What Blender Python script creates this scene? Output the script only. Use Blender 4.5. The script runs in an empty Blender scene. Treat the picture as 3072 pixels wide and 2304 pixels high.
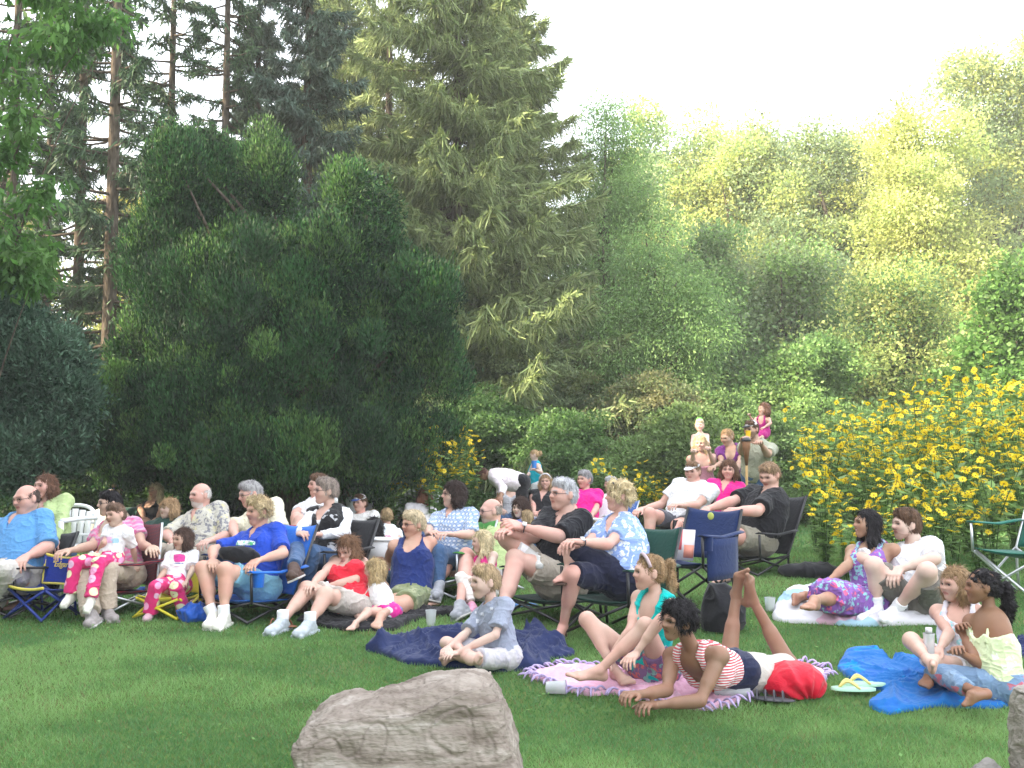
import bpy, math, random
import numpy as np
from math import radians, sin, cos, pi
random.seed(7)
np.random.seed(7)
S = bpy.context.scene
COL = S.collection
# ---------------------------------------------------------------- camera
CAM_H, PITCH, FPX, CX, CY = 1.35, math.atan(209 / 3072), 3072.0, 1536.0, 1152.0
cam_d = bpy.data.cameras.new("camera")
cam_d.sensor_width = 36.0
cam_d.lens = 36.0
cam_d.clip_start = 0.1
cam_d.clip_end = 600.0
cam = bpy.data.objects.new("camera", cam_d)
COL.objects.link(cam)
cam.location = (0, 0, CAM_H)
cam.rotation_euler = (pi / 2 + PITCH, 0, 0)
S.camera = cam
# ---------------------------------------------------------------- sky, sun, exposure
SUN_EL, SUN_AZ = radians(31), radians(250)      # azimuth clockwise from +Y
wd = bpy.data.worlds.new("World")
S.world = wd
wd.use_nodes = True
nt = wd.node_tree
bg = nt.nodes["Background"]
sky = nt.nodes.new("ShaderNodeTexSky")
sky.sky_type = 'NISHITA'
sky.sun_disc = False
sky.sun_elevation = SUN_EL
sky.sun_rotation = SUN_AZ
sky.air_density = 1.0
sky.dust_density = 4.0
sky.ozone_density = 1.0
mixw = nt.nodes.new("ShaderNodeMix"); mixw.data_type = 'RGBA'
mixw.inputs[0].default_value = 0.55
mixw.inputs[7].default_value = (9.5, 9.8, 10.2, 1)      # thin white overcast over the whole sky
nt.links.new(sky.outputs[0], mixw.inputs[6])
nt.links.new(mixw.outputs[2], bg.inputs[0])
bg.inputs[1].default_value = 0.14
sun_d = bpy.data.lights.new("sun", 'SUN')
sun_d.energy = 4.8
sun_d.angle = radians(1.0)
sun_d.color = (1.0, 0.86, 0.62)
sun = bpy.data.objects.new("sun", sun_d)
COL.objects.link(sun)
sdir = (sin(SUN_AZ) * cos(SUN_EL), cos(SUN_AZ) * cos(SUN_EL), sin(SUN_EL))
from mathutils import Vector, Matrix
sun.rotation_euler = Vector(sdir).to_track_quat('Z', 'Y').to_euler()
S.view_settings.view_transform = 'Standard'
S.view_settings.look = 'None'
S.view_settings.exposure = 1.9
S.view_settings.gamma = 1.0
S.cycles.max_bounces = 5
S.cycles.diffuse_bounces = 3
S.cycles.transmission_bounces = 4
S.cycles.transparent_max_bounces = 6
S.cycles.caustics_reflective = False
S.cycles.caustics_refractive = False
S.cycles.use_denoising = True
# ---------------------------------------------------------------- pixels of the photograph -> rays of the camera
CROPS = {'A': (0, 1380, 3.073), 'B': (500, 1380, 3.073), 'C': (960, 1380, 3.073), 'D': (1400, 1320, 2.765),
         'E': (1880, 1180, 2.675), 'F': (2300, 1440, 2.304), 'G': (1540, 1600, 2.1686), 'H': (860, 1600, 2.3567),
         'I': (2400, 1500, 2.064), 'S': (0, 0, 1.0), 'W': (0, 0, 0.72005), 'J': (2250, 1000, 2.370), 'K': (0, 1750, 2.4578)}
CAMP = np.array([0, 0, CAM_H])
def ray(crop, x, y):
    ox, oy, s = CROPS[crop]
    u, v = ox + x / s, oy + y / s
    a, b = (u - CX) / FPX, (CY - v) / FPX
    return np.array([a, cos(PITCH) - b * sin(PITCH), sin(PITCH) + b * cos(PITCH)])
def at(crop, x, y, Y):
    d = ray(crop, x, y)
    return CAMP + d * (Y / d[1])
def terr(x, y):                                 # the lawn rises gently away from the stage, more on the right
    x, y = np.asarray(x, float), np.asarray(y, float)
    s = .040 + .045 / (1 + np.exp(-np.clip(x, -12, 12) / .8))
    t = np.clip((y - 5.3) / 5.4, 0, 1)
    back = np.clip((y - 10.8) / 3.5, 0, 1); back = 1 - .8 * back * back * (3 - 2 * back)
    return s * 5.4 * (t - t ** 3 * .3) * back + .02 * np.sin(x * .9 + 1) * np.sin(y * .7)
def atz(crop, x, y, z):                          # point of the ray that lies z above the lawn
    d = ray(crop, x, y); g = 0.1
    for _ in range(12):
        t = (z + g - CAM_H) / min(d[2], -.02) ; p = CAMP + d * t
        g = .5 * g + .5 * float(terr(p[0], min(p[1], 40)))
    return p
def gnd(crop, x, y):
    return atz(crop, x, y, 0.0)
def atlen(crop, x, y, par, L, sgn):
    d = ray(crop, x, y)
    o = CAMP - par
    a, b, c = d @ d, 2 * d @ o, o @ o - L * L
    D = b * b - 4 * a * c
    if D <= 0:
        return CAMP + d * (-b / (2 * a))
    t = (-b + sgn * math.sqrt(D)) / (2 * a)
    return CAMP + d * t
def nrm(v):
    v = np.asarray(v, float)
    return v / (np.linalg.norm(v) + 1e-12)
# ---------------------------------------------------------------- numpy value noise
def _hash(ix, iy, iz, seed):
    n = (ix * 73856093) ^ (iy * 19349663) ^ (iz * 83492791) ^ (seed * 2654435)
    n = (n ^ (n >> 13)) * 1274126177
    n = n & 0x7fffffff
    n = (n ^ (n >> 15)) * 668265263
    return ((n & 0xffff) / 65535.0)
def vnoise(p, f, seed=0):
    q = np.asarray(p) * f
    i = np.floor(q).astype(np.int64)
    t = q - i
    t = t * t * (3 - 2 * t)
    r = 0
    for dx in (0, 1):
        wx = t[:, 0] if dx else 1 - t[:, 0]
        for dy in (0, 1):
            wy = t[:, 1] if dy else 1 - t[:, 1]
            for dz in (0, 1):
                wz = t[:, 2] if dz else 1 - t[:, 2]
                r = r + wx * wy * wz * _hash(i[:, 0] + dx, i[:, 1] + dy, i[:, 2] + dz, seed)
    return r * 2 - 1
def fbm(p, f, n=3, seed=0):
    r, a = 0, 1.0
    for k in range(n):
        r = r + a * vnoise(p, f * 2 ** k, seed + k)
        a *= 0.5
    return r
# ---------------------------------------------------------------- meshes and objects
def mk_mesh(name, V, F, col=None, smooth=True, col2=None):
    V = np.asarray(V, np.float32); F = np.asarray(F, np.int32)
    me = bpy.data.meshes.new(name)
    n, k = F.shape if len(F) else (0, 4)
    me.vertices.add(len(V)); me.vertices.foreach_set("co", V.ravel())
    me.loops.add(n * k); me.loops.foreach_set("vertex_index", F.ravel())
    me.polygons.add(n)
    me.polygons.foreach_set("loop_start", np.arange(0, n * k, k, dtype=np.int32))
    if smooth:
        me.polygons.foreach_set("use_smooth", np.ones(n, bool))
    me.update(calc_edges=True)
    if col is not None:
        a = me.color_attributes.new("col", 'FLOAT_COLOR', 'POINT')
        c = np.ones((len(V), 4), np.float32); c[:, :3] = col
        a.data.foreach_set("color", c.ravel())
    return me
def obj(name, me, mat=None, parent=None, loc=None, label=None, cat=None, group=None, kind=None):
    o = bpy.data.objects.new(name, me)
    COL.objects.link(o)
    if mat is not None and me is not None and not me.materials:
        me.materials.append(mat)
    if parent is not None: o.parent = parent
    if loc is not None: o.location = loc
    if label: o['label'] = label
    if cat: o['category'] = cat
    if group: o['group'] = group
    if kind: o['kind'] = kind
    return o
def dup(o, parent=None, loc=None, rz=None, label=None, scale=None):
    c = o.copy(); COL.objects.link(c)
    if parent is not None: c.parent = parent
    if loc is not None: c.location = loc
    if rz is not None: c.rotation_euler = (0, 0, rz)
    if scale is not None: c.scale = scale
    if label: c['label'] = label
    for ch in list(o.children):
        dup(ch, c)
    return c
class MB:                                   # collects simple shapes into one mesh (quads, possibly degenerate as tris)
    def __init__(s): s.V, s.F, s.C, s.n = [], [], [], 0
    def add(s, V, F, c=None):
        V = np.asarray(V, float); F = np.asarray(F, int)
        if F.shape[1] == 3: F = np.concatenate([F, F[:, 2:3]], 1)
        s.V.append(V); s.F.append(F + s.n); s.n += len(V)
        s.C.append(np.tile(np.asarray(c if c is not None else (1, 1, 1), float), (len(V), 1)) if np.ndim(c) < 2 else c)
        return s
    def tube(s, pts, r, k=8, c=None, cap=True):
        pts = np.asarray(pts, float); n = len(pts)
        r = np.broadcast_to(np.asarray(r, float), (n,))
        T = np.gradient(pts, axis=0)
        T /= np.linalg.norm(T, axis=1)[:, None] + 1e-12
        up = np.array([0, 0, 1.0]) if abs(T[0, 2]) < 0.9 else np.array([1.0, 0, 0])
        U = nrm(np.cross(T[0], up)); rings = []
        for i in range(n):
            U = nrm(U - T[i] * (U @ T[i])); W = np.cross(T[i], U)
            a = np.arange(k) * 2 * pi / k
            rings.append(pts[i] + r[i] * (np.cos(a)[:, None] * U + np.sin(a)[:, None] * W))
        V = np.concatenate(rings); F = []
        for i in range(n - 1):
            for j in range(k):
                F.append((i * k + j, i * k + (j + 1) % k, (i + 1) * k + (j + 1) % k, (i + 1) * k + j))
        if cap:
            V = np.concatenate([V, pts[:1], pts[-1:]]); a, b = len(V) - 2, len(V) - 1
            for j in range(k):
                F.append((j, a, a, (j + 1) % k)); F.append(((n - 1) * k + (j + 1) % k, b, b, (n - 1) * k + j))
        # degenerate quads are written as (a,b,b,c): keep index 2 distinct for tris
        F = [(f[0], f[1], f[3], f[3]) if f[1] == f[2] else f for f in F]
        return s.add(V, F, c)
    def box(s, c, d, R=None, col=None):
        x = np.array([[i, j, k] for i in (-.5, .5) for j in (-.5, .5) for k in (-.5, .5)]) * np.asarray(d)
        if R is not None: x = x @ np.asarray(R).T
        F = [(0, 1, 3, 2), (4, 6, 7, 5), (0, 4, 5, 1), (2, 3, 7, 6), (0, 2, 6, 4), (1, 5, 7, 3)]
        return s.add(x + np.asarray(c), F, col)
    def sheet(s, G, th=0.004, c=None):        # G: (n,m,3) grid of points -> thick sheet
        G = np.asarray(G, float); n, m = G.shape[:2]
        du = np.gradient(G, axis=0); dv = np.gradient(G, axis=1)
        N = np.cross(du, dv); N /= np.linalg.norm(N, axis=2)[..., None] + 1e-12
        A = (G + N * th / 2).reshape(-1, 3); B = (G - N * th / 2).reshape(-1, 3)
        id = np.arange(n * m).reshape(n, m); F = []
        q = np.stack([id[:-1, :-1], id[1:, :-1], id[1:, 1:], id[:-1, 1:]], -1).reshape(-1, 4)
        F = [q, q[:, ::-1] + n * m]
        loop = np.concatenate([id[0, :], id[1:, -1], id[-1, -2::-1], id[-2:0:-1, 0]])
        l2 = np.roll(loop, -1)
        F.append(np.stack([loop, l2, l2 + n * m, loop + n * m], -1))
        return s.add(np.concatenate([A, B]), np.concatenate(F), c)
    def ell(s, c, r, R=None, col=None, n=12, m=8):
        th = np.linspace(0, pi, m + 1)[1:-1]; ph = np.arange(n) * 2 * pi / n
        P = [(0, 0, 1)] + [(sin(t) * cos(p), sin(t) * sin(p), cos(t)) for t in th for p in ph] + [(0, 0, -1)]
        P = np.array(P) * np.asarray(r)
        if R is not None: P = P @ np.asarray(R).T
        F = []
        for j in range(n): F.append((0, 1 + j, 1 + (j + 1) % n, 1 + (j + 1) % n))
        for i in range(m - 2):
            for j in range(n): F.append((1 + i * n + j, 1 + (i + 1) * n + j, 1 + (i + 1) * n + (j + 1) % n, 1 + i * n + (j + 1) % n))
        b = len(P) - 1; o = 1 + (m - 2) * n
        for j in range(n): F.append((o + j, b, o + (j + 1) % n, o + (j + 1) % n))
        return s.add(P + np.asarray(c), F, col)
    def build(s, name, mat, parent=None, base=(0, 0, 0), smooth=True, loc=None, **kw):
        V = np.concatenate(s.V) - np.asarray(base); F = np.concatenate(s.F)
        tri = F[:, 2] == F[:, 3]
        me = bpy.data.meshes.new(name)
        loops = []; tot = np.where(tri, 3, 4)
        mask = np.ones(F.shape, bool); mask[tri, 3] = False
        li = F[mask].astype(np.int32)
        me.vertices.add(len(V)); me.vertices.foreach_set("co", V.astype(np.float32).ravel())
        me.loops.add(len(li)); me.loops.foreach_set("vertex_index", li)
        me.polygons.add(len(F)); me.polygons.foreach_set("loop_start", np.concatenate([[0], np.cumsum(tot)[:-1]]).astype(np.int32))
        if smooth: me.polygons.foreach_set("use_smooth", np.ones(len(F), bool))
        me.update(calc_edges=True); me.validate()
        a = me.color_attributes.new("col", 'FLOAT_COLOR', 'POINT')
        C = np.concatenate(s.C)
        if len(C) == len(me.vertices):
            cc = np.ones((len(C), 4), np.float32); cc[:, :3] = C
            a.data.foreach_set("color", cc.ravel())
        return obj(name, me, mat, parent, loc, **kw)
def empty(name, loc, label=None, cat=None, group=None, rz=0.0):
    o = bpy.data.objects.new(name, None); COL.objects.link(o)
    o.location = loc; o.rotation_euler = (0, 0, rz)
    o['label'] = label; o['category'] = cat
    if group: o['group'] = group
    return o
def ss(p, n=6):                               # smooth polyline through points (Catmull-Rom)
    p = np.asarray(p, float); q = np.concatenate([2 * p[:1] - p[1:2], p, 2 * p[-1:] - p[-2:-1]]); r = []
    for i in range(1, len(q) - 2):
        for t in np.linspace(0, 1, n, endpoint=False):
            a, b, c, d = q[i - 1:i + 3]
            r.append(.5 * (2 * b + (c - a) * t + (2 * a - 5 * b + 4 * c - d) * t * t + (3 * b - a - 3 * c + d) * t ** 3))
    r.append(p[-1]); return np.array(r)
# ---------------------------------------------------------------- signed distance fields -> one continuous surface
class rc:                                     # tapered capsule, optional flat cuts at its ends
    def __init__(s, a, b, ra, rb, ca=False, cb=False, sq=None):
        s.a, s.b, s.ra, s.rb, s.ca, s.cb = np.asarray(a, float), np.asarray(b, float), ra, rb, ca, cb
    def bb(s, i=0):
        r = max(s.ra, s.rb) + i
        return np.minimum(s.a, s.b) - r, np.maximum(s.a, s.b) + r
    def d(s, X, Y, Z, i=0):
        ab = s.b - s.a; L2 = ab @ ab + 1e-9
        x, y, z = X - s.a[0], Y - s.a[1], Z - s.a[2]
        h = (x * ab[0] + y * ab[1] + z * ab[2]) / L2
        t = np.clip(h, 0, 1)
        d = np.sqrt((x - t * ab[0]) ** 2 + (y - t * ab[1]) ** 2 + (z - t * ab[2]) ** 2) - (s.ra + (s.rb - s.ra) * t + i)
        L = math.sqrt(L2)
        if s.ca: d = np.maximum(d, -h * L)
        if s.cb: d = np.maximum(d, (h - 1) * L)
        return d
class el:                                     # ellipsoid with axes = rows of R
    def __init__(s, c, r, R=None):
        s.c, s.r = np.asarray(c, float), np.asarray(r, float)
        s.R = np.eye(3) if R is None else np.asarray(R, float)
    def bb(s, i=0):
        e = np.sqrt(((s.R * (s.r + i)[:, None]) ** 2).sum(0))
        return s.c - e, s.c + e
    def d(s, X, Y, Z, i=0):
        x, y, z = X - s.c[0], Y - s.c[1], Z - s.c[2]
        r = s.r + i; k0 = 0; k1 = 0
        for j in range(3):
            q = x * s.R[j, 0] + y * s.R[j, 1] + z * s.R[j, 2]
            k0 = k0 + (q / r[j]) ** 2; k1 = k1 + (q / r[j] ** 2) ** 2
        k0 = np.sqrt(k0); k1 = np.sqrt(k1) + 1e-6
        return np.where(k0 < 1e-3, -r.min(), k0 * (k0 - 1) / k1)
class bx(el):                                 # rounded box, r = half sizes
    def __init__(s, c, r, R=None, rd=0.01): el.__init__(s, c, r, R); s.rd = rd
    def bb(s, i=0):
        e = np.abs(s.R.T) @ (s.r + i); return s.c - e, s.c + e
    def d(s, X, Y, Z, i=0):
        x, y, z = X - s.c[0], Y - s.c[1], Z - s.c[2]; o = 0; m = None
        for j in range(3):
            q = np.abs(x * s.R[j, 0] + y * s.R[j, 1] + z * s.R[j, 2]) - (s.r[j] + i - s.rd)
            o = o + np.maximum(q, 0) ** 2; m = q if m is None else np.maximum(m, q)
        return np.sqrt(o) + np.minimum(m, 0) - s.rd
class pl:                                     # half space: inside (negative) where (p-c).n < 0
    def __init__(s, c, n): s.c, s.n = np.asarray(c, float), nrm(n)
    def d(s, X, Y, Z, i=0): return (X - s.c[0]) * s.n[0] + (Y - s.c[1]) * s.n[1] + (Z - s.c[2]) * s.n[2]
class Field:
    def __init__(s, lo, hi, h):
        s.h = h; s.lo = np.asarray(lo, float) - 3 * h
        s.n = np.ceil((np.asarray(hi, float) + 3 * h - s.lo) / h).astype(int) + 1
        s.F = np.full(s.n, 1.0, np.float32)
        s.ax = [(s.lo[i] + h * np.arange(s.n[i])).astype(np.float32) for i in range(3)]
    def sl(s, lo, hi):
        a = np.clip(np.floor((lo - s.lo) / s.h).astype(int), 0, s.n)
        b = np.clip(np.ceil((hi - s.lo) / s.h).astype(int) + 1, 0, s.n)
        return tuple(slice(a[i], b[i]) for i in range(3))
    def grid(s, q): return s.ax[0][q[0]][:, None, None], s.ax[1][q[1]][None, :, None], s.ax[2][q[2]][None, None, :]
    def add(s, p, k=0.01, i=0.0):
        lo, hi = p.bb(i); m = k + 2.5 * s.h
        q = s.sl(lo - m, hi + m); A = s.F[q]
        if A.size == 0: return
        B = p.d(*s.grid(q), i).astype(np.float32)
        if k > 0:
            hh = np.maximum(k - np.abs(A - B), 0) / k
            s.F[q] = np.minimum(A, B) - hh * hh * k * 0.25
        else: s.F[q] = np.minimum(A, B)
    def sub(s, p, k=0.004, i=0.0):
        if isinstance(p, pl):
            q = (slice(None),) * 3
        else:
            lo, hi = p.bb(i); m = k + 2.5 * s.h; q = s.sl(lo - m, hi + m)
        A = s.F[q]
        if A.size == 0: return
        B = -p.d(*s.grid(q), i).astype(np.float32)
        if k > 0:
            hh = np.maximum(k - np.abs(A - B), 0) / k
            s.F[q] = np.maximum(A, B) + hh * hh * k * 0.25
        else: s.F[q] = np.maximum(A, B)
    def mesh(s):
        F, h = s.F, s.h
        F[0], F[-1], F[:, 0], F[:, -1], F[:, :, 0], F[:, :, -1] = 1, 1, 1, 1, 1, 1
        I = F < 0
        c = I[:-1, :-1, :-1].astype(np.int8)
        c = c + I[1:, :-1, :-1] + I[:-1, 1:, :-1] + I[1:, 1:, :-1] + I[:-1, :-1, 1:] + I[1:, :-1, 1:] + I[:-1, 1:, 1:] + I[1:, 1:, 1:]
        act = (c > 0) & (c < 8)
        ci = np.argwhere(act)
        if len(ci) == 0: return np.zeros((0, 3)), np.zeros((0, 4), int)
        ids = np.full(act.shape, -1, np.int32); ids[act] = np.arange(len(ci))
        P = np.zeros((len(ci), 3)); W = np.zeros(len(ci))
        cor = [(i, j, k) for i in (0, 1) for j in (0, 1) for k in (0, 1)]
        val = {e: F[ci[:, 0] + e[0], ci[:, 1] + e[1], ci[:, 2] + e[2]] for e in cor}
        for a in cor:
            for ax in range(3):
                if a[ax] == 0:
                    b = list(a); b[ax] = 1; b = tuple(b)
                    va, vb = val[a], val[b]
                    m = (va < 0) != (vb < 0)
                    t = np.where(m, va / np.where(m, va - vb, 1), 0)
                    pa = np.array(a, float); dlt = np.array(b, float) - pa
                    P += m[:, None] * (pa + t[:, None] * dlt); W += m
        V = (ci + P / W[:, None]) * h + s.lo
        Q = []
        for ax in range(3):
            A = np.moveaxis(I, ax, 0); e = A[:-1] != A[1:]; e = np.moveaxis(e, 0, ax)
            w = np.argwhere(e); u, v = (ax + 1) % 3, (ax + 2) % 3
            w = w[(w[:, u] > 0) & (w[:, v] > 0)]
            du = np.zeros(3, int); du[u] = 1; dv = np.zeros(3, int); dv[v] = 1
            g = lambda x: ids[x[:, 0], x[:, 1], x[:, 2]]
            q = np.stack([g(w - du - dv), g(w - dv), g(w), g(w - du)], 1)
            flip = ~I[w[:, 0], w[:, 1], w[:, 2]]
            q[flip] = q[flip][:, ::-1]
            Q.append(q[(q >= 0).all(1)])
        return V, np.concatenate(Q)
def normals(V, Q):
    n = np.cross(V[Q[:, 2]] - V[Q[:, 0]], V[Q[:, 3]] - V[Q[:, 1]])
    N = np.zeros_like(V)
    for i in range(4): 
        for j in range(3): N[:, j] += np.bincount(Q[:, i], n[:, j], len(V))
    return N / (np.linalg.norm(N, axis=1)[:, None] + 1e-12)
def relax(V, Q, it=1, w=0.5):
    for _ in range(it):
        S_ = np.zeros_like(V); c = np.zeros(len(V))
        for i in range(4):
            a, b = Q[:, i], Q[:, (i + 1) % 4]
            for j in range(3): S_[:, j] += np.bincount(a, V[b, j], len(V))
            c += np.bincount(a, minlength=len(V))
        V = V * (1 - w) + w * S_ / np.maximum(c, 1)[:, None]
    return V
def keep_big(V, Q, minf=0.02):                 # drop stray islands (union-find by label propagation)
    lab = np.arange(len(V))
    while True:
        m = lab[Q].min(1); new = lab.copy()
        for i in range(4): np.minimum.at(new, Q[:, i], m)
        new = new[new]
        if (new == lab).all(): break
        lab = new
    u, inv, cnt = np.unique(lab, return_inverse=True, return_counts=True)
    ok = cnt[inv] >= minf * len(V)
    if ok.all(): return V, Q
    mp = np.cumsum(ok) - 1
    return V[ok], mp[Q[ok[Q].all(1)]]
# ---------------------------------------------------------------- materials
def mat(name, col=(.5, .5, .5), rough=0.7, attr=False, spec=0.3, metal=0.0):
    m = bpy.data.materials.new(name); m.use_nodes = True
    b = m.node_tree.nodes["Principled BSDF"]
    b.inputs["Base Color"].default_value = (*col, 1); b.inputs["Roughness"].default_value = rough
    b.inputs["Specular IOR Level"].default_value = spec; b.inputs["Metallic"].default_value = metal
    if attr:
        a = m.node_tree.nodes.new("ShaderNodeAttribute"); a.attribute_name = "col"
        m.node_tree.links.new(a.outputs[0], b.inputs["Base Color"])
    return m
def N_(m, t, **kw):
    n = m.node_tree.nodes.new(t)
    for k, v in kw.items():
        if isinstance(k, str) and hasattr(n, k): setattr(n, k, v)
        else: n.inputs[k.replace('_', ' ')].default_value = v
    return n
def L_(m, a, b): m.node_tree.links.new(a, b)
def coords(m, scale=(1, 1, 1), rot=(0, 0, 0)):
    t = N_(m, "ShaderNodeTexCoord"); mp = N_(m, "ShaderNodeMapping")
    mp.inputs["Scale"].default_value = scale; mp.inputs["Rotation"].default_value = rot
    L_(m, t.outputs["Object"], mp.inputs[0]); return mp.outputs[0]
def ramp(m, fac, stops, mode='LINEAR'):
    r = N_(m, "ShaderNodeValToRGB"); cr = r.color_ramp; cr.interpolation = mode
    while len(cr.elements) < len(stops): cr.elements.new(0.5)
    for e, (p, c) in zip(cr.elements, stops): e.position = p; e.color = (*c, 1)
    L_(m, fac, r.inputs[0]); return r.outputs[0]
def bump(m, fac, strength=0.3, dist=0.01):
    b = N_(m, "ShaderNodeBump"); b.inputs["Strength"].default_value = strength; b.inputs["Distance"].default_value = dist
    L_(m, fac, b.inputs["Height"]); L_(m, b.outputs[0], m.node_tree.nodes["Principled BSDF"].inputs["Normal"])
_mc = {}
def fabric(col, kind='plain', c2=None, c3=None, rough=0.85, sc=1.0):
    key = (col, kind, c2, c3, rough, sc)
    if key in _mc: return _mc[key]
    m = mat("fabric_" + kind, col, rough, spec=0.15)
    b = m.node_tree.nodes["Principled BSDF"]
    try: b.inputs["Sheen Weight"].default_value = 0.15
    except Exception: pass
    co = coords(m)
    n = N_(m, "ShaderNodeTexNoise"); n.inputs["Scale"].default_value = 22; n.inputs["Detail"].default_value = 4; n.inputs["Distortion"].default_value = 1.0
    L_(m, co, n.inputs["Vector"]); bump(m, n.outputs[0], 0.45, 0.012)
    out = None
    if kind == 'plain':
        d = tuple(x * 0.93 for x in col); u = tuple(min(1, x * 1.05) for x in col)
        n2 = N_(m, "ShaderNodeTexNoise"); n2.inputs["Scale"].default_value = 60; L_(m, co, n2.inputs["Vector"])
        out = ramp(m, n2.outputs[0], [(0.3, d), (0.7, u)])
    elif kind == 'floral':
        v = N_(m, "ShaderNodeTexVoronoi"); v.inputs["Scale"].default_value = 26 * sc; L_(m, co, v.inputs["Vector"])
        s = N_(m, "ShaderNodeSeparateColor"); L_(m, v.outputs["Color"], s.inputs[0])
        a = ramp(m, s.outputs[0], [(0, col), (.38, c2), (.68, c3 or c2), (.85, col)], 'CONSTANT')
        n3 = N_(m, "ShaderNodeTexNoise"); n3.inputs["Scale"].default_value = 45 * sc; L_(m, co, n3.inputs["Vector"])
        fac = ramp(m, n3.outputs[0], [(.44, (0, 0, 0)), (.5, (1, 1, 1))])
        mx = N_(m, "ShaderNodeMix"); mx.data_type = 'RGBA'; mx.inputs[6].default_value = (*col, 1)
        L_(m, fac, mx.inputs[0]); L_(m, a, mx.inputs[7]); out = mx.outputs[2]
    elif kind == 'flowers':                   # round blossoms with a centre on a coloured ground
        v = N_(m, "ShaderNodeTexVoronoi"); v.inputs["Scale"].default_value = 13 * sc; v.inputs["Randomness"].default_value = 0.6; L_(m, co, v.inputs["Vector"])
        s = N_(m, "ShaderNodeSeparateColor"); L_(m, v.outputs["Color"], s.inputs[0])
        pet = ramp(m, s.outputs[1], [(0, c2), (.5, c3), (.75, (.8, .35, .55))], 'CONSTANT')
        f = ramp(m, v.outputs["Distance"], [(0, (0, 0, 0)), (.13, (1, 1, 1)), (.40, (1, 1, 1)), (.46, (0, 0, 0))], 'LINEAR')
        mx = N_(m, "ShaderNodeMix"); mx.data_type = 'RGBA'; mx.inputs[6].default_value = (*col, 1)
        L_(m, f, mx.inputs[0]); L_(m, pet, mx.inputs[7]); out = mx.outputs[2]
    elif kind in ('plaid', 'stripe'):
        def band(rot, s_, lo=.5):
            w = N_(m, "ShaderNodeTexWave"); w.wave_type = 'BANDS'; w.bands_direction = 'X'; w.inputs["Scale"].default_value = s_
            w.inputs["Distortion"].default_value = 0.6; w.inputs["Detail"].default_value = 0
            mp = coords(m, rot=rot); L_(m, mp, w.inputs["Vector"]); return w.outputs["Fac"]
        if kind == 'stripe':
            out = ramp(m, band((0, radians(90), 0), 14 * sc), [(.45, col), (.55, c2)])
        else:
            a = band((0, radians(90), 0), 10 * sc); c = band((0, 0, radians(35)), 10 * sc)
            ad = N_(m, "ShaderNodeMath"); ad.operation = 'ADD'; L_(m, a, ad.inputs[0]); L_(m, c, ad.inputs[1])
            dv = N_(m, "ShaderNodeMath"); dv.operation = 'MULTIPLY'; dv.inputs[1].default_value = .5; L_(m, ad.outputs[0], dv.inputs[0])
            out = ramp(m, dv.outputs[0], [(.25, c3 or c2), (.5, c2), (.75, col)])
    if out is not None: L_(m, out, b.inputs["Base Color"])
    _mc[key] = m; return m
def hairmat(col):
    key = ('hair', col)
    if key in _mc: return _mc[key]
    m = mat("hair", col, 0.6, spec=0.15); co = coords(m, (1, 1, .18))
    n = N_(m, "ShaderNodeTexNoise"); n.inputs["Scale"].default_value = 130; n.inputs["Detail"].default_value = 2; L_(m, co, n.inputs["Vector"])
    n2 = N_(m, "ShaderNodeTexNoise"); n2.inputs["Scale"].default_value = 35; n2.inputs["Detail"].default_value = 2; L_(m, co, n2.inputs["Vector"])
    ad = N_(m, "ShaderNodeMath"); ad.operation = 'ADD'; L_(m, n.outputs[0], ad.inputs[0]); L_(m, n2.outputs[0], ad.inputs[1])
    dv = N_(m, "ShaderNodeMath"); dv.operation = 'MULTIPLY'; dv.inputs[1].default_value = .5; L_(m, ad.outputs[0], dv.inputs[0])
    L_(m, ramp(m, dv.outputs[0], [(.36, tuple(x * .5 for x in col)), (.5, col), (.64, tuple(min(.95, x * 1.5 + .01) for x in col))]), m.node_tree.nodes["Principled BSDF"].inputs["Base Color"])
    bump(m, dv.outputs[0], 0.8, 0.01); _mc[key] = m; return m
M_SKIN = mat("skin", (.6, .4, .3), 0.5, attr=True, spec=0.35)
_sb = M_SKIN.node_tree.nodes["Principled BSDF"]
_sb.inputs["Subsurface Weight"].default_value = 0.0
M_ATTR = mat("painted", rough=0.5, attr=True)
M_EYE = mat("eyeball", rough=0.2, attr=True, spec=0.5)
# ---------------------------------------------------------------- ground
M_GROUND = mat("lawn_soil", (.035, .060, .016), .95, spec=.05)
_co = coords(M_GROUND); _n = N_(M_GROUND, "ShaderNodeTexNoise"); _n.inputs["Scale"].default_value = 1.3; _n.inputs["Detail"].default_value = 8
L_(M_GROUND, _co, _n.inputs["Vector"])
L_(M_GROUND, ramp(M_GROUND, _n.outputs[0], [(.3, (.06, .10, .025)), (.55, (.09, .15, .04)), (.75, (.13, .16, .06))]), M_GROUND.node_tree.nodes["Principled BSDF"].inputs["Base Color"])
def make_ground():
    gx = np.concatenate([np.linspace(-150, -20, 20)[:-1], np.linspace(-20, 20, 161), np.linspace(20, 150, 20)[1:]])
    gy = np.concatenate([np.linspace(-60, 0, 10)[:-1], np.linspace(0, 24, 121), np.linspace(24, 260, 30)[1:]])
    X, Y = np.meshgrid(gx, gy, indexing='ij')
    Z = terr(X, np.maximum(Y, 0)) * np.clip((260 - Y) / 230, 0, 1)
    id_ = np.arange(X.size).reshape(X.shape)
    Q = np.stack([id_[:-1, :-1], id_[1:, :-1], id_[1:, 1:], id_[:-1, 1:]], -1).reshape(-1, 4)
    obj("ground", mk_mesh("ground", np.stack([X, Y, Z], -1).reshape(-1, 3), Q), M_GROUND, kind='structure')
make_ground()
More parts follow.
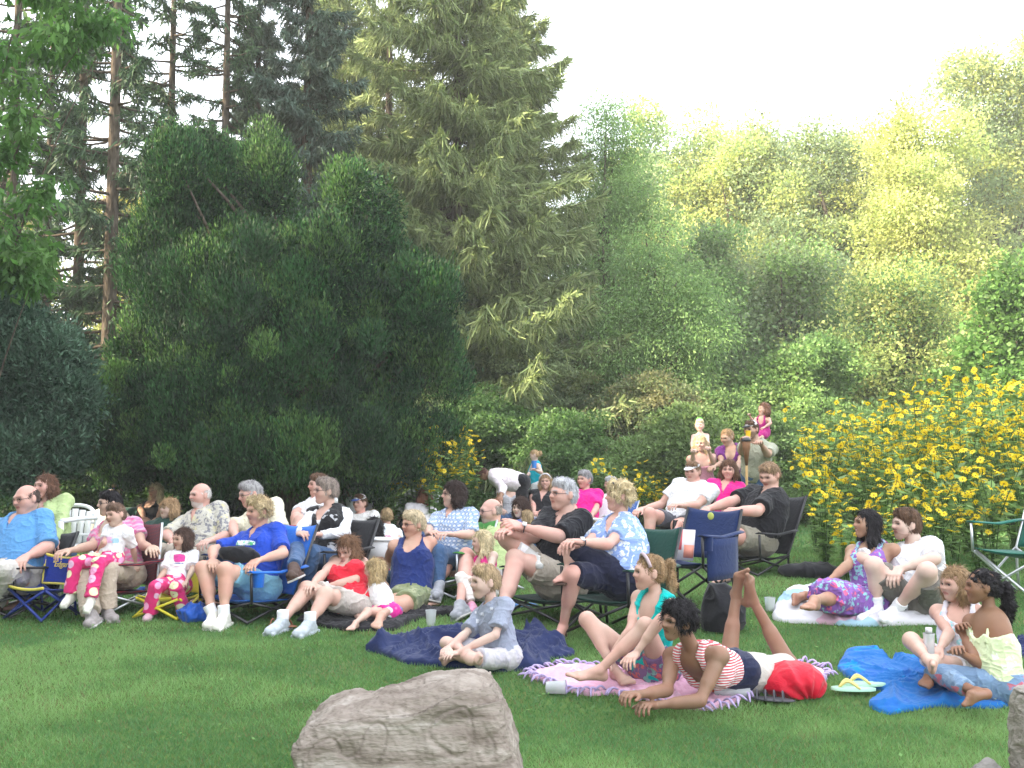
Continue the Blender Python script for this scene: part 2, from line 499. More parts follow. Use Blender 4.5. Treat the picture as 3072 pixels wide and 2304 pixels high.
# ---------------------------------------------------------------- foliage materials and builders
def leafmat(name, trans=.35, rough=.55, gain=1.0):
    m = bpy.data.materials.new(name); m.use_nodes = True; t = m.node_tree; t.nodes.clear()
    o = t.nodes.new("ShaderNodeOutputMaterial"); a = t.nodes.new("ShaderNodeAttribute"); a.attribute_name = "col"
    d = t.nodes.new("ShaderNodeBsdfDiffuse"); tr = t.nodes.new("ShaderNodeBsdfTranslucent"); g = t.nodes.new("ShaderNodeBsdfGlossy")
    g.inputs["Roughness"].default_value = rough; g.inputs["Color"].default_value = (1, 1, .95, 1)
    mx = t.nodes.new("ShaderNodeMixShader"); mx.inputs[0].default_value = trans
    m2 = t.nodes.new("ShaderNodeMixShader"); m2.inputs[0].default_value = .02
    t.links.new(a.outputs[0], d.inputs[0]); t.links.new(a.outputs[0], tr.inputs[0])
    t.links.new(d.outputs[0], mx.inputs[1]); t.links.new(tr.outputs[0], mx.inputs[2])
    t.links.new(mx.outputs[0], m2.inputs[1]); t.links.new(g.outputs[0], m2.inputs[2]); t.links.new(m2.outputs[0], o.inputs[0])
    return m
M_LEAF = leafmat("leaf", .48); M_NEEDLE = leafmat("needle", .22)
M_BARK = mat("bark", (.09, .07, .055), .95, spec=.1)
_co = coords(M_BARK, (1, 1, .25)); _n = N_(M_BARK, "ShaderNodeTexNoise"); _n.inputs["Scale"].default_value = 22; _n.inputs["Detail"].default_value = 5
L_(M_BARK, _co, _n.inputs["Vector"]); L_(M_BARK, ramp(M_BARK, _n.outputs[0], [(.3, (.035, .028, .022)), (.6, (.12, .095, .075)), (.8, (.2, .17, .14))]), M_BARK.node_tree.nodes["Principled BSDF"].inputs["Base Color"]); bump(M_BARK, _n.outputs[0], .8, .04)
RNG = np.random.default_rng(11)
def rnd(n, k=3): v = RNG.normal(size=(n, k)); return v / (np.linalg.norm(v, axis=1)[:, None] + 1e-9)
def leaves(C, A, size, asp, col, var=.25, Nb=None, nmix=.5, tip=False):
    """C centres, A long-axis directions, size per leaf, asp width/length; returns V,F,col for one quad per leaf"""
    n = len(C); A = A / (np.linalg.norm(A, axis=1)[:, None] + 1e-9)
    r = rnd(n) if Nb is None else Nb * (1 - nmix) + rnd(n) * nmix
    B = np.cross(A, r); B /= np.linalg.norm(B, axis=1)[:, None] + 1e-9
    s = (np.broadcast_to(size, (n,)) * RNG.uniform(.7, 1.3, n))[:, None]; w = s * asp
    V = np.stack([C - A * s * .5, C + B * w * .5, C + A * s * .5, C - B * w * .5], 1) if not tip else np.stack([C - B * w * .5, C + B * w * .5, C + A * s + B * w * .2, C + A * s - B * w * .2], 1)
    c = np.asarray(col, float); c = c[RNG.integers(0, len(c), n)] if c.ndim == 2 else np.tile(c, (n, 1))
    c = np.clip(c * (1 + RNG.normal(size=(n, 1)) * var), .004, 1)
    return V.reshape(-1, 3), np.arange(n * 4).reshape(n, 4), np.repeat(c, 4, 0)
class Leafs:
    def __init__(s): s.V, s.F, s.C, s.n = [], [], [], 0
    def add(s, V, F, C): s.V.append(V); s.F.append(F + s.n); s.C.append(C); s.n += len(V)
    def mesh(s, name="crown"): return mk_mesh(name, np.concatenate(s.V), np.concatenate(s.F), np.concatenate(s.C), smooth=False)
def clump_tree(H, blobs, nclump, per, leaf, asp, col, cr=(.35, .8), trunk=.2, limbs=10, seed=0, up=.2, base_r=None, flat=.6, var=.22, droop=0.0, solid=.0, holes=0):
    """blobs: list of (x,y,z,rx,ry,rz) envelopes in tree space. Returns crown mesh, trunk MB"""
    global RNG
    RNG = np.random.default_rng(100 + seed)
    L = Leafs(); vol = np.array([b[3] * b[4] * b[5] for b in blobs]); vol = vol ** .75; cnt = np.maximum((vol / vol.sum() * nclump).astype(int), 3)
    cen = []
    for b, k in zip(blobs, cnt):
        d = rnd(k); rr = RNG.uniform(.45 if not solid else solid, 1.0, k) ** .6
        rr = rr * (1 + .13 * np.abs(RNG.normal(size=k))); cen.append(np.array(b[:3]) + d * rr[:, None] * np.array(b[3:6]))
    cen = np.concatenate(cen); cen = cen[cen[:, 2] > .1]
    if holes: cen = cen[vnoise(cen * [1, .6, 1], 1.5, seed) > -.75 + holes + .12 * (cen[:, 2] - H * .5) / H]
    # clump-level colour variation belongs to the leaves' own age and kind
    for c in cen:
        r = RNG.uniform(*cr); k = max(int(per * (r / np.mean(cr)) ** 2), 4)
        d = rnd(k); p = c + d * (RNG.uniform(.2, 1, k) ** .6 * (1 + .35 * (RNG.uniform(size=k) < .15)))[:, None] * np.array([r, r, r * flat])
        A = d * .6 + rnd(k) * (.6 if up < 1 else .45) + np.array([0, 0, up - .2 - droop]); cc = np.asarray(col, float)
        cc = cc[RNG.integers(0, len(cc))] * RNG.uniform(.8, 1.2) if cc.ndim == 2 else cc * RNG.uniform(.8, 1.2)
        Nb = d * .5 + np.array([0, 0, .8])
        L.add(*leaves(p, A, leaf, asp, cc, var, Nb, .55))
    ns_ = int(L.n / 4 * .14); bi = RNG.integers(0, len(blobs), ns_); Bb = np.array(blobs)[bi]; d = rnd(ns_)
    p = Bb[:, :3] + d * (RNG.uniform(.2, 1.35, ns_) ** .7)[:, None] * Bb[:, 3:6] + rnd(ns_) * .15; cc = np.asarray(col, float); cc = cc if cc.ndim == 2 else cc[None]
    L.add(*leaves(p[p[:, 2] > .2], (d + rnd(ns_))[p[:, 2] > .2], leaf, asp, cc, var + .1))
    m = MB(); top = H * .8
    pts = ss([(0, 0, -.3), (.04 * H * RNG.normal() * .3, 0, H * .3), (RNG.normal() * .02 * H, RNG.normal() * .02 * H, H * .6), (RNG.normal() * .03 * H, 0, top)], 5)
    m.tube(pts, np.linspace(trunk, trunk * .25, len(pts)), 8)
    for c in cen[RNG.permutation(len(cen))[:limbs]]:
        j = int(np.clip(np.searchsorted(pts[:, 2], c[2] * RNG.uniform(.35, .7)), 0, len(pts) - 2)); a = pts[j]
        mid = (a + c) / 2 + np.array([0, 0, .06 * H * RNG.uniform(-.2, 1)]); q = ss([a, mid, c], 4)
        m.tube(q, np.linspace(trunk * .32, trunk * .06, len(q)), 5)
    return L.mesh(), m
def place(name, crown, mb, loc, label, cat="tree", group=None, mat_=None, rz=0, trunk_name="trunk"):
    loc = (loc[0], loc[1], float(terr(loc[0], min(loc[1], 30))) - .05)
    e = empty(name, loc, label, cat, group, rz)
    obj("crown" if cat == 'tree' else "foliage", crown, mat_ or M_LEAF, e)
    mb.build(trunk_name, M_BARK, e)
    return e
def spruce(H, R, seed, col, z0=.12, hang=.35, nbr=90, dens=34, w=.035, droop=.25, topz=1.0, gap=0.0, trunk=.2, twigs=True, upn=.5, bare=0):
    """conifer: whorled branches with hanging branchlets"""
    global RNG
    RNG = np.random.default_rng(500 + seed); L = Leafs(); m = MB()
    pts = np.array([(0, 0, -.3), (0, 0, H * .5), (0, 0, H)]); m.tube(ss(pts, 4), np.linspace(trunk, .02, 9), 8)
    for i in range(nbr):
        t = z0 + (1 - z0) * (i + RNG.uniform(0, 1)) / nbr; z = t * H
        if RNG.uniform() < gap: continue
        Lb = R * (1 - t * .92) ** .75 * RNG.uniform(.6, 1.12); a = RNG.uniform(0, 2 * pi); dr = np.array([cos(a), sin(a), 0])
        n = 9; s = np.linspace(0, 1, n); zz = z + Lb * (-droop * s + (droop * .75 + .1) * s ** 2.2) + .05 * RNG.normal()
        side = np.array([-sin(a), cos(a), 0]); wob = np.cumsum(RNG.normal(size=n)) * .03 * Lb
        P = dr * (s * Lb)[:, None] + side * wob[:, None]; P[:, 2] = zz
        m.tube(P[::2], np.linspace(.030 * (1.2 - t) + .008, .006, 5), 4, cap=False)
        k = int(dens * Lb)
        if k < 2: continue
        isb = RNG.uniform() < bare
        u = RNG.uniform(.12 if not isb else .6, 1, k); c = np.stack([np.interp(u, s, P[:, j]) for j in range(3)], 1)
        sw = RNG.normal(size=k) * .22 * Lb * (1.05 - u) ; c = c + side * sw[:, None] - np.abs(sw)[:, None] * np.array([0, 0, .15])
        # branchlets: several needled strips hanging from each point
        for q in range(3):
            ln = hang * RNG.uniform(.3, 1.1, k); A = np.array([0, 0, -1.0]) * RNG.uniform(.4, 1.2, k)[:, None] + dr * .35 + side * (np.sign(sw) * .35)[:, None] + rnd(k) * .35
            L.add(*leaves(c + rnd(k) * .05, A, ln, w / hang * RNG.uniform(.7, 1.3), col, .22, tip=True))
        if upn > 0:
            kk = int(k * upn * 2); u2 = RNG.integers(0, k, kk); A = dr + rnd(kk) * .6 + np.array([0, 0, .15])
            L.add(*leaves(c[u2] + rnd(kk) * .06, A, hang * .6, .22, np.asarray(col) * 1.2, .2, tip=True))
    return L.mesh(), m
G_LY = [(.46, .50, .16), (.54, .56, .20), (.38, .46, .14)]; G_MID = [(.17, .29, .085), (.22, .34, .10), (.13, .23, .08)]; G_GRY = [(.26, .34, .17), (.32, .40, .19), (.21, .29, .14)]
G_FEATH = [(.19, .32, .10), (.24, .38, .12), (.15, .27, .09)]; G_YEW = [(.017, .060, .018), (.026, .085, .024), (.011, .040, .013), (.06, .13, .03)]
G_SPR = [(.18, .23, .09), (.23, .28, .11), (.13, .18, .07)]; G_BLU = [(.06, .10, .075), (.09, .14, .11), (.04, .07, .05)]; G_JUN = [(.06, .12, .075), (.085, .155, .10), (.04, .085, .055)]; G_PINE = [(.045, .09, .045), (.06, .12, .055), (.03, .06, .035)]
def wx(u, Y): return (u / .72005 - CX) / FPX * Y * 1.0
def wz(v, Y): return CAM_H + (1361 - v / .72005) * Y / FPX
def forest():
    # ---- far and mid broadleaf trees on the right, each with its own envelope
    def broad(name, label, u0, u1, v0, v1, Y, col, seed, n=150, per=210, leaf=.16, asp=.6, cr=(.5, 1.1), trunk=.22, limbs=14, flat=.55, blobs=None, group="broadleaf trees behind the garden", solid=0, var=.2, droop=0, mt=None, nb=30):
        xc = wx((u0 + u1) / 2, Y); w = abs(wx(u1, Y) - wx(u0, Y)) / 2 * (1.28 if 'garden' in group else 1); zt = wz(v0, Y); zb = max(wz(v1, Y), .3); h = zt - zb
        R_ = random.Random(seed)
        B = []
        for i in range(nb):
            t = (i + R_.random()) / nb; wt = w * (.62 + .45 * sin(pi * min(1, t * 1.05 + .12))) * (1 if t < .85 else 1 - (t - .85) * 2.4)
            a = R_.uniform(0, 6.28); q = R_.random() ** .5 * .72
            B.append((cos(a) * wt * q, sin(a) * wt * q * .8, zb + h * (.04 + .92 * t), wt * R_.uniform(.24, .55), wt * R_.uniform(.24, .5), h * R_.uniform(.06, .13)))
        c, m = clump_tree(zt, B, int(n * 2.0), int(per * 1.0), leaf * .62, asp, col, (cr[0] * .45, cr[1] * 1.0), trunk, int(limbs * 2.5), seed, flat=flat * 1.15, solid=solid, var=var, droop=droop)
        return place(name, c, m, (xc, Y), label, group=group, mat_=mt)
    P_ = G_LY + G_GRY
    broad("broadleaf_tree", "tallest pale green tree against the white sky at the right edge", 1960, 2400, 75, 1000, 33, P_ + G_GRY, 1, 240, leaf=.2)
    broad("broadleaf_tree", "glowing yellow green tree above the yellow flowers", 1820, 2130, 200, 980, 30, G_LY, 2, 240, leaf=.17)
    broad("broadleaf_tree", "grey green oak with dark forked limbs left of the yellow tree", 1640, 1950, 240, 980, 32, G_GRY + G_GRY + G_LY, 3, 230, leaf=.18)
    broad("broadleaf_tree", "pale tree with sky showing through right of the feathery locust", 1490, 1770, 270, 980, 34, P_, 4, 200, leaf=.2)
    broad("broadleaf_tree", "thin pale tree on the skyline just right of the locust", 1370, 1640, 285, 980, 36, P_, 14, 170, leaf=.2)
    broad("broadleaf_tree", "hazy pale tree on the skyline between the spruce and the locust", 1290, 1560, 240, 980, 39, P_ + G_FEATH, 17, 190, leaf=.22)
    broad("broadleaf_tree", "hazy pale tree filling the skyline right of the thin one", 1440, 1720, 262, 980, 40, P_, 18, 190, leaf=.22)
    broad("broadleaf_tree", "round fresh green maple at the right edge behind the flowers", 2080, 2330, 600, 1060, 19, [(.11, .22, .05), (.14, .27, .065)], 5, 120, 220, leaf=.15, asp=.8, cr=(.35, .7), solid=.7)
    broad("broadleaf_tree", "small grey green tree below the forked oak", 1560, 1830, 560, 1020, 26, G_GRY + G_MID, 6, 160, leaf=.16)
    broad("broadleaf_tree", "low yellow green tree between the oak and the maple", 1800, 2110, 600, 1020, 23, G_LY + G_MID, 7, 160, leaf=.14)
    broad("broadleaf_tree", "bright leafy sapling above the woman carrying a toddler", 1600, 1870, 740, 1030, 20.5, G_MID + [(.16, .28, .08)], 8, 110, 200, leaf=.13, cr=(.35, .6))
    broad("broadleaf_tree", "mid green tree filling the gap between the locust and the grey green tree", 1420, 1660, 500, 1020, 27, G_GRY + G_FEATH, 15, 160, leaf=.16)
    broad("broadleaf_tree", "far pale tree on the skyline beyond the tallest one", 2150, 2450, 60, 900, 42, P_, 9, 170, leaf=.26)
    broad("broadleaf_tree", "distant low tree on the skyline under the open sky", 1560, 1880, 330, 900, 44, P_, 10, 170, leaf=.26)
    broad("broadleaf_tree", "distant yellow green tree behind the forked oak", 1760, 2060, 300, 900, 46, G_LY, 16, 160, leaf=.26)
    # feathery locust next to the spruce
    broad("locust_tree", "feathery light green locust tree right of the spruce", 1170, 1450, 240, 980, 25.5, G_FEATH, 11, 200, 260, leaf=.13, asp=.35, droop=.5, flat=.4)
    broad("locust_tree", "lower drooping locust tree with bare twigs above the shrubs", 1290, 1560, 540, 1020, 21, G_FEATH, 12, 140, 260, leaf=.12, asp=.35, droop=.5, flat=.4)
    # ---- Norway spruces
    for (u, v, Y, R, sd, lab) in ((985, -330, 21, 4.3, 1, "large Norway spruce with drooping olive branchlets in the centre"), (1090, -60, 24.5, 4.0, 2, "Norway spruce rising behind the centre one with long side branches"), (835, -260, 24, 3.0, 3, "slimmer Norway spruce with visible trunk left of the centre one"), (735, -300, 26, 3.0, 4, "Norway spruce half hidden behind the blue spruce")):
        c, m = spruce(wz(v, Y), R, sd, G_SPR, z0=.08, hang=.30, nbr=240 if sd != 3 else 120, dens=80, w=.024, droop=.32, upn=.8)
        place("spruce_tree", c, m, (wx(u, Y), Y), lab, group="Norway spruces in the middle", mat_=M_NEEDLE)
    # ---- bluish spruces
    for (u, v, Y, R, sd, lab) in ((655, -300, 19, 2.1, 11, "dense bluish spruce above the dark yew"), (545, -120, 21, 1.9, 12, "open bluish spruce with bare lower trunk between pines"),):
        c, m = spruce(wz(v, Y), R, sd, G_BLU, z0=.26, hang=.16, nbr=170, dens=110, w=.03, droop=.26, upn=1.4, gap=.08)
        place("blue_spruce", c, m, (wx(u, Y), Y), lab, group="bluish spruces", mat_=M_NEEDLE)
    # ---- thin pines on the left with bare side twigs
    labs = ["thick straight pine trunk left of the yew with bare side twigs", "pine with dark needle clumps at the left edge", "slim pine behind the top of the yew", "pine trunk between the slim pine and the blue spruce", "leaning pine near the top left corner", "far slim pine at the very left"]
    for i, (u, Y, tr, R) in enumerate(((230, 16.5, .15, 1.5), (160, 18, .13, 1.9), (355, 20, .13, 1.5), (475, 19, .12, 1.4), (90, 20.5, .12, 2.1), (10, 17, .12, 1.8))):
        c, m = spruce(15.5, R, 30 + i, G_PINE, z0=.12, hang=.19, nbr=170, dens=38, w=.03, droop=.18, upn=1.3, gap=.10, trunk=tr, bare=.60)
        place("pine_tree", c, m, (wx(u, Y), Y), labs[i], group="pines on the left", mat_=M_NEEDLE)
    # ---- sunlit trees far behind the pines
    for i, (u0, u1, v0, Y, lab) in enumerate(((120, 420, 380, 38, "sunlit yellow tree glimpsed between the two left pine trunks"), (330, 640, 330, 42, "sunlit yellow tree glimpsed behind the slim pine"), (-150, 160, 420, 40, "sunlit yellow tree glimpsed at the left edge"), (640, 900, 360, 45, "sunlit tree glimpsed behind the blue spruce"))):
        broad("broadleaf_tree", lab, u0, u1, v0, 960, Y, [(.34, .32, .06), (.26, .30, .07)], 40 + i, 95, leaf=.26, cr=(.7, 1.3), group="sunlit trees beyond the pines")
    # ---- the big dark yew, the blue-green juniper
    Y = 14.2; B = []
    for (u, v, ru, rv, dy) in ((600, 800, 290, 250, 0), (450, 620, 160, 230, .3), (440, 400, 55, 130, .3), (555, 480, 90, 120, .2), (700, 530, 120, 150, 0), (800, 620, 100, 140, .1), (880, 740, 95, 160, .1), (910, 880, 100, 140, 0), (380, 860, 180, 170, .2), (640, 650, 230, 190, 0), (330, 650, 60, 160, .2), (640, 960, 330, 110, -.2), (300, 950, 130, 90, 0)):
        B.append((wx(u, Y) - wx(620, Y), dy, wz(v, Y), ru / .72 / FPX * Y * .84, ru / .72 / FPX * Y * .66 + .3, rv / .72 / FPX * Y * .84))
    R_ = random.Random(5)
    for k in range(64):
        b = B[R_.randrange(len(B))]; a = R_.uniform(.1, 3.0); q = R_.uniform(.8, 1.05)
        B.append((b[0] + cos(a) * b[3] * q, b[1] - R_.uniform(0, .6) * b[4], b[2] + sin(a) * b[5] * q, R_.uniform(.12, .3), R_.uniform(.15, .3), R_.uniform(.22, .5)))
    c, m = clump_tree(4.2, B, 2400, 420, .062, .30, G_YEW, (.08, .36), .16, 60, 77, flat=1.1, var=.38, up=1.5, holes=.36)
    for k in range(7):
        a = RNG.uniform(-1.6, 1.6); q = ss([(a * .25, 0, -.1), (a * .7, RNG.uniform(-.5, .5), 1.2), (a * 1.2, 0, 3.0)], 5); m.tube(q, np.linspace(.09, .03, len(q)), 6)
    place("yew_tree", c, m, (wx(620, Y), Y), "huge dark green yew filling the space behind the left audience", mat_=M_NEEDLE)
    Y = 12.5; B = [(wx(u, Y) - wx(60, Y), 0, wz(v, Y), ru / .72 / FPX * Y, ru / .72 / FPX * Y * .8, rv / .72 / FPX * Y) for (u, v, ru, rv) in ((30, 830, 130, 150), (-60, 760, 130, 160), (110, 900, 80, 110), (-20, 960, 160, 90))]
    c, m = clump_tree(2.2, B, 450, 380, .075, .3, G_JUN, (.15, .35), .08, 16, 78, flat=.9, up=.6, var=.25)
    place("juniper_bush", c, m, (wx(60, Y), Y), "blue green juniper bush at the left edge", "bush", mat_=M_NEEDLE)
    # dark undergrowth behind the left crowd: separate bushes
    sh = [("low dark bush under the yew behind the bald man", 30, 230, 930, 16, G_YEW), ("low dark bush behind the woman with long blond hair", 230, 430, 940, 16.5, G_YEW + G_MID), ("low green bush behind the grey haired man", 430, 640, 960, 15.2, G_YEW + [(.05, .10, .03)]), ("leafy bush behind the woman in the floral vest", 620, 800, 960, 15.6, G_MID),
          ("broad green bush left of the yellow flower patch", 780, 960, 900, 17.4, G_MID), ("tall rounded green shrub behind the turquoise girl", 920, 1140, 850, 18.5, [(.11, .21, .06), (.14, .26, .075)]), ("olive shrub with pale leaves under the spruce", 1060, 1290, 740, 20.0, G_GRY + [(.22, .26, .10)]),
          ("wide olive brown shrub in the middle", 1260, 1530, 800, 19, [(.20, .21, .09), (.17, .22, .09), (.24, .24, .11)]), ("dark green shrub right of the turquoise girl", 1130, 1330, 900, 17.6, [(.09, .18, .05), (.12, .22, .065)]), ("low light green bush behind the hot pink tee", 1290, 1480, 960, 16.8, [(.19, .30, .10)]),
          ("green shrub left of the woman carrying a toddler", 1400, 1560, 880, 16.6, [(.16, .24, .08)]), ("shrub behind the woman in purple", 1520, 1720, 860, 18.2, [(.15, .25, .08)]), ("dark shrub at the foot of the yellow tree", 1690, 1900, 860, 18.8, G_MID), ("shrub hidden behind the tall yellow flowers", 1880, 2260, 880, 17.5, G_MID)]
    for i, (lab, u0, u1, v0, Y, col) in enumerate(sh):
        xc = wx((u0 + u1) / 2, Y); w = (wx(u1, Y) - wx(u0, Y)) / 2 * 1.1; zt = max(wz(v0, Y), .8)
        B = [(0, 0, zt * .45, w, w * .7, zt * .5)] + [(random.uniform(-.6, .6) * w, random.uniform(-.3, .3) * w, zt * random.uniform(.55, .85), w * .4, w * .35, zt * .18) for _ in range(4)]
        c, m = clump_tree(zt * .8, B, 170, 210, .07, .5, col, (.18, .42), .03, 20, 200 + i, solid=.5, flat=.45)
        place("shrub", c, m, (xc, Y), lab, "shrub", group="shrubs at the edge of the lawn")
    # leafy branch of a nearer tree at the left edge
    Y = 11.0; B = [(wx(u, Y) - wx(-60, Y), 0, wz(v, Y), ru / .72 / FPX * Y, .5, rv / .72 / FPX * Y) for (u, v, ru, rv) in ((20, 480, 60, 160), (50, 570, 70, 80), (10, 250, 40, 130), (80, 60, 130, 70), (200, 20, 60, 40))]
    c, m = clump_tree(5.6, B, 60, 70, .13, .33, [(.07, .17, .035), (.10, .21, .045)], (.15, .35), .05, 5, 79, droop=.7, flat=.5)
    place("ash_tree", c, m, (wx(-60, Y), Y), "light green pinnate leaved tree hanging in from the left edge")
    # unseen spruces added left of the frame to block the sun from the lawn
    src = bpy.data.objects["spruce_tree"]
    for i, (x, y, k) in enumerate(((-7.5, -5.5, .8), (-9.5, -2.6, .85), (-9.0, .6, .8), (-10.8, 3.4, .9), (-11.2, 6.6, .85), (-13, 1, 1.0), (-14.5, 6, 1.0))):
        dup(src, None, (x, y, 0), i * 1.3, "added sun-blocking spruce out of view left of the lawn, %s of its row" % ("first", "second", "third", "fourth", "fifth", "sixth", "seventh", "eighth", "ninth")[i], (k * 1.4, k * 1.4, k * 1.22))
forest()
# ---------------------------------------------------------------- false sunflowers
M_PETAL = leafmat("petal", .35)
def flower_mesh():
    m = MB(); n = 11
    for k in range(n):
        a = k * 2 * pi / n + random.uniform(-.1, .1); d = np.array([cos(a), sin(a), .0]); t = np.array([-sin(a), cos(a), 0]); L = .034 * random.uniform(.85, 1.1); w = .0068
        V = [d * .006 - t * .003, d * .006 + t * .003, d * L * .6 + t * w + [0, 0, .004], d * L * .6 - t * w + [0, 0, .004], d * L + [0, 0, -.003]]
        m.add(V, [(0, 1, 2, 3), (3, 2, 4, 4)], (.92, .70, .03))
    m.ell((0, 0, .002), (.0075, .0075, .005), col=(.48, .28, .03), n=8, m=4)
    return m
def sunflower_plant(Hp, nst, seed, nfl, spread=.38):
    global RNG
    RNG = np.random.default_rng(seed); random.seed(seed)
    root = empty("sunflower_plant", (0, 0, 0), "", "plant")
    st = MB(); L = Leafs(); heads = []
    for i in range(nst):
        a = RNG.uniform(0, 2 * pi); r = spread * RNG.uniform(.2, 1); h = Hp * RNG.uniform(.62, 1.05); b = np.array([cos(a), sin(a), 0])
        P = ss([b * .08 * r, b * r * .4 + [0, 0, h * .5], b * r + [RNG.normal() * .05, RNG.normal() * .05, h]], 5)
        st.tube(P, np.linspace(.006, .003, len(P)), 4, c=(.06, .12, .03), cap=False)
        zz = P[:, 2]
        k = int(h * 20)
        u = RNG.uniform(.12, .97, k) * h; c = np.stack([np.interp(u, zz, P[:, j]) for j in range(3)], 1)
        aa = RNG.uniform(0, 2 * pi, k); D = np.stack([np.cos(aa), np.sin(aa), RNG.uniform(-.4, .5, k)], 1)
        L.add(*leaves(c + D * .055, D, .13, .42, [(.17, .30, .08), (.21, .35, .11), (.26, .38, .15)], .2, np.array([0, 0, 1.0]) + 0 * D, .3))
        heads.append((P[-1], 1))
        for q in range(max(1, nfl // nst - 1)):
            t = RNG.uniform(.45, .98) ** .7; p = np.array([np.interp(t * h, zz, P[:, j]) for j in range(3)]); dd = rnd(1)[0] * [1, 1, .3] * RNG.uniform(.08, .2); e = p + dd + [0, 0, .07]
            st.tube([p, p + dd * .6, e], .0028, 3, c=(.06, .12, .03), cap=False); heads.append((e, 1))
    st.build("stem", mat_stem, root)
    obj("foliage", L.mesh("foliage"), M_LEAF, root)
    for (p, _) in heads[:nfl]:
        f = obj("flower", FLM[RNG.integers(0, len(FLM))], M_PETAL, root, tuple(p))
        f.rotation_euler = (RNG.normal() * .55 + .35, RNG.normal() * .5, RNG.uniform(0, 6.28)); f.scale = (RNG.uniform(1.0, 1.45),) * 3
    return root
mat_stem = mat("stem", (.06, .12, .03), .7, attr=True)
def _fm():
    o = flower_mesh().build("flower", M_PETAL); me = o.data; bpy.data.objects.remove(o); return me
FLM = [_fm() for _ in range(3)]
def flowers():
    protos = [sunflower_plant(1.9, 11, 900 + i, 74, .44) for i in range(3)] + [sunflower_plant(1.15, 9, 950 + i, 40, .38) for i in range(2)]
    spots = []
    R_ = random.Random(3)
    rows = [(8.9, 2.95, 5.6, .72, .42), (9.35, 2.95, 7.2, .95, .46), (9.95, 3.0, 7.6, 1.22, .48), (10.6, 3.15, 8, 1.45, .48), (11.3, 3.4, 8.2, 1.62, .50), (12.1, 3.65, 8.6, 1.76, .54)]
    rowid = []
    for ri, (y, x0, x1, h, dx) in enumerate(rows):
        x = x0; ki = 0
        while x < min(x1, y * .56):
            xx = x + R_.uniform(-.15, .15); yy = y + R_.uniform(-.2, .2); u = xx / yy * FPX + CX
            hh = h * (.84 + .28 * min(max((u - 2380) / 500, 0), 1)) * R_.uniform(.88, 1.1)
            if 2760 < u < 2880 and y > 10.4: hh *= 1.15
            spots.append((xx, yy, hh)); x += dx; rowid.append((ri, ki)); ki += 1
    nrow = len(spots)
    for k in range(11): spots.append((-2.0 + k * .125, R_.uniform(13.9, 14.7), R_.uniform(1.5, 1.85)))
    for k in range(6): spots.append((R_.uniform(1.4, 3.6), R_.uniform(15.6, 16.4), R_.uniform(.8, 1.3)))
    used = set()
    for i, (x, y, h) in enumerate(spots):
        pi_ = R_.randrange(3) if h > 1.3 else 3 + R_.randrange(2); p = protos[pi_]
        o = p if pi_ not in used else dup(p); used.add(pi_)
        s = h / (1.9 if pi_ < 3 else 1.15); o.scale = (max(s, .85),) * 2 + (s,); o.location = (x, y, float(terr(x, y))); o.rotation_euler = (0, 0, R_.uniform(0, 6.28))
        OR = ("first", "second", "third", "fourth", "fifth", "sixth", "seventh", "eighth", "ninth", "tenth", "eleventh", "twelfth", "thirteenth")
        if i < nrow: ri, ki = rowid[i]; o['group'] = "tall yellow flowers right of the lawn"; o['label'] = "yellow daisy plant in the right bed, %s row back, %s from the left" % (OR[ri], OR[ki])
        elif x < 0: o['group'] = "yellow flowers behind the left audience"; o['label'] = "yellow flowering plant behind the left crowd, %s from the left" % OR[sum(1 for q in spots[nrow:] if q[0] < x)]
        else: o['group'] = "yellow flowers behind the right audience"; o['label'] = "small yellow flowering plant below the olive shrub, %s from the left" % OR[sum(1 for q in spots[nrow:] if 0 < q[0] < x)]
flowers()
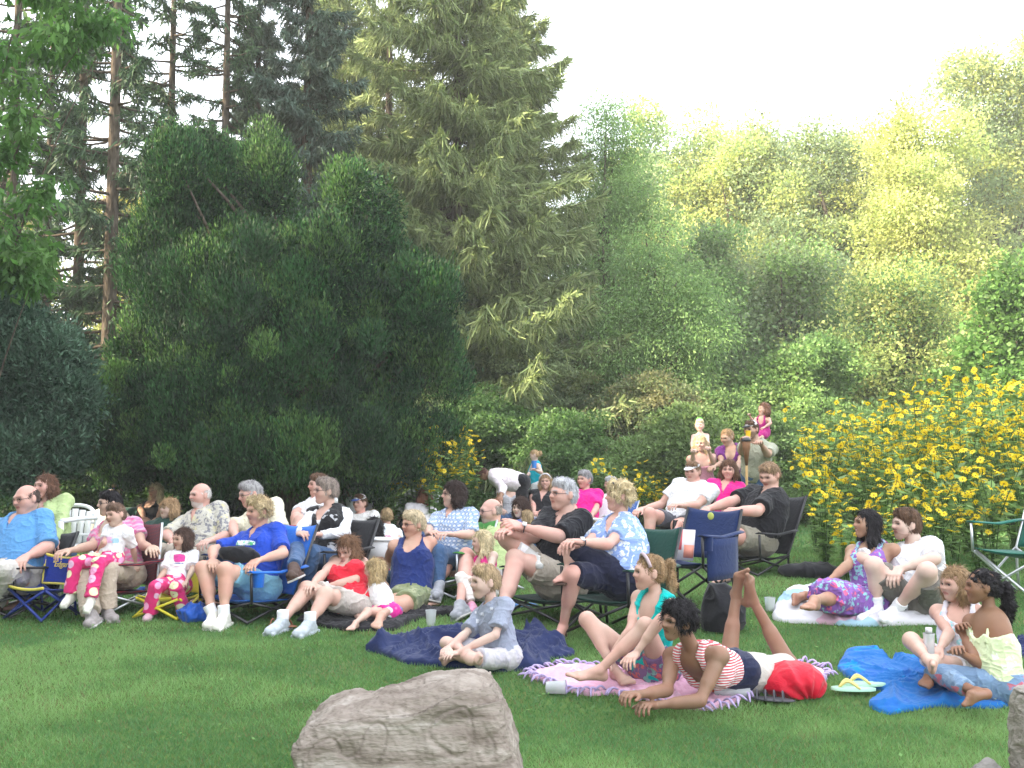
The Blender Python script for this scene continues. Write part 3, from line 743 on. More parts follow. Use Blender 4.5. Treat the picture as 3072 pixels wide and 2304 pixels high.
# ---------------------------------------------------------------- people
def yawv(a):
    a = radians(a); return np.array([-sin(a), -cos(a), 0.0]), np.array([cos(a), -sin(a), 0.0])
def frame_head(yaw, pitch, roll):
    a, p = radians(yaw), radians(pitch)
    f = np.array([-sin(a) * cos(p), -cos(a) * cos(p), -sin(p)]); l = np.array([cos(a), -sin(a), 0.0])
    u = np.cross(f, l); u /= np.linalg.norm(u)
    r = radians(roll); l2 = l * cos(r) + u * sin(r); u2 = -l * sin(r) + u * cos(r)
    return np.array([l2, f, u2])            # rows: left, front, up
DIAG = []; PEOPLE = {}
VOX = 0.64
def frame_tilt(R, deg):
    a = radians(deg); return np.array([R[0], R[1] * cos(a) - R[2] * sin(a), R[2] * cos(a) + R[1] * sin(a)])
def finish(F, name, mt, parent, base, disp=0.0, fr=14.0, rel=1, paint=None, strands=0.0, curl=0.0, anis=(1, 1, 1), fly=None):
    V, Q = F.mesh()
    if len(V) == 0: return None
    V, Q = keep_big(V, Q)
    V = relax(V, Q, rel, .5)
    if disp > 0:
        Nn = normals(V, Q); W = V + 0.03 * np.stack([vnoise(V, 9, 5), vnoise(V, 9, 6), vnoise(V, 9, 7)], 1)
        r = 1 - np.abs(vnoise(W * np.array(anis), fr, 11)); r2 = 1 - np.abs(vnoise(W, fr * 2.3, 12))
        V = V + Nn * (disp * (0.75 * r ** 5 + 0.35 * r2 ** 4))[:, None]
    if strands > 0 or curl > 0:
        Nn = normals(V, Q)
        d = strands * .7 * vnoise(V * np.array([1, 1, .1]), 170, 3) + strands * .6 * vnoise(V * np.array([1, 1, .15]), 70, 9)
        if curl > 0: d = d + curl * fbm(V, 32, 2, 4)
        V = V + Nn * d[:, None]
    col = paint(V) if paint else None
    if fly:
        rg = np.random.default_rng(3); Nn = normals(V, Q); k = rg.integers(0, len(V), fly[0]); c, nn = V[k], Nn[k]
        d = fly[2][None] + rg.normal(size=c.shape) * fly[3]; d = d - nn * ((d * nn).sum(1) - .10)[:, None]; d /= np.linalg.norm(d, axis=1)[:, None]
        ln = fly[1] * rg.uniform(.4, 1.2, len(c))[:, None]; w = np.cross(d, nn) * fly[4]
        a0 = c - nn * .002; a1 = c + d * ln * .5 + nn * .004; a2 = c + d * ln + nn * .003 - np.array([0, 0, .004]); n0 = len(V)
        V = np.concatenate([V, a0 - w, a0 + w, a1 - w, a1 + w, a2]); m_ = len(c); i = n0 + np.arange(m_)
        Q = np.concatenate([Q, np.stack([i, i + m_, i + 3 * m_, i + 2 * m_], 1), np.stack([i + 2 * m_, i + 3 * m_, i + 4 * m_, i + 4 * m_], 1)])
        mb = MB(); mb.add(V - base, Q); o = mb.build(name, mt, parent); return o
    me = mk_mesh(name, V - base, Q, col)
    return obj(name, me, mt, parent)
class Person:
    def __init__(s, label, crop, head, N, Pel, D=None, hh=None, H=None, yaw=40, hyaw=None, la=None, ra=None, ll=None, rl=None,
                 skin=(.62, .38, .28), hair=('short', (.1, .06, .03)), top=None, bottom=None, shoes=None, sex='f', fat=1.0, pose='chair',
                 sw=1.0, glasses=False, smile=False, beard=None, lhn=None, rhn=None, curl=35, browc=None, extra=None, group=None, foot=None, hatf=None,
                 lsh=None, rsh=None, fast=None, collar=False, earring=False, watch=None, hipw=1.0, toes=None, prints=()):
        s.__dict__.update(locals())
        hx, hy, hp = head[:3]; hyw, hpt, hrl = head[3:6]
        s.R = frame_head(hyw, hpt, hrl)
        if hh is None: hh = (.238 if sex == 'm' else .226)
        dh = D if D else hh * FPX / (hp / CROPS[crop][2])
        s.hh = hp / CROPS[crop][2] / FPX * dh
        if H is None: H = s.H = s.hh * 7.35
        s.Hd = at(crop, hx, hy, dh); s.hh *= .93
        s.N = at(crop, N[0], N[1], dh - s.R[1][1] * .045 * (H / 1.7) + (N[2] if len(N) > 2 else 0))
        s.N[2] -= .020 * H if pose != 'lie' else 0
        s.D = D = dh
        s.vox = max(0.0038, VOX * D / 1024)
        TL = (.272 if H > 1.45 else .255) * H
        if len(Pel) > 2 and Pel[2] in ('c', 'f'):
            best = None
            pt = at(crop, Pel[0], Pel[1], s.N[1]); zt = (.235 * H if Pel[2] == 'c' and H > 1.3 else .30 if Pel[2] == 'c' else .058 * H * (.6 + .4 * fat))
            zt = max(min(zt, s.N[2] - float(terr(s.N[0], s.N[1])) - .84 * TL), .05 * H)
            for Y in np.linspace(s.N[1] - TL, s.N[1] + TL * .3, 121):
                p = at(crop, Pel[0], Pel[1], Y); p[2] = float(terr(p[0], Y)) + zt
                e_ = abs(np.linalg.norm(p - s.N) - TL)
                if best is None or e_ < best[0] - 1e-4: best = (e_, p)
            s.P = best[1]
        else: s.P = s.jt(Pel, s.N, TL)
        hyaw = yaw if hyaw is None else hyaw
        s.hyaw = hyaw
        f, l = yawv(yaw); hf, hl = yawv(hyaw)
        up = nrm(s.N - s.P)
        s.up = up
        s.L = nrm(l - up * (l @ up)); s.Fr = nrm(np.cross(s.L, up)) * 1.0
        if s.Fr @ f < 0 and abs(up[2]) > .3: s.Fr = -s.Fr
        s.HL = nrm(hl)
        s.T = np.array([s.L, s.Fr, up])
        wid = (0.108 if sex == 'm' else 0.096) * sw
        s.S = {'l': s.N + s.L * wid * H - up * .018 * H, 'r': s.N - s.L * wid * H - up * .018 * H}
        if lsh: s.S['l'] = s.jt(lsh, s.N, wid * H)
        if rsh: s.S['r'] = s.jt(rsh, s.N, wid * H)
        s.Hp = {'l': s.P + s.HL * .052 * H * hipw, 'r': s.P - s.HL * .052 * H * hipw}
        s.E, s.W, s.Tp, s.K, s.A, s.Toe = {}, {}, {}, {}, {}, {}
        for q, spec in (('l', la), ('r', ra)):
            sh = s.S[q]; sg = 1 if q == 'l' else -1
            if spec == 'no': s.E[q] = None; continue
            if spec is None:
                e = sh + (-up * .16 + s.L * sg * .03 - s.Fr * .02) * H; w = e + nrm(s.Fr * .8 - up * .5 - s.L * sg * .4) * .14 * H
                s.E[q], s.W[q], s.Tp[q] = e, w, w + nrm(w - e) * .1 * H; continue
            e = s.jt(spec[0], sh, .172 * H); w = s.jt(spec[1], e, .148 * H)
            t = s.jt(spec[2], w, .095 * H) if len(spec) > 2 else w + nrm(w - e) * .1 * H
            t = w + nrm(t - w) * .1 * H
            s.E[q], s.W[q], s.Tp[q] = e, w, t
        for q, spec in (('l', ll), ('r', rl)):
            hp_ = s.Hp[q]; sg = 1 if q == 'l' else -1
            if spec == 'no': s.K[q] = None; continue
            if spec is None:
                if pose == 'stand': k = hp_ + np.array([0, 0, -.245 * H]); a = np.array([k[0], k[1], max(.045 * H + float(terr(k[0], k[1])), k[2] - .24 * H)]); t = a + hf * .12 * H
                else:
                    k = hp_ + (hf * .24 + hl * sg * .02) * H + np.array([0, 0, .02]); a = np.array([*(k + hf * .03)[:2], .045 * H + float(terr(k[0], k[1]))]); t = a + hf * .12 * H
                t[2] = a[2]
                s.K[q], s.A[q], s.Toe[q] = k, a, t; continue
            k = s.jt(spec[0], hp_, .245 * H); a = s.jt(spec[1], k, .24 * H) if len(spec) > 1 else k + np.array([0, 0, -.24 * H])
            t = s.jt(spec[2], a, .13 * H) if len(spec) > 2 else a + hf * .12 * H
            if abs(a[2] - float(terr(a[0], a[1])) - .045 * H) < .07 and abs(nrm(t - a)[2]) < .6 and not (toes == 'free'): t = np.array([t[0], t[1], a[2]])
            s.K[q], s.A[q], s.Toe[q] = k, a, t
        zs = [v[2] for v in list(s.A.values())] or [0]
        if len(DIAG) < 200:
            g = lambda a, b: round(float(np.linalg.norm(a - b)) / H, 2)
            DIAG.append((label[:38], 'D%.2f' % D, 'P(%.1f,%.1f)' % (s.P[0], s.P[1]), 'Pz%.2f' % (s.P[2] - terr(s.P[0], s.P[1])), 'Hz%.2f hh%.3f H%.2f' % (s.Hd[2] - terr(s.P[0], s.P[1]), s.hh, s.H), 'tor%.2f' % g(s.N, s.P),
                         'ua', [g(s.S[q], s.E[q]) for q in 'lr' if s.E.get(q) is not None], 'fa', [g(s.W[q], s.E[q]) for q in 'lr' if s.E.get(q) is not None],
                         'th', [g(s.Hp[q], s.K[q]) for q in 'lr' if s.K.get(q) is not None], 'sh', [g(s.A[q], s.K[q]) for q in 'lr' if s.K.get(q) is not None],
                         'az', [round(float(s.A[q][2] - terr(s.A[q][0], s.A[q][1])), 2) for q in 'lr' if s.K.get(q) is not None]))
        s.build(); PEOPLE[label] = s
    def jt(s, sp, par, L):
        if isinstance(sp, np.ndarray): return sp
        x, y, m = sp if len(sp) == 3 else (*sp, '-')
        if isinstance(m, str):
            if m in '+-': return atlen(s.crop, x, y, par, L, 1 if m == '+' else -1)
            if m == 'g': return atz(s.crop, x, y, .045 * s.H)
            if m[0] == 'z': return atz(s.crop, x, y, float(m[1:]))
        return at(s.crop, x, y, par[1] + m)
    # local builders of primitives
    def torso(s):
        H, T, f = s.H, s.T, s.fat; tl = np.linalg.norm(s.N - s.P); c = s.P; u = s.up; f = 1 + (f - 1) * .75
        wm = .96 if s.sex == 'm' else 0.86
        P_ = [el(c + u * .72 * tl + s.Fr * .004 * H, (.098 * H * wm * (f * .5 + .5), .064 * H * (f * .4 + .6), .115 * H), T),
              el(c + u * .36 * tl + s.Fr * (.006 + .035 * (f - 1)) * H, (.076 * H * wm * f, .052 * H * (f * 1.3 - .3), .10 * H), T),
              el(c + u * .04 * tl, (.092 * H * (f * .7 + .3), .066 * H * (f * .8 + .2), .075 * H), T)]
        for q, sg in (('l', 1), ('r', -1)):
            P_.append(rc(s.N - u * .04 * H + s.L * sg * .02 * H, s.S[q], .038 * H, .034 * H * (f * .3 + .7)))
            P_.append(rc(s.N + u * .004 * H - s.Fr * .012 * H, s.S[q] + u * .008 * H, .021 * H, .022 * H))
            if s.sex == 'f' and s.H > 1.5: P_.append(el(c + u * .66 * tl + s.L * sg * .042 * H + s.Fr * (.052 + .01 * (f - 1)) * H, np.array([.036, .032, .038]) * H * (f * .6 + .4), T))
            if s.sex == 'm' and s.H > 1.5: P_.append(el(c + u * .72 * tl + s.L * sg * .045 * H + s.Fr * .045 * H, np.array([.045, .025, .04]) * H, T))
        return P_
    def arm(s, q):
        H, f = s.H, math.sqrt(s.fat)
        if s.E.get(q) is None: return []
        a, e, w = s.S[q], s.E[q], s.W[q]; m = .93 if s.sex == 'm' else .80
        if H < 1.5: m = .80
        return [rc(a, e, .0335 * H * m * f, .0235 * H * m * f), el((a * .62 + e * .38), (.028 * H * m * f, .03 * H * m * f, .06 * H), None if 1 else None) if 0 else rc(a * .7 + e * .3, a * .4 + e * .6, .030 * H * m * f, .028 * H * m * f),
                rc(e, w, .0235 * H * m * f, .0160 * H * m), rc(e * .85 + w * .15, e * .5 + w * .5, .0265 * H * m * f, .0215 * H * m * f)]
    def leg(s, q):
        H, f = s.H, math.sqrt(s.fat)
        if s.K.get(q) is None: return []
        h, k, a = s.Hp[q], s.K[q], s.A[q]; m = .92 if H > 1.5 else .84
        bk = nrm(h - k) ; sd = nrm(a - k); back = nrm(bk - sd * (bk @ sd)) if np.linalg.norm(bk - sd * (bk @ sd)) > .05 else s.Fr * -1
        return [rc(h, k, .050 * H * m * f, .0335 * H * m), rc(h * .65 + k * .35, h * .3 + k * .7, .047 * H * m * f, .039 * H * m * f),
                rc(k, a, .0325 * H * m, .0195 * H * m), rc(k * .85 + a * .15 + back * .010 * H, k * .5 + a * .5 + back * .007 * H, .033 * H * m * f, .027 * H * m * f),
                rc(k, k - back * .006 * H, .032 * H * m, .03 * H * m)]
    def footax(s, q):
        a, k, t = s.A[q], s.K[q], s.Toe[q]
        f = nrm(t - a); sd = nrm(a - k); d = sd - f * (sd @ f)
        d = nrm(d) if np.linalg.norm(d) > .15 else nrm(np.array([0, 0, -1.0]) - f * -f[2])
        return f, d, nrm(np.cross(f, d))
    def footp(s, q, bare=True):
        if s.K.get(q) is None: return []
        H = s.H; a = s.A[q]; f, d, c = s.footax(q)
        heel = a + d * .024 * H - f * .022 * H; ball = a + f * .082 * H + d * .028 * H
        r = [rc(a, heel, .0195 * H, .0185 * H), rc(a, ball, .021 * H, .014 * H), rc(heel, ball, .018 * H, .0135 * H)]
        for i in (-1, 1): r.append(rc(a + d * .02 * H + f * .01 * H, ball + c * i * .014 * H, .015 * H, .0135 * H))
        sgn = 1
        if bare:
            big = -1 if q == 'l' else 1
            side = nrm(np.cross(f, d)); 
            out = s.HL * (1 if q == 'l' else -1)
            io = -1 if side @ out > 0 else 1            # inner side direction sign
            for i in range(5):
                off = side * io * (.018 - .0095 * i) * H
                L = (.040, .036, .032, .027, .021)[i] * H; rr = (.0088, .0062, .006, .0057, .0055)[i] * H
                b = ball + off - f * .004 * H * i
                r.append(rc(b, b + f * L + d * .003 * H, rr * 1.05, rr))
        else: r.append(rc(ball, ball + f * .035 * H, .017 * H, .013 * H))
        return r
    def hand(s, q):
        if s.E.get(q) is None: return []
        H = s.H * (1.0 if s.H > 1.5 else .95); w, t = s.W[q], s.Tp[q]; d = nrm(t - w)
        n = s.lhn if q == 'l' else s.rhn
        n = np.array(n, float) if n is not None else np.array([0, 0, 1.0]) + .3 * s.Fr
        n = n - d * (n @ d); n = nrm(n) if np.linalg.norm(n) > .1 else nrm(np.cross(d, s.L))
        sd = np.cross(d, n) if q == 'l' else np.cross(n, d)      # towards the thumb
        hl = .105 * H; r = []; cu = s.curl
        lf = (.9, 1.0, .95, .78)
        for i in range(4):
            off = sd * (1.5 - i) * .0122 * H
            kn = w + d * hl * (.47, .49, .47, .43)[i] + off
            r.append((rc(w + off * .55, kn, .0115 * H, .0085 * H), .012))
            p = kn; a = radians(8 + .5 * cu); ang = a
            spl = sd * (1.5 - i) * .05
            for j, L in enumerate((.23, .155, .11)):
                dr = nrm(d * cos(ang) - n * sin(ang) + spl)
                p2 = p + dr * hl * L * lf[i]
                r.append((rc(p, p2, (.0062, .0054, .0050)[j] * H, (.0056, .0050, .0044)[j] * H), .003)); p = p2; ang += radians(cu * (1.0, .8, .6)[j])
        b = w + d * hl * .14 + sd * .016 * H
        p1 = b + nrm(d * .75 + sd * .65 - n * .25) * hl * .24; p2 = p1 + nrm(d * .9 + sd * .3 - n * .3) * hl * .18; p3 = p2 + nrm(d + sd * .05 - n * .35) * hl * .13
        r += [(rc(b, p1, .0115 * H, .0075 * H), .01), (rc(p1, p2, .0068 * H, .006 * H), .003), (rc(p2, p3, .006 * H, .0048 * H), .003)]
        return r
    def hl_(s, x, y, z): return s.Hd + s.hh * (s.R[0] * x + s.R[1] * y + s.R[2] * z)
    def headp(s):
        h, R, c = s.hh, s.R, s.hl_; m = s.sex == 'm'
        child = s.H < 1.45
        e = lambda p, r: el(c(*p), np.array(r) * h, R)
        o = [(e((0, -.07, .13), (.335, .40, .37)), .0), (e((0, .10, -.10), (.252 if not child else .275, .29, .34)), .05), (e((0, .0, -.1), (.265, .28, .24)), .03)]
        o += [(e((0, .27, -.405), (.10 if m else .08, .10, .095)), .04)]
        ears = []
        for g in (-1, 1):
            ears += [(e((g * .375, -.06, -.02), (.042, .085, .145)), .006), (e((g * .345, -.01, -.05), (.05, .05, .10)), .01)]
            o += [(rc(c(g * (.20 if m else .18), .0, -.19), c(g * .075, .24, -.39), (.08 if m else .065) * h, .065 * h), .035),
                  (e((g * .165, .25, -.10), (.10, .10, .10)), .05),
                  (rc(c(g * .05, .375, .10), c(g * .19, .32, .10), .035 * h, .03 * h), .03)]
        o += [(rc(c(0, .375, .07), c(0, .475 if not child else .445, -.085), .034 * h, .052 * h), .012)]
        o += [(rc(c(g * .05, .41, -.105), c(g * .055, .385, -.11), .038 * h, .034 * h), .008) for g in (-1, 1)]
        o += [(rc(c(-.075, .352, -.232), c(.075, .352, -.232), .032 * h, .032 * h), .008), (rc(c(0, .375, -.226), c(0, .375, -.23), .036 * h, .034 * h), .01),
              (rc(c(-.055, .35, -.275), c(.055, .35, -.275), .036 * h, .036 * h), .008)]
        return o + ears
    def build(s):
        H, h, c = s.H, s.hh, s.hl_
        prims = []
        tk = .022 * H
        for p in s.torso(): prims.append((p, tk))
        nr = (.036 if s.sex == 'm' else .0295) * H * (.9 + .1 * s.fat)
        if H < 1.45: nr = .20 * h
        prims.append((rc(s.N - s.up * .025 * H + s.Fr * .006 * H, c(0, -.17, -.20), nr * 1.0, nr * .84), .008 * H))
        for q in 'lr':
            for p in s.arm(q): prims.append((p, .016 * H))
            for p in s.leg(q): prims.append((p, .02 * H))
            if s.K.get(q) is not None: prims.append((el(s.Hp[q] - s.Fr * .02 * H, np.array([.058, .058, .055]) * H * (s.fat * .7 + .3)), .03 * H))
            for p in s.footp(q, bare=s.shoes is None or s.shoes[0] == 'sandal'): prims.append((p, .008 * H))
            for p, k in s.hand(q): prims.append((p, k * H / 1.7))
        hd = s.headp()
        lo = np.min([p.bb()[0] for p, k in prims + hd], 0); hi = np.max([p.bb()[1] for p, k in prims + hd], 0)
        s.lo, s.hi = lo, hi
        F = Field(lo - .02, hi + .02, s.vox)
        for p, k in hd: F.add(p, k * h / .22 if k else 0)
        for g in (-1, 1): F.sub(el(c(g * .14, .43, .012), np.array([.09, .085, .055]) * h, s.R), .014 * h / .22)
        F.sub(rc(c(-.075, .395, -.2515), c(.075, .395, -.2515), .006 * h, .006 * h), .006)
        for p, k in prims: F.add(p, k)
        bx_, by_ = s.P[0], s.P[1]
        feet = [s.A[q] for q in 'lr' if s.K.get(q) is not None]
        s.base = np.array([bx_, by_, float(terr(bx_, by_))])
        sk = np.array(s.skin); hc = np.array(s.browc or s.hair[1]) if s.hair else sk * .5
        if s.hair and s.hair[0] == 'bald' : hc = np.array(s.browc or (.35, .28, .22))
        lip = np.array([sk[0] * .86, sk[1] * .52, sk[2] * .56])
        def paint(V):
            C = np.tile(sk, (len(V), 1)) * (1 + .06 * fbm(V, 25, 2, 2))[:, None] * (1 + np.outer(.10 * vnoise(V, 11, 8), [.3, -1, -1]))
            L = (V - s.Hd) @ s.R.T / h; x, y, z = L[:, 0], L[:, 1], L[:, 2]; ax = np.abs(x)
            hd_ = (np.abs(z) < .6) & (np.linalg.norm(L, axis=1) < .75)
            def mx(w, c2): nonlocal C; C = C * (1 - w[:, None]) + w[:, None] * np.asarray(c2)
            lash = np.exp(-((z - .055 + (ax - .14) ** 2 * 3) / .012) ** 2) * (np.abs(ax - .14) < .085) * (y > .2) * hd_; mx(lash * .75, sk * .12)
            ck = np.exp(-(((ax - .17) / .09) ** 2 + ((z + .10) / .09) ** 2)) * (y > .15) * hd_ * .35
            mx(ck, sk * np.array([1.0, .72, .72]))
            ns = np.exp(-((ax / .08) ** 2 + ((z + .09) / .06) ** 2)) * (y > .35) * hd_ * .3; mx(ns, sk * np.array([1.0, .72, .7]))
            w = (ax < .115) & (y > .24) & (z < -.20 + .0 * x) & (z > -.305) & hd_ & ((ax / .12) ** 2 + ((z + .252) / .055) ** 2 < 1)
            mx(w * .85, lip)
            if s.smile: mx(((ax < .062) & (np.abs(z + .247) < .013) & (y > .28) & hd_) * .85, (.72, .69, .64))
            else: mx(((ax < .10) & (np.abs(z + .2515) < .012) & (y > .28) & hd_) * .7, lip * .35)
            bz = .115 - .35 * (ax - .13) ** 2 * 4
            mx(np.exp(-((z - bz) / .022) ** 2) * (ax > .045) * (ax < .225) * (y > .2) * hd_ * .8, hc * .8)
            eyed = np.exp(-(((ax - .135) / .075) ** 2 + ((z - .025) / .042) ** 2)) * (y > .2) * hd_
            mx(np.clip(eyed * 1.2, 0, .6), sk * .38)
            if s.beard:
                bw = (z < -.30 + .06 * np.cos(x * 8)) & (y > .02) & hd_ & (z > -.56)
                bw = bw | ((z < -.155) & (z > -.205) & (ax < .13) & (y > .3) & hd_)
                if s.beard[0] == 'full': bw = bw | ((z < -.12) & (ax > .14) & (y > -.05) & hd_ & (z > -.56))
                mx(bw * s.beard[2], s.beard[1])
            if s.extra and 'paint' in s.extra: s.extra['paint'](V, C, s)
            return np.clip(C, 0, 1)
        s.o = finish(F, "person", M_SKIN, None, s.base, rel=1, paint=paint)
        s.o.location = s.base
        s.o['label'] = s.label; s.o['category'] = 'person'
        if s.group: s.o['group'] = s.group
        s.eyes(); s.do_hair(); s.clothes()
        if s.glasses: s.do_glasses()
        if s.hatf: s.do_hat()
        if s.watch:
            w, e = s.W['l'], s.E['l']; d = nrm(w - e); u = nrm(np.cross(d, [0.3, .2, 1])); v = np.cross(d, u); H = s.H
            m = MB(); pts = [w - d * .02 * H + (u * cos(t) + v * sin(t)) * .0195 * H * (s.fat * .3 + .7) for t in np.linspace(0, 2 * pi, 15)]
            m.tube(pts, .004, 6, c=(.02, .02, .03), cap=False)
            m.box(w - d * .02 * H + nrm(np.array([0, -.6, .6]) - d * 0) * .021 * H, (.032, .032, .012), np.stack([d, np.cross(d, [0, -.7, .7]), [0, -.7, .7]], 1), (.75, .75, .78))
            m.build("wristwatch", M_ATTR, s.o, s.base)
    def eyes(s):
        h = s.hh
        for g in (-1, 1):
            m = MB(); n, k = 14, 10; th = np.linspace(0, pi, k + 1); ph = np.arange(n) * 2 * pi / n
            V = np.array([(sin(t) * cos(p), cos(t), sin(t) * sin(p)) for t in th for p in ph])
            C = np.array([((.03, .02, .015) if t < .72 else (.72, .70, .68)) for t in th for p in ph])
            F = [(i * n + j, i * n + (j + 1) % n, (i + 1) * n + (j + 1) % n, (i + 1) * n + j) for i in range(k) for j in range(n)]
            V = V * np.array([.072, .05, .040]) * h
            W = s.hl_(g * .138, .322, .018) + V @ s.R
            m.add(W, F, C); m.build("eye", M_EYE, s.o, s.base)
    def do_glasses(s):
        h = s.hh; m = MB(); c = s.hl_; n = 14; r = .0009 + .0001 * s.D
        for g in (-1, 1):
            pts = [c(g * (.145 + .088 * cos(a)), .42 - .02 * abs(cos(a)), .0 + .065 * sin(a)) for a in np.linspace(0, 2 * pi, n + 1)]
            m.tube(pts, r, 5, cap=False)
            m.tube([c(g * .24, .40, .02), c(g * .335, .25, .03), c(g * .36, -.02, .04)], r, 5)
        m.tube([c(-.05, .43, .015), c(0, .45, .03), c(.05, .43, .015)], r, 5)
        m.build("glasses", s.glasses if not isinstance(s.glasses, bool) else M_DARKMETAL, s.o, s.base)
    def do_hat(s):
        k, m1, m2 = s.hatf; h, c, R = s.hh, s.hl_, s.R; e = lambda p, r: el(c(*p), np.array(r) * h, R)
        F = Field(c(0, 0, .2) - .8 * h, c(0, 0, .2) + .8 * h, s.vox * .8)
        if k in ('cap', 'visor', 'bandana'):
            F.add(e((0, -.04, .18), (.385, .44, .385)), 0)
            F.sub(pl(c(0, .2, .20), R[2] * 1 + R[1] * .25), .01)
            if k == 'visor': F.sub(e((0, -.06, .6), (.36, .42, .34)), .01)
            o = finish(F, "cap" if k != 'bandana' else 'bandana', m1, s.o, s.base)
            if k != 'bandana':
                F = Field(c(0, .4, .2) - .6 * h, c(0, .4, .2) + .6 * h, s.vox * .7)
                F.add(el(c(0, .46, .20), np.array([.27, .30, .03]) * h, frame_tilt(R, 14)), 0)
                finish(F, "brim", m2, s.o, s.base)
        elif k in ('band', 'shades', 'bow'):
            m = MB(); n = 13
            yy = .02 if k != 'bow' else 0
            pts = [c(.375 * cos(t) * (1.06), .06 + .12 * abs(sin(t)), .12 + .42 * sin(t)) for t in np.linspace(.15, pi - .15, n)]
            if k == 'band': m.tube(pts, .011, 6)
            elif k == 'bow':
                for g in (-1, 1): m.ell(c(g * .10, -.02, .55), (.03, .015, .022))
            else:
                for g in (-1, 1): m.ell(c(g * .15, .30, .45), np.array([.13, .03, .07]) * h, R.T); m.tube([c(g * .27, .28, .44), c(g * .38, .0, .25), c(g * .37, -.12, .1)], .003, 6)
            m.build({'band': "headband", 'bow': "hair_bow", 'shades': "sunglasses"}[k], m1, s.o, s.base)
    def do_hair(s):
        if not s.hair: return
        kind, colr = s.hair[:2]; op = s.hair[2] if len(s.hair) > 2 else {}
        h, c, R = s.hh, s.hl_, s.R; vol = op.get('vol', .03); dz = np.array([0, 0, -1.0])
        e = lambda p, r: el(c(*p), np.array(r) * h, R)
        P_ = []; fc = op.get('face', (0, .46, -.20)); fr = op.get('fr', (.31, .30, .535 if s.sex == 'm' else .50)); vol = max(vol, .014) if kind != 'ring' else vol
        curl = 0; st = .006 * h / .22
        cap = (e((0, -.07, .14), (.335 + vol, .40 + vol, .372 + vol)), 0)
        if kind == 'bald': return
        if kind in ('short', 'curly', 'ring', 'pony', 'bun', 'bob', 'long', 'toddler'): P_.append(cap)
        P_.append((e((0, -.18, -.08), (.29 + vol * .7, .27 + vol, .26)), .05))
        if kind == 'curly': curl = op.get('curl', .028) * h / .22; P_ += [(e((g * .24, -.08, .1), (.20 + vol, .28, .28)), .06) for g in (-1, 1)]; P_.append((e((0, .2, .38), (.24, .16, .13)), .05))
        if kind in ('short', 'toddler'):
            P_.append((e((.06, .20, .40), (.27, .16, .10)), .05))
        L = op.get('len', 1.0) * h
        down = nrm(dz + .25 * (-s.up if s.up[2] > 0.3 else dz * 0))
        if kind in ('bob', 'long'):
            tot = .42 * h if kind == 'bob' else L
            for g in (-1, 1):
                for yy, ww in ((-.18, .15), (.02, .10)):
                    a = c(g * (.28 + vol * .5), yy, .05); b = a + down * (tot + .15 * h) + s.R[0] * g * .03 * h + (0 if yy < 0 else s.R[1] * .04 * h)
                    md = a * .5 + b * .5 + s.R[0] * g * .05 * h
                    P_ += [(rc(a, md, (ww - .02) * h, (ww) * h), .03), (rc(md, b, (ww) * h, ww * .55 * h), .03)]
            a = c(0, -.32, .1); b = a + down * (tot + .2 * h) + s.R[1] * .05 * h
            P_ += [(rc(a + s.R[0] * g * .1 * h, b + s.R[0] * g * .12 * h, .15 * h, .11 * h), .04) for g in (-1, 1)]
            if op.get('front'):
                a = c(.25, .12, -.2); P_.append((rc(a, a + down * L * .7 + s.R[1] * .12 * h, .10 * h, .06 * h), .03))
        if kind == 'pony':
            b0 = c(0, -.42, op.get('ph', .2)); b1 = b0 + (-s.R[1] * .25 + s.R[2] * .02) * h; b2 = b1 + down * L * .5 - s.R[1] * .05 * h; b3 = b2 + down * L * .5 + s.R[1] * .06 * h
            pt = op.get('pt', 1.0); curl = op.get('curl', 0) * h / .22
            P_ += [(rc(b0, b1, .06 * h, .10 * pt * h), .01), (rc(b1, b2, .11 * pt * h, .12 * pt * h), .02), (rc(b2, b3, .12 * pt * h, .05 * pt * h), .02)]
        if kind == 'bun': P_.append((e((0, -.50, op.get('ph', .2)), (.15, .13, .15)), .01))
        if op.get('bangs'): P_.append((e((0, .31, .20), (.25, .10, .15)), .03))
        lo = np.min([p.bb()[0] for p, k in P_], 0); hi = np.max([p.bb()[1] for p, k in P_], 0)
        F = Field(lo - .02, hi + .02, s.vox * .9)
        for p, k in P_: F.add(p, k * h / .22)
        if kind not in ('x',):
            fz = fc
            F.sub(e(fz, fr if not op.get('bangs') else (.26, .30, .34)), .02 * h / .22)
            F.sub(e((0, .22, -.42), (.36 if kind in ('short', 'curly', 'ring', 'pony', 'bun', 'toddler') else .24, .38, .26)), .015)
        if kind in ('short', 'ring', 'pony', 'bun', 'toddler', 'curly'):
            F.sub(pl(c(0, 0, op.get('nape', -.24)), s.R[2]), .02) if not (kind == 'pony' and L > 0) else F.sub(e((0, .05, -.52), (.5, .42, .30)), .02)
            for g in (-1, 1): F.sub(e((g * .44, .0, -.08), (.14, .13, .20)), .012)
        if kind == 'ring': F.sub(e((0, .14, .42), (.36, .55, .34)), .02)
        s.ho = finish(F, "hair", hairmat(colr), s.o, s.base, strands=st, curl=curl, rel=1, fly=(int(900 + 9000 / s.D), {'curly': .045, 'long': .075, 'bob': .06}.get(kind, .030) * (h / .22), (down * .9 - s.R[1] * .35) if kind not in ('pony', 'bun') else (-s.R[1] + down * .3), 1.2 if kind == 'curly' else .3, .0011 + .00012 * s.D))
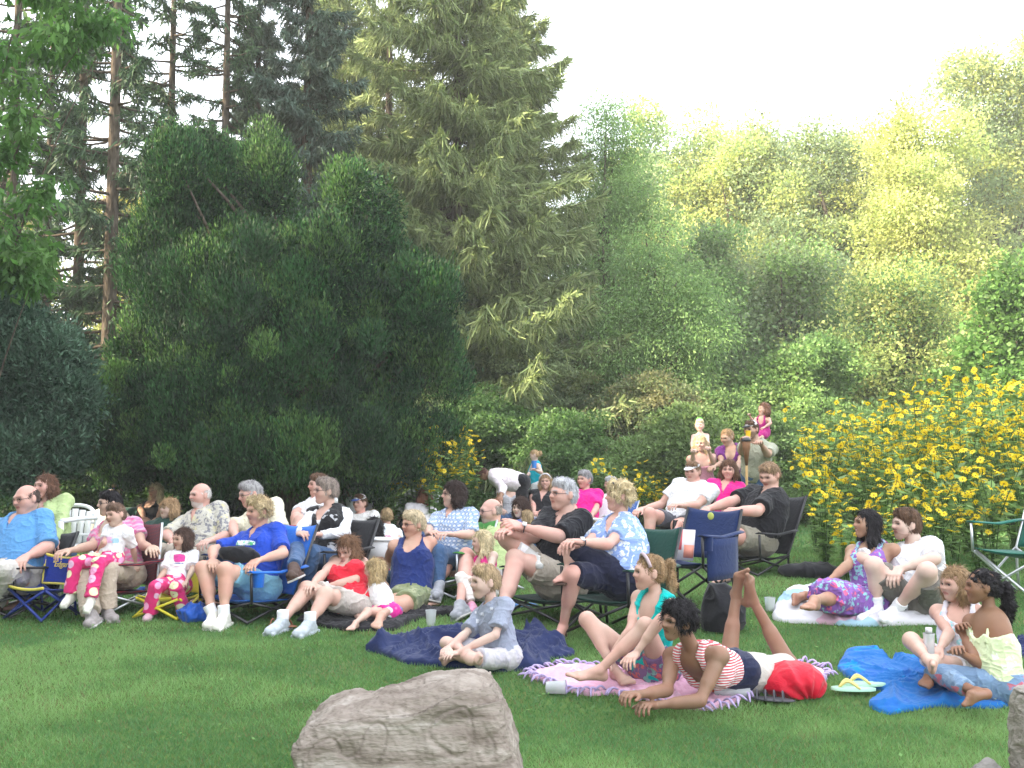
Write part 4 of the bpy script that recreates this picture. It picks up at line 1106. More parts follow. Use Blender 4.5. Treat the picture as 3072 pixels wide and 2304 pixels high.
    def clothes(s):
        H = s.H; tp = s.top; bt = s.bottom
        if bt:
            inf = bt.get('inf', .008); ln = bt.get('len', .7); fl = bt.get('flare', .15); P_ = []
            T = s.torso(); P_.append((el(s.P + s.up * .015, T[2].r + inf, s.T), 0))
            P_.append((rc(s.P, s.P + s.up * .05 * H, .07 * H * s.fat, .068 * H * s.fat), .03))
            if bt.get('k') in ('skirt', 'dress'):
                ks = [s.K[q] for q in 'lr' if s.K.get(q) is not None]; aa = [s.A[q] for q in 'lr' if s.K.get(q) is not None]
                for q in 'lr':
                    if s.K.get(q) is None: continue
                    h_, k, a = s.Hp[q], s.K[q], s.A[q]; e_ = h_ + (k - h_) * min(ln, 1.0)
                    P_.append((rc(h_, e_, .062 * H, .055 * H * (1 + fl)), .03))
                    if ln > 1: P_.append((rc(k, k + (a - k) * (ln - 1), .05 * H * (1 + fl), .055 * H * (1 + fl), cb=True), .03))
                if len(ks) == 2: P_.append((rc(s.P * .4 + (ks[0] + ks[1]) * .3, (ks[0] + ks[1]) / 2 * .85 + s.P * .15, .06 * H, .055 * H), .05))
            else:
                for q in 'lr':
                    if s.K.get(q) is None: continue
                    lp = s.leg(q); h_, k, a = s.Hp[q], s.K[q], s.A[q]; t = min(ln, 1.0)
                    P_.append((el(h_ - s.Fr * .02 * H, np.array([.058, .058, .055]) * H * (s.fat * .7 + .3) + inf), .03))
                    r0, r1 = lp[0].ra + inf, lp[0].rb + inf; rm = lp[1].ra + inf
                    if t < .99:
                        re = (r0 + (r1 - r0) * t) * (1 + fl); P_.append((rc(h_, h_ + (k - h_) * t, r0, re, cb=True), .02)); P_.append((rc(h_ * .7 + k * .3, h_ + (k - h_) * max(t, .35), rm * 1.03, re * 1.0, cb=True), .02))
                    else:
                        P_.append((rc(h_, k, r0, r1 + .004), .02)); P_.append((rc(h_ * .65 + k * .35, h_ * .3 + k * .7, rm, lp[1].rb + inf), .02))
                        e_ = k + (a - k) * min(ln - 1, .97); tt = ln - 1
                        rs = lp[2].ra + inf + .002; re = (lp[2].ra + (lp[2].rb - lp[2].ra) * tt + inf) * (1 + fl)
                        P_.append((rc(k, e_, rs, max(re, .03 * H if tt > .7 else re), cb=True), .015))
                        if tt > .5: P_.append((rc(lp[3].a, lp[3].b, lp[3].ra + inf, lp[3].rb + inf), .02))
            s.garm(bt.get('name', 'trousers' if ln > 1.1 else 'shorts'), P_, [(pl(s.P + s.up * .075 * H, s.up), 0)] if 0 else [], bt['m'], bt.get('disp', .010))
        if tp:
            inf = tp.get('inf', .012); P_ = []; T = s.torso(); sl = tp.get('sl', .5); nk = tp.get('neck', 'crew'); fl = tp.get('flare', .18)
            fat = s.fat
            for i, p in enumerate(T):
                if isinstance(p, el): P_.append((el(p.c, p.r + inf * (1.4 if i == 1 else 1), p.R), .03 * H))
                elif sl >= 0 or isinstance(p, rc):
                    P_.append((rc(p.a, p.b, p.ra + inf * .7, p.rb + inf * .7), .03 * H))
            if tp.get('loose'): P_.append((el(s.P * .55 + s.N * .45, (np.array([.092, .062, .15]) + tp['loose'] * .8) * H * np.array([s.fat, s.fat, 1]), s.T), .03 * H))
            cut = []
            hem = tp.get('hem', -.035)
            P_.append((('pl', s.P + s.up * hem * H, -s.up), .0))
            hp = s.hl_(0, -.05, -.1)
            nr = .036 * H if s.sex == 'm' else .031 * H
            if H < 1.45: nr = .2 * s.hh
            b = s.N + s.Fr * .012 * H
            cut.append((rc(s.N - s.up * .004 * H + s.Fr * .012 * H, hp, nr * 1.15, nr * 1.6), .004))
            if nk == 'v': 
                for i in np.linspace(0, 1, 5): cut.append((el(b + s.Fr * .05 * H * (.4 + .6 * min(1, i * 2)) - s.up * (.002 + .10 * i) * H, np.array([.036 * (1 - i) + .005, .06, .028]) * H, s.T), .003))
            if nk == 'polo':
                for i in np.linspace(0, 1, 4): cut.append((el(b + s.Fr * .05 * H * (.5 + .5 * min(1, i * 2)) - s.up * (.002 + .06 * i) * H, np.array([.024 * (1 - i) + .005, .06, .026]) * H, s.T), .003))
            if nk in ('scoop', 'tank', 'strap', 'halter'):
                for q_ in (0, .5, 1): cut.append((el(b + s.Fr * .05 * H * (.4 + .6 * q_) - s.up * .034 * q_ * H, np.array([.047, .07, .058]) * H, s.T), .004))
            if nk in ('strap', 'tank'): cut.append((el(s.N - s.Fr * .07 * H, np.array([.05, .06, .05]) * H, s.T), .004))
            if nk in ('strapless', 'halter'):
                P2 = s.N - s.up * (.085 if nk == 'strapless' else .11) * H
                if nk == 'strapless': cut.append((('pl', P2, s.up), .0))
            if nk == 'halter':
                    cut.append((('pl', s.N - s.up * .105 * H - s.Fr * .03 * H, s.up * .8 - s.Fr * .6), .0))
                    m_ = MB(); r_ = nr * 1.25
                    for sg_ in (-1, 1): m_.tube(ss([s.N - s.Fr * r_ + s.up * .01 * H, s.N + s.L * sg_ * r_ * 1.15, s.N + s.Fr * r_ * 1.3 + s.L * sg_ * .035 * H - s.up * .03 * H, s.N + s.Fr * .078 * H + s.L * sg_ * .04 * H - s.up * .11 * H], 5), .009, 6)
                    m_.build('neck_strap', tp['m'], s.o, s.base)
            for q, sg in (('l', 1), ('r', -1)):
                if sl <= 0:
                    cut.append((el(s.S[q] + s.L * sg * .022 * H, np.array([.056 if nk != 'strap' else .068, .085, .090]) * H, s.T), .004)); continue
                if s.E.get(q) is None: continue
                a, e_, w = s.S[q], s.E[q], s.W[q]; ap = s.arm(q)
                t = min(sl, 1.0); ra = ap[0].ra + inf * .9; re = (ap[0].ra + (ap[0].rb - ap[0].ra) * t + inf * 1.2) * (1 + (fl if sl < .99 else .0))
                if sl < .99:
                    P_.append((rc(a, a + (e_ - a) * t, ra, re, cb=True), .018 * H))
                else:
                    P_.append((rc(a, e_, ra, ap[0].rb + inf), .018 * H)); tt = sl - 1
                    if tt > 0:
                        r1 = ap[2].ra + inf; r2 = (ap[2].ra + (ap[2].rb - ap[2].ra) * tt) + inf
                        P_.append((rc(e_, e_ + (w - e_) * tt, r1 + .002, r2, cb=True), .012 * H))
            if tp.get('peplum'):
                f_, l_ = yawv(s.hyaw); q_ = s.P + f_ * .1 * H
                P_.append((rc(s.P - s.up * .02, q_ - s.up * .01, .085 * H, .06 * H), .04))
            so_ = s.garm(tp.get('name', 'shirt'), P_, cut, tp['m'], tp.get('disp', .011), anis=tp.get('anis', (1, 1, .8)))
            for (px, py, rx, ry, pm) in s.prints:
                me = so_.data; V = np.empty(len(me.vertices) * 3, np.float32); me.vertices.foreach_get("co", V); V = V.reshape(-1, 3) + s.base
                Qd = np.empty(len(me.loops), np.int32); me.loops.foreach_get("vertex_index", Qd); Qd = Qd.reshape(-1, 4); Nn = normals(V, Qd)
                d0 = V - CAMP; fw = d0[:, 1] * cos(PITCH) + d0[:, 2] * sin(PITCH); uu = CX + FPX * d0[:, 0] / fw; vv = CY - FPX * (-d0[:, 1] * sin(PITCH) + d0[:, 2] * cos(PITCH)) / fw
                ox, oy, sc_ = CROPS[s.crop]; xx, yy = (uu - ox) * sc_, (vv - oy) * sc_
                wb = 1 + .35 * vnoise(V, 45, 3); m_ = ((((xx - px) / rx) ** 4 + ((yy - py) / ry) ** 4) < wb) & ((Nn * d0).sum(1) < 0); fm = m_[Qd].all(1)
                if fm.sum() < 4: continue
                kv, kq = keep_big(V, Qd[fm], 0) if False else (V, Qd[fm]); us, inv = np.unique(kq, return_inverse=True); v2, q2 = keep_big(V[us], inv.reshape(-1, 4), .55); n2 = normals(v2, q2); obj("print", mk_mesh("print", v2 + n2 * .0025 - s.base, q2), pm, s.o)
            if s.collar:
                m = MB(); rr = nr * 1.25; cc = b + s.up * .012 * H
                for sg in (-1, 1):
                    pts = []
                    for i in range(7):
                        a = radians(180 - i * 27) * sg; pts.append(cc + s.L * sin(a) * rr - s.Fr * -cos(a) * rr * 1.05 + s.up * (-cos(a) * .016 * H - .004 * H))
                    pts = np.array(pts)
                    inn = pts + s.up * .004 * H; out = pts + (pts - cc) * .45 - s.up * .017 * H
                    G = np.stack([inn, (inn + out) / 2 + (pts - cc) * .10, out], 0)
                    m.sheet(G, .004)
                m.build("collar", tp.get('mc', tp['m']), s.o, s.base)
        if s.extra and 'waist' in s.extra:
            s.garm('jacket', [(rc(s.P + s.up * .02 * H, s.P + s.up * .085 * H, .078 * H, .072 * H), .02), (el(s.P + s.up * .05 * H, (.10 * H, .074 * H, .07 * H), s.T), .03)], [], s.extra['waist'], .012)
        if s.extra and 'vest' in s.extra:
            T = s.torso(); P_ = [(el(p.c, p.r + .022, p.R), .03 * H) if isinstance(p, el) else (rc(p.a, p.b, p.ra + .014, p.rb + .014), .03 * H) for p in T]
            P_.append((('pl', s.P - s.up * .03 * H, -s.up), 0)); b = s.N + s.Fr * .012 * H; cut = []
            for i in np.linspace(0, 1, 6): cut.append((el(b + s.Fr * .06 * H - s.up * (.01 + .10 * i) * H, np.array([.05 * (1 - i) + .005, .07, .025]) * H, s.T), .003))
            cut.append((rc(s.N, s.hl_(0, -.05, -.1), .05 * H, .06 * H), .004))
            for q, sg in (('l', 1), ('r', -1)): cut.append((el(s.S[q] + s.L * sg * .05 * H, np.array([.05, .075, .09]) * H, s.T), .004))
            s.garm('vest', P_, cut, fb((.012, .012, .014), 'floral', (.012, .012, .014), (.42, .42, .44), sc=.55), .008)
        if s.shoes:
            k = s.shoes[0]; mt = s.shoes[1]
            for q in 'lr':
                if s.K.get(q) is None: continue
                a, f, = s.A[q], None; f, d, cc = s.footax(q)
                if k == 'shoe':
                    P_ = [(p, .01) for p in s.footp(q, False)]
                    fr = [(rc(p.a, p.b, p.ra + .006, p.rb + .006), kk) for p, kk in P_[1:]] + [(rc(a - s.vox * 0, a + d * .02 * H, .024 * H, .026 * H), .012)]
                    sole = bx(a + d * .043 * H + f * .035 * H, (.085 * H, .026 * H, .009 * H), np.array([f, cc, -d]), .008)
                    so = bx(a + d * .052 * H + f * .035 * H, (.087 * H, .028 * H, .005 * H), np.array([f, cc, -d]), .004)
                    m_ = MB(); 
                    for i in range(4):
                        q0 = a + f * (.030 + .014 * i) * H - d * (.004 - .0075 * i) * H; m_.tube([q0 - cc * .013 * H, q0 - d * .006 * H, q0 + cc * .013 * H], .0028, 4)
                    m_.build('laces', fb((.75, .75, .75)), s.o, s.base)
                    fr.append((sole, .008)); s.garm('sole', [(so, 0)], [], fb((.5, .49, .47)), 0); s.garm('shoe', fr, [(('pl', a - d * .012 * H, -d), 0)] if 0 else [], mt, .004)
                    if len(s.shoes) > 2: s.garm('sock', [(rc(a + d * .01 * H, a - d * (s.shoes[3] if len(s.shoes) > 3 else .05) * H, .025 * H, .026 * H, cb=True), 0)], [], s.shoes[2], .002)
                elif k == 'sock':
                    s.garm('sock', [(rc(p.a, p.b, p.ra + .005, p.rb + .005), .01) for p in s.footp(q, False)] + [(rc(a, a + nrm(s.K[q] - a) * .05 * H, .0245 * H, .026 * H, cb=True), .01)], [], mt, .004)
                elif k == 'sandal':
                    P_ = [(bx(a + d * .046 * H + f * .04 * H, (.086 * H, .027 * H, .0045 * H), np.array([f, cc, -d]), .006), 0)]
                    s.garm('sandal', P_, [], mt, 0, extra=[(a + d * .03 * H + f * .085 * H, cc, d, f)])
    def garm(s, name, P_, cut, mt, disp, anis=(1, 1, 1), extra=None):
        B_ = [p for p, k in P_ if not isinstance(p, tuple)]; lo = np.min([p.bb()[0] for p in B_], 0); hi = np.max([p.bb()[1] for p in B_], 0)
        F = Field(lo - .02, hi + .02, s.vox)
        for p, k in P_:
            if isinstance(p, tuple): F.sub(pl(p[1], -np.asarray(p[2])), k)
            else: F.add(p, k)
        for p, k in cut:
            if isinstance(p, tuple): F.sub(pl(p[1], -np.asarray(p[2])), k)
            else: F.sub(p, k)
        if extra:
            H = s.H
            for (p0, cc, d, f) in extra:
                for ff in (0.0, -.075):
                    arc = [p0 + f * ff * H + cc * cos(t) * .026 * H - d * (sin(t) * (.024 if ff == 0 else .03) - .01) * H for t in np.linspace(0, pi, 9)]
                    for i in range(8): F.add(rc(arc[i], arc[i + 1], .0045 * H, .0045 * H), .003)
        return finish(F, name, mt, s.o, s.base, disp=disp, anis=anis)
M_DARKMETAL = mat("dark_metal", (.03, .03, .035), .4, spec=.5)
# ---------------------------------------------------------------- the audience, front to back
WHT = (.66, .66, .69); FAIR = (.54, .34, .27); PALE = (.58, .40, .33); TAN = (.43, .26, .19); BROWN = (.26, .14, .09); ASIAN = (.50, .33, .25); RUDDY = (.56, .32, .26)
GREYH = (.36, .35, .35); BLOND = (.50, .37, .20); DBLOND = (.28, .18, .095); BRN = (.10, .055, .032); DKB = (.032, .020, .017); BLK = (.012, .010, .012)
def pers(*a, **k): Person(*a, **k)
fb = fabric
F_FLOR = fb((.62, .03, .16), 'flowers', (.75, .72, .45), (.72, .45, .62))
KHAKI = fb((.42, .36, .29)); CREAM = fb((.62, .59, .52)); WHITE = fb(WHT); BLACK = fb((.012, .012, .015)); JEAN = fb((.05, .10, .20)); GREY = fb((.30, .31, .34))
LTJEAN = fb((.18, .27, .42)); WSHOE = fb((.72, .70, .62)); WSOCK = fb((.8, .8, .82)); BROWNL = mat("brown_leather", (.07, .04, .03), .6)
PR1 = fb((.62, .66, .70), 'floral', (.10, .45, .20), (.65, .70, .75), sc=1.6); PR2 = fb((.55, .57, .64)); PR3 = fb((.70, .40, .58), 'floral', (.45, .62, .75), (.72, .50, .64), sc=1.2); PR4 = fb((.60, .06, .28)); PR5 = fb((.72, .70, .72))
# ---- near the stone
pers("boy in a grey tee sitting cross-legged on the crumpled navy blanket", 'H', (1400, 340, 235, 65, 2, 0), (1452, 500, 0), (1528, 855, 'f'), prints=((1350, 620, 14, 18, PR2), (1385, 570, 12, 14, PR2), (1450, 535, 13, 12, PR2), (1340, 560, 10, 12, PR2)), hh=.208, H=1.18, yaw=50, hyaw=60,
     la=[(1475, 720, '-'), (1190, 850, '-'), (1120, 850)], ra=[(1255, 720, '-'), (1135, 815, '-'), (1100, 840)],
     ll=[(1300, 885, '-'), (1180, 870, '+'), (1130, 860)], rl=[(1130, 775, '-'), (1300, 860, '-'), (1330, 880)], skin=PALE, sex='m', hair=('short', (.40, .29, .17), {'vol': .025}),
     top=dict(m=fb((.27, .30, .38)), sl=.75, neck='crew', loose=.004, hem=-.04, flare=.35), bottom=dict(m=fb((.52, .50, .52), 'floral', (.44, .43, .48), (.55, .54, .55)), len=.75), lhn=(0, -.3, 1), curl=30)
pers("girl in a turquoise tank top with a blond ponytail hugging her knees", 'G', (880, 252, 232, 78, 0, 0), (935, 395, 0), (900, 850, 'f'), hh=.212, H=1.42, hatf=('band', fb((.45,.35,.38)), None), D=5.95, yaw=50, hyaw=45,
     la=[(960, 560, '-'), (790, 790, '-'), (730, 840)], ra=[(760, 640, '-'), (600, 860, '-'), (560, 880)],
     ll=[(860, 600, '-'), (560, 890, '-'), (360, 880)], rl=[(480, 560, '-'), (660, 890, '-'), (750, 970)], skin=FAIR, hair=('pony', DBLOND, {'len': 1.2, 'ph': .22, 'vol': .02, 'pt': 1.15}),
     top=dict(m=fb((.0, .42, .40)), sl=0, neck='tank', hem=-.02), bottom=dict(m=fb((.20, .12, .25), 'floral', (.6, .15, .15), (.2, .45, .4)), len=.42))
pers("girl in a striped tank top lying on her front with feet in the air", 'G', (1070, 570, 250, 62, 0, -4), (1165, 755, .08), (1490, 920, .28), D=5.42, H=1.52, yaw=25, hyaw=25, sw=1.05,
     la=[(1215, 1090, '-'), (900, 1120, '-'), (820, 1110)], ra=[(1000, 1020, '-'), (800, 1050, '-'), (700, 1040)],
     ll=[(1790, 850, 'z0.06'), (1560, 440, 0.0), (1585, 270)], rl=[(1400, 815, .32), (1450, 400, .05), (1500, 265)], skin=BROWN, hair=('curly', BLK, {'vol': .07, 'curl': .012}), toes='free',
     top=dict(m=fb((.72, .70, .70), 'stripe', (.55, .06, .08), sc=1.6), sl=0, neck='strap', hem=.09), bottom=dict(m=fb((.52, .48, .44)), len=.85, name='shorts'), lhn=(0, 0, 1), rhn=(0, 0, 1), curl=45, extra=dict(waist=fb((.014, .018, .05))))
pers("girl in a white top sitting with a bottle behind the girl in the halter top", 'F', (1300, 715, 235, 70, 5, 0), (1350, 860, 0), (1330, 1200, 'f'), hh=.21, H=1.40, yaw=40, hyaw=50, D=6.05,
     la=[(1430, 1090, '+'), (1230, 1190, '-'), (1150, 1190)], ra=[(1260, 1060, '-'), (1190, 1180, '-'), (1110, 1210)],
     ll=[(1150, 1260, '-'), (1240, 1270, '+'), (1260, 1260)], rl=[(1000, 1110, '-'), (1110, 1240, '-'), (1080, 1300)], skin=FAIR, hair=('bob', DBLOND, {'vol': .03}),
     top=dict(m=fb((.65, .62, .68), 'floral', (.3, .6, .65), (.7, .7, .75)), sl=0, neck='strap', hem=-.03), bottom=dict(m=fb((.6, .58, .6)), len=.45))
pers("girl with a curly black ponytail in a pale lime halter top and painted jeans", 'F', (1485, 735, 245, 98, 0, 0), (1545, 905, 0), (1600, 1370, 'f'), hh=.215, H=1.42, yaw=70, hyaw=70, D=5.7,
     la=[(1530, 1300, '-'), (1330, 1190, '-'), (1310, 1130)], ra=[(1440, 1210, '-'), (1340, 1040, '+'), (1350, 960)], lsh=(1580, 985, -.05),
     ll=[(1170, 1330, '-'), (1450, 1470, '-'), (1300, 1480)], rl=[(1230, 1240, '+'), (1130, 1330, '-'), (1080, 1290)], skin=(.24, .12, .07), hair=('pony', BLK, {'len': 1.25, 'ph': -.05, 'vol': .02, 'pt': 1.55, 'curl': .016}),
     top=dict(m=fb((.60, .68, .42), 'floral', (.72, .74, .66), (.62, .70, .45)), sl=0, neck='halter', hem=-.09, loose=.012), bottom=dict(m=fb((.16, .25, .38), 'floral', (.22, .32, .45), (.5, .15, .2), sc=.6), len=1.75))
# ---- couple on the pastel quilt
pers("young man in a white tee and white socks sitting on the pastel quilt", 'F', (960, 305, 215, 80, 0, 0), (1040, 440, 0), (1070, 810, 'f'), lsh=(1140, 470, -.12), H=1.78, yaw=40, hyaw=40, D=7.7,
     la=[(1160, 545, '-'), (910, 620, '-'), (850, 700)], ra=[(650, 540, '-'), (830, 610, '-'), (915, 640)],
     ll=[(1110, 630, '-'), (890, 900, 'g'), (830, 970)], rl=[(740, 590, '-'), (760, 890, 'g'), (640, 970)], skin=PALE, sex='m', hair=('short', BRN, {'vol': .06, 'nape': -.36}), beard=('goatee', (.16, .09, .06), .5),
     top=dict(m=WHITE, sl=.95, neck='crew', loose=.012, hem=-.05, flare=.3), bottom=dict(m=fb((.17, .16, .14)), len=.8, flare=.35), shoes=('sock', WSOCK))
pers("woman with long black hair in a purple floral sundress sitting on the pastel quilt", 'F', (690, 300, 200, 82, -3, 0), (735, 440, 0), (690, 800, 'f'), H=1.62, yaw=45, hyaw=65, D=7.75,
     la='no', ra=[(560, 590, '-'), (425, 700, '-'), (390, 790)],
     ll=[(480, 810, '-'), (330, 830, '-'), (270, 830)], rl=[(440, 790, '-'), (270, 800, '+'), (220, 790)], skin=(.36, .20, .13), hair=('long', BLK, {'len': 1.1}), smile=True,
     top=dict(m=fb((.22, .10, .36), 'floral', (.25, .50, .55), (.60, .12, .25)), sl=0, neck='strap', hem=-.03, name='dress_bodice'), bottom=dict(m=fb((.22, .10, .36), 'floral', (.25, .50, .55), (.60, .12, .25)), k='skirt', len=1.35, name='skirt', disp=.02))
# ---- front row, left
pers("bald man with glasses in a light blue polo shirt", 'A', (240, 360, 268, 28, 6, 6), (200, 520, 0), (130, 930, 'c'), H=1.80, yaw=15, hyaw=20, fat=1.35, sex='m', hair=('ring', (.10, .07, .06), {'vol': .0, 'nape': -.15}), skin=RUDDY, glasses=True,
     la=[(440, 800, '-'), (230, 900, '-'), (150, 990)], ra=[(-90, 790, '-'), (-60, 950, '-'), (0, 1000)], ll=[(20, 1010, '-'), (-20, 1330, 'g'), (-80, 1400)], rl=[(-160, 1000, '-'), (-200, 1330, 'g'), (-250, 1380)], smile=False,
     top=dict(m=fb((.10, .28, .55)), sl=.95, neck='polo', loose=.01, hem=-.06, flare=.3), collar=True, bottom=dict(m=fb((.50, .47, .43)), len=1.95), shoes=('shoe', BROWNL))
pers("woman in a pink checked blouse seated with a toddler on her lap", 'A', (1010, 400, 232, 55, 0, 0), (1040, 560, 0), (1140, 960, 'c'), D=8.35, H=1.60, yaw=25, hyaw=40, skin=ASIAN, hair=('short', BLK, {'vol': .02, 'fr': (.30, .28, .42)}), smile=True, glasses=True, fat=1.15, lsh=(1230, 600, 0),
     la=[(1320, 790, '-'), (1400, 810, '-'), (1430, 830)], ra=[(850, 790, '-'), (620, 840, '-'), (500, 860)], ll=[(985, 1000, '-'), (990, 1380, 'g'), (1060, 1420)], rl=[(760, 1010, '-'), (840, 1420, 'g'), (780, 1490)],
     top=dict(m=fb((.62, .16, .32), 'plaid', (.60, .20, .34), (.5, .35, .42)), sl=.55, neck='scoop', loose=.008, hem=-.06), bottom=dict(m=fb((.46, .38, .30)), len=1.95, flare=.8), shoes=('shoe', fb((.30, .27, .26))))
pers("toddler in pink flowered trousers lying back on the lap of the woman in pink", 'A', (1065, 505, 210, 30, 5, 8), (1095, 625, 0), (1010, 905, -.05), prints=((985, 735, 60, 32, PR3), (1065, 745, 34, 26, fb((.35, .55, .68)))), hh=.185, H=.98, D=7.95, yaw=20, hyaw=35, skin=FAIR, hair=('toddler', (.16, .10, .07), {'vol': .0}),
     la=[(1230, 830, '+'), (1255, 960, '+'), (1270, 1010)], ra=[(960, 760, '-'), (900, 850, '+'), (880, 900)], ll=[(905, 950, '-'), (835, 1280, -.1), (790, 1370)], rl=[(690, 950, '-'), (650, 1240, -.05), (560, 1320)], toes='free',
     top=dict(m=fb((.76, .74, .76)), sl=.7, neck='crew', hem=-.03), bottom=dict(m=F_FLOR, len=1.96, flare=.7, inf=.010), shoes=('shoe', WSHOE))
pers("little girl in a white tee and pink flowered trousers on the yellow stool", 'A', (1680, 725, 205, 38, 6, 0), (1680, 850, 0), (1620, 1110, 'c'), prints=((1655, 905, 55, 38, PR4), (1650, 955, 60, 5, fb((.1, .15, .35))), (1655, 980, 50, 4, fb((.5, .1, .2)))), D=8.1, H=1.0, yaw=15, hyaw=15, skin=ASIAN, hair=('bob', (.07, .04, .03), {'vol': .0, 'len': .8}),
     la=[(1775, 1010, '-'), (1715, 1130, '-'), (1680, 1150)], ra=[(1510, 1040, '-'), (1430, 1140, '-'), (1390, 1170)], ll=[(1620, 1180, '-'), (1700, 1400, 'g'), (1720, 1440)], rl=[(1430, 1170, '-'), (1385, 1410, 'g'), (1350, 1450)],
     top=dict(m=fb((.76, .74, .76)), sl=.8, neck='crew', hem=-.03, flare=.3), bottom=dict(m=F_FLOR, len=1.96, flare=.8, inf=.012), shoes=('shoe', fb((.6, .4, .45))))
pers("bald man with a white goatee in a leafy patterned shirt", 'B', (308, 322, 225, 42, 2, 0), (320, 465, 0), (340, 830, 'c'), D=9.0, H=1.72, yaw=25, sex='m', fat=1.12, skin=RUDDY, hair=('ring', (.55, .53, .5), {'vol': -.02, 'nape': -.1}), beard=('goatee', (.55, .53, .50), .7),
     la=[(560, 700, '-'), (400, 745, '-'), (300, 770)], ra=[(0, 690, '-'), (60, 750, '-'), (110, 770)], ll=[(60, 850, '-'), (0, 1250, 'g'), (-40, 1290)], rl=[(-110, 830, '-'), (-130, 1240, 'g'), (-170, 1290)],
     top=dict(m=fb((.46, .44, .38), 'floral', (.20, .20, .22), (.50, .46, .28), sc=1.2), sl=.98, neck='polo', loose=.015, hem=-.05), collar=True, bottom=dict(m=fb((.42, .37, .30)), len=1.95, flare=.4), shoes=('shoe', BROWNL))
pers("older woman with blond curls in a royal blue polo shirt", 'B', (848, 468, 262, 48, 5, 0), (868, 640, 0), (830, 985, 'c'), prints=((725, 765, 95, 26, PR1),), H=1.62, yaw=28, hyaw=35, fat=1.25,
     la=[(1075, 860, '-'), (830, 930, '-'), (745, 1000)], ra=[(430, 830, '-'), (420, 935, '-'), (440, 985)],
     ll=[(540, 1010, '-'), (530, 1440, 'g'), (440, 1540)], rl=[(335, 1000, '-'), (430, 1430, 'g'), (330, 1540)], skin=(.56, .32, .24), hair=('curly', (.44, .34, .20), {'vol': .05, 'curl': .018}), smile=False,
     top=dict(m=fb((.015, .06, .42)), sl=.8, neck='polo', loose=.01, hem=-.05), collar=True, bottom=dict(m=fb((.20, .42, .56)), len=.75), shoes=('shoe', WSHOE, WSOCK, .05))
pers("grey haired man in a cream shirt leaning behind the blue camp chair", 'B', (770, 310, 240, 55, 14, 0), (850, 450, 0), (900, 800, 'c'), H=1.78, D=9.1, yaw=35, sex='m', skin=RUDDY, hair=('short', GREYH, {'vol': .01}), smile=True, glasses=True,
     la=[(1060, 650, '-'), (960, 760, '-'), (900, 800)], ra=[(600, 600, '-'), (640, 720, '-'), (700, 760)], ll=None, rl=None, top=dict(m=fb((.66, .62, .48)), sl=.95, neck='polo', loose=.015), collar=True, bottom=dict(m=JEAN, len=1.9))
pers("woman with glasses in a black floral vest over white sleeves, legs crossed", 'B', (1465, 285, 245, 62, -2, 0), (1510, 440, 0), (1480, 800, 'c'), H=1.66, yaw=30, hyaw=35, skin=FAIR, hair=('short', (.26, .21, .18), {'vol': .055, 'nape': -.2}), smile=True, glasses=True, fat=1.1, lsh=(1640, 520, 0), rsh=(1345, 520, 0),
     la=[(1640, 670, '-'), (1400, 690, '-'), (1300, 680)], ra=[(1250, 620, '-'), (1230, 680, '-'), (1320, 680)], ll=[(1200, 830, '-'), (1170, 990, '-'), (1120, 1010)], rl=[(1330, 860, '-'), (1270, 1290, 'g'), (1230, 1340)],
     top=dict(m=WHITE, sl=1.9, neck='scoop', hem=-.03, inf=.009), bottom=dict(m=JEAN, len=1.9), extra=dict(vest=1), shoes=('shoe', BROWNL))
pers("woman in a red ruffled tank top hugging her knee and looking down", 'B', (1672, 815, 245, 30, 28, 6), (1665, 935, 0), (1730, 1380, 'f'), D=8.15, H=1.62, yaw=20, hyaw=45, skin=FAIR, hair=('long', (.17, .09, .05), {'vol': .02, 'len': .62}), watch=1,
     la=[(1740, 1110, '-'), (1440, 1175, '-'), (1330, 1190)], ra=[(1430, 1060, '-'), (1330, 1160, '-'), (1270, 1180)], lsh=(1800, 960, 0), rsh=(1560, 945, 0),
     ll=[(1460, 1240, '-'), (1320, 1500, 'g'), (1180, 1560)], rl=[(1290, 1190, '-'), (1070, 1480, 'g'), (920, 1530)],
     top=dict(m=fb((.62, .02, .04)), sl=0, neck='scoop', hem=-.04, disp=.016), bottom=dict(m=fb((.46, .41, .37)), len=.72, flare=.3), shoes=('shoe', fb((.42, .46, .50)), WSOCK, .045))
pers("toddler with long blond hair in a white tee sitting with her back turned", 'C', (500, 1010, 210, 95, 12, 0), (525, 1135, 0), (630, 1410, 'f'), D=7.9, H=.98, yaw=95, lsh=(590, 1205, -.07), hyaw=60, skin=FAIR, hair=('long', (.46, .34, .18), {'len': .85, 'vol': .02}),
     la=[(600, 1330, -.06), (450, 1385, '-'), (390, 1380)], ra=[(430, 1290, '+'), (400, 1380, '-'), (380, 1400)], ll=[(440, 1400, '-'), (330, 1500, '-'), (270, 1520)], rl=[(290, 1400, '-'), (420, 1500, '-'), (510, 1530)],
     top=dict(m=fb((.74, .72, .72)), sl=.6, neck='crew', hem=-.08, loose=.006, flare=.3), bottom=dict(m=fb((.62, .03, .26), 'flowers', (.7, .7, .7), (.2, .2, .4)), len=.45))
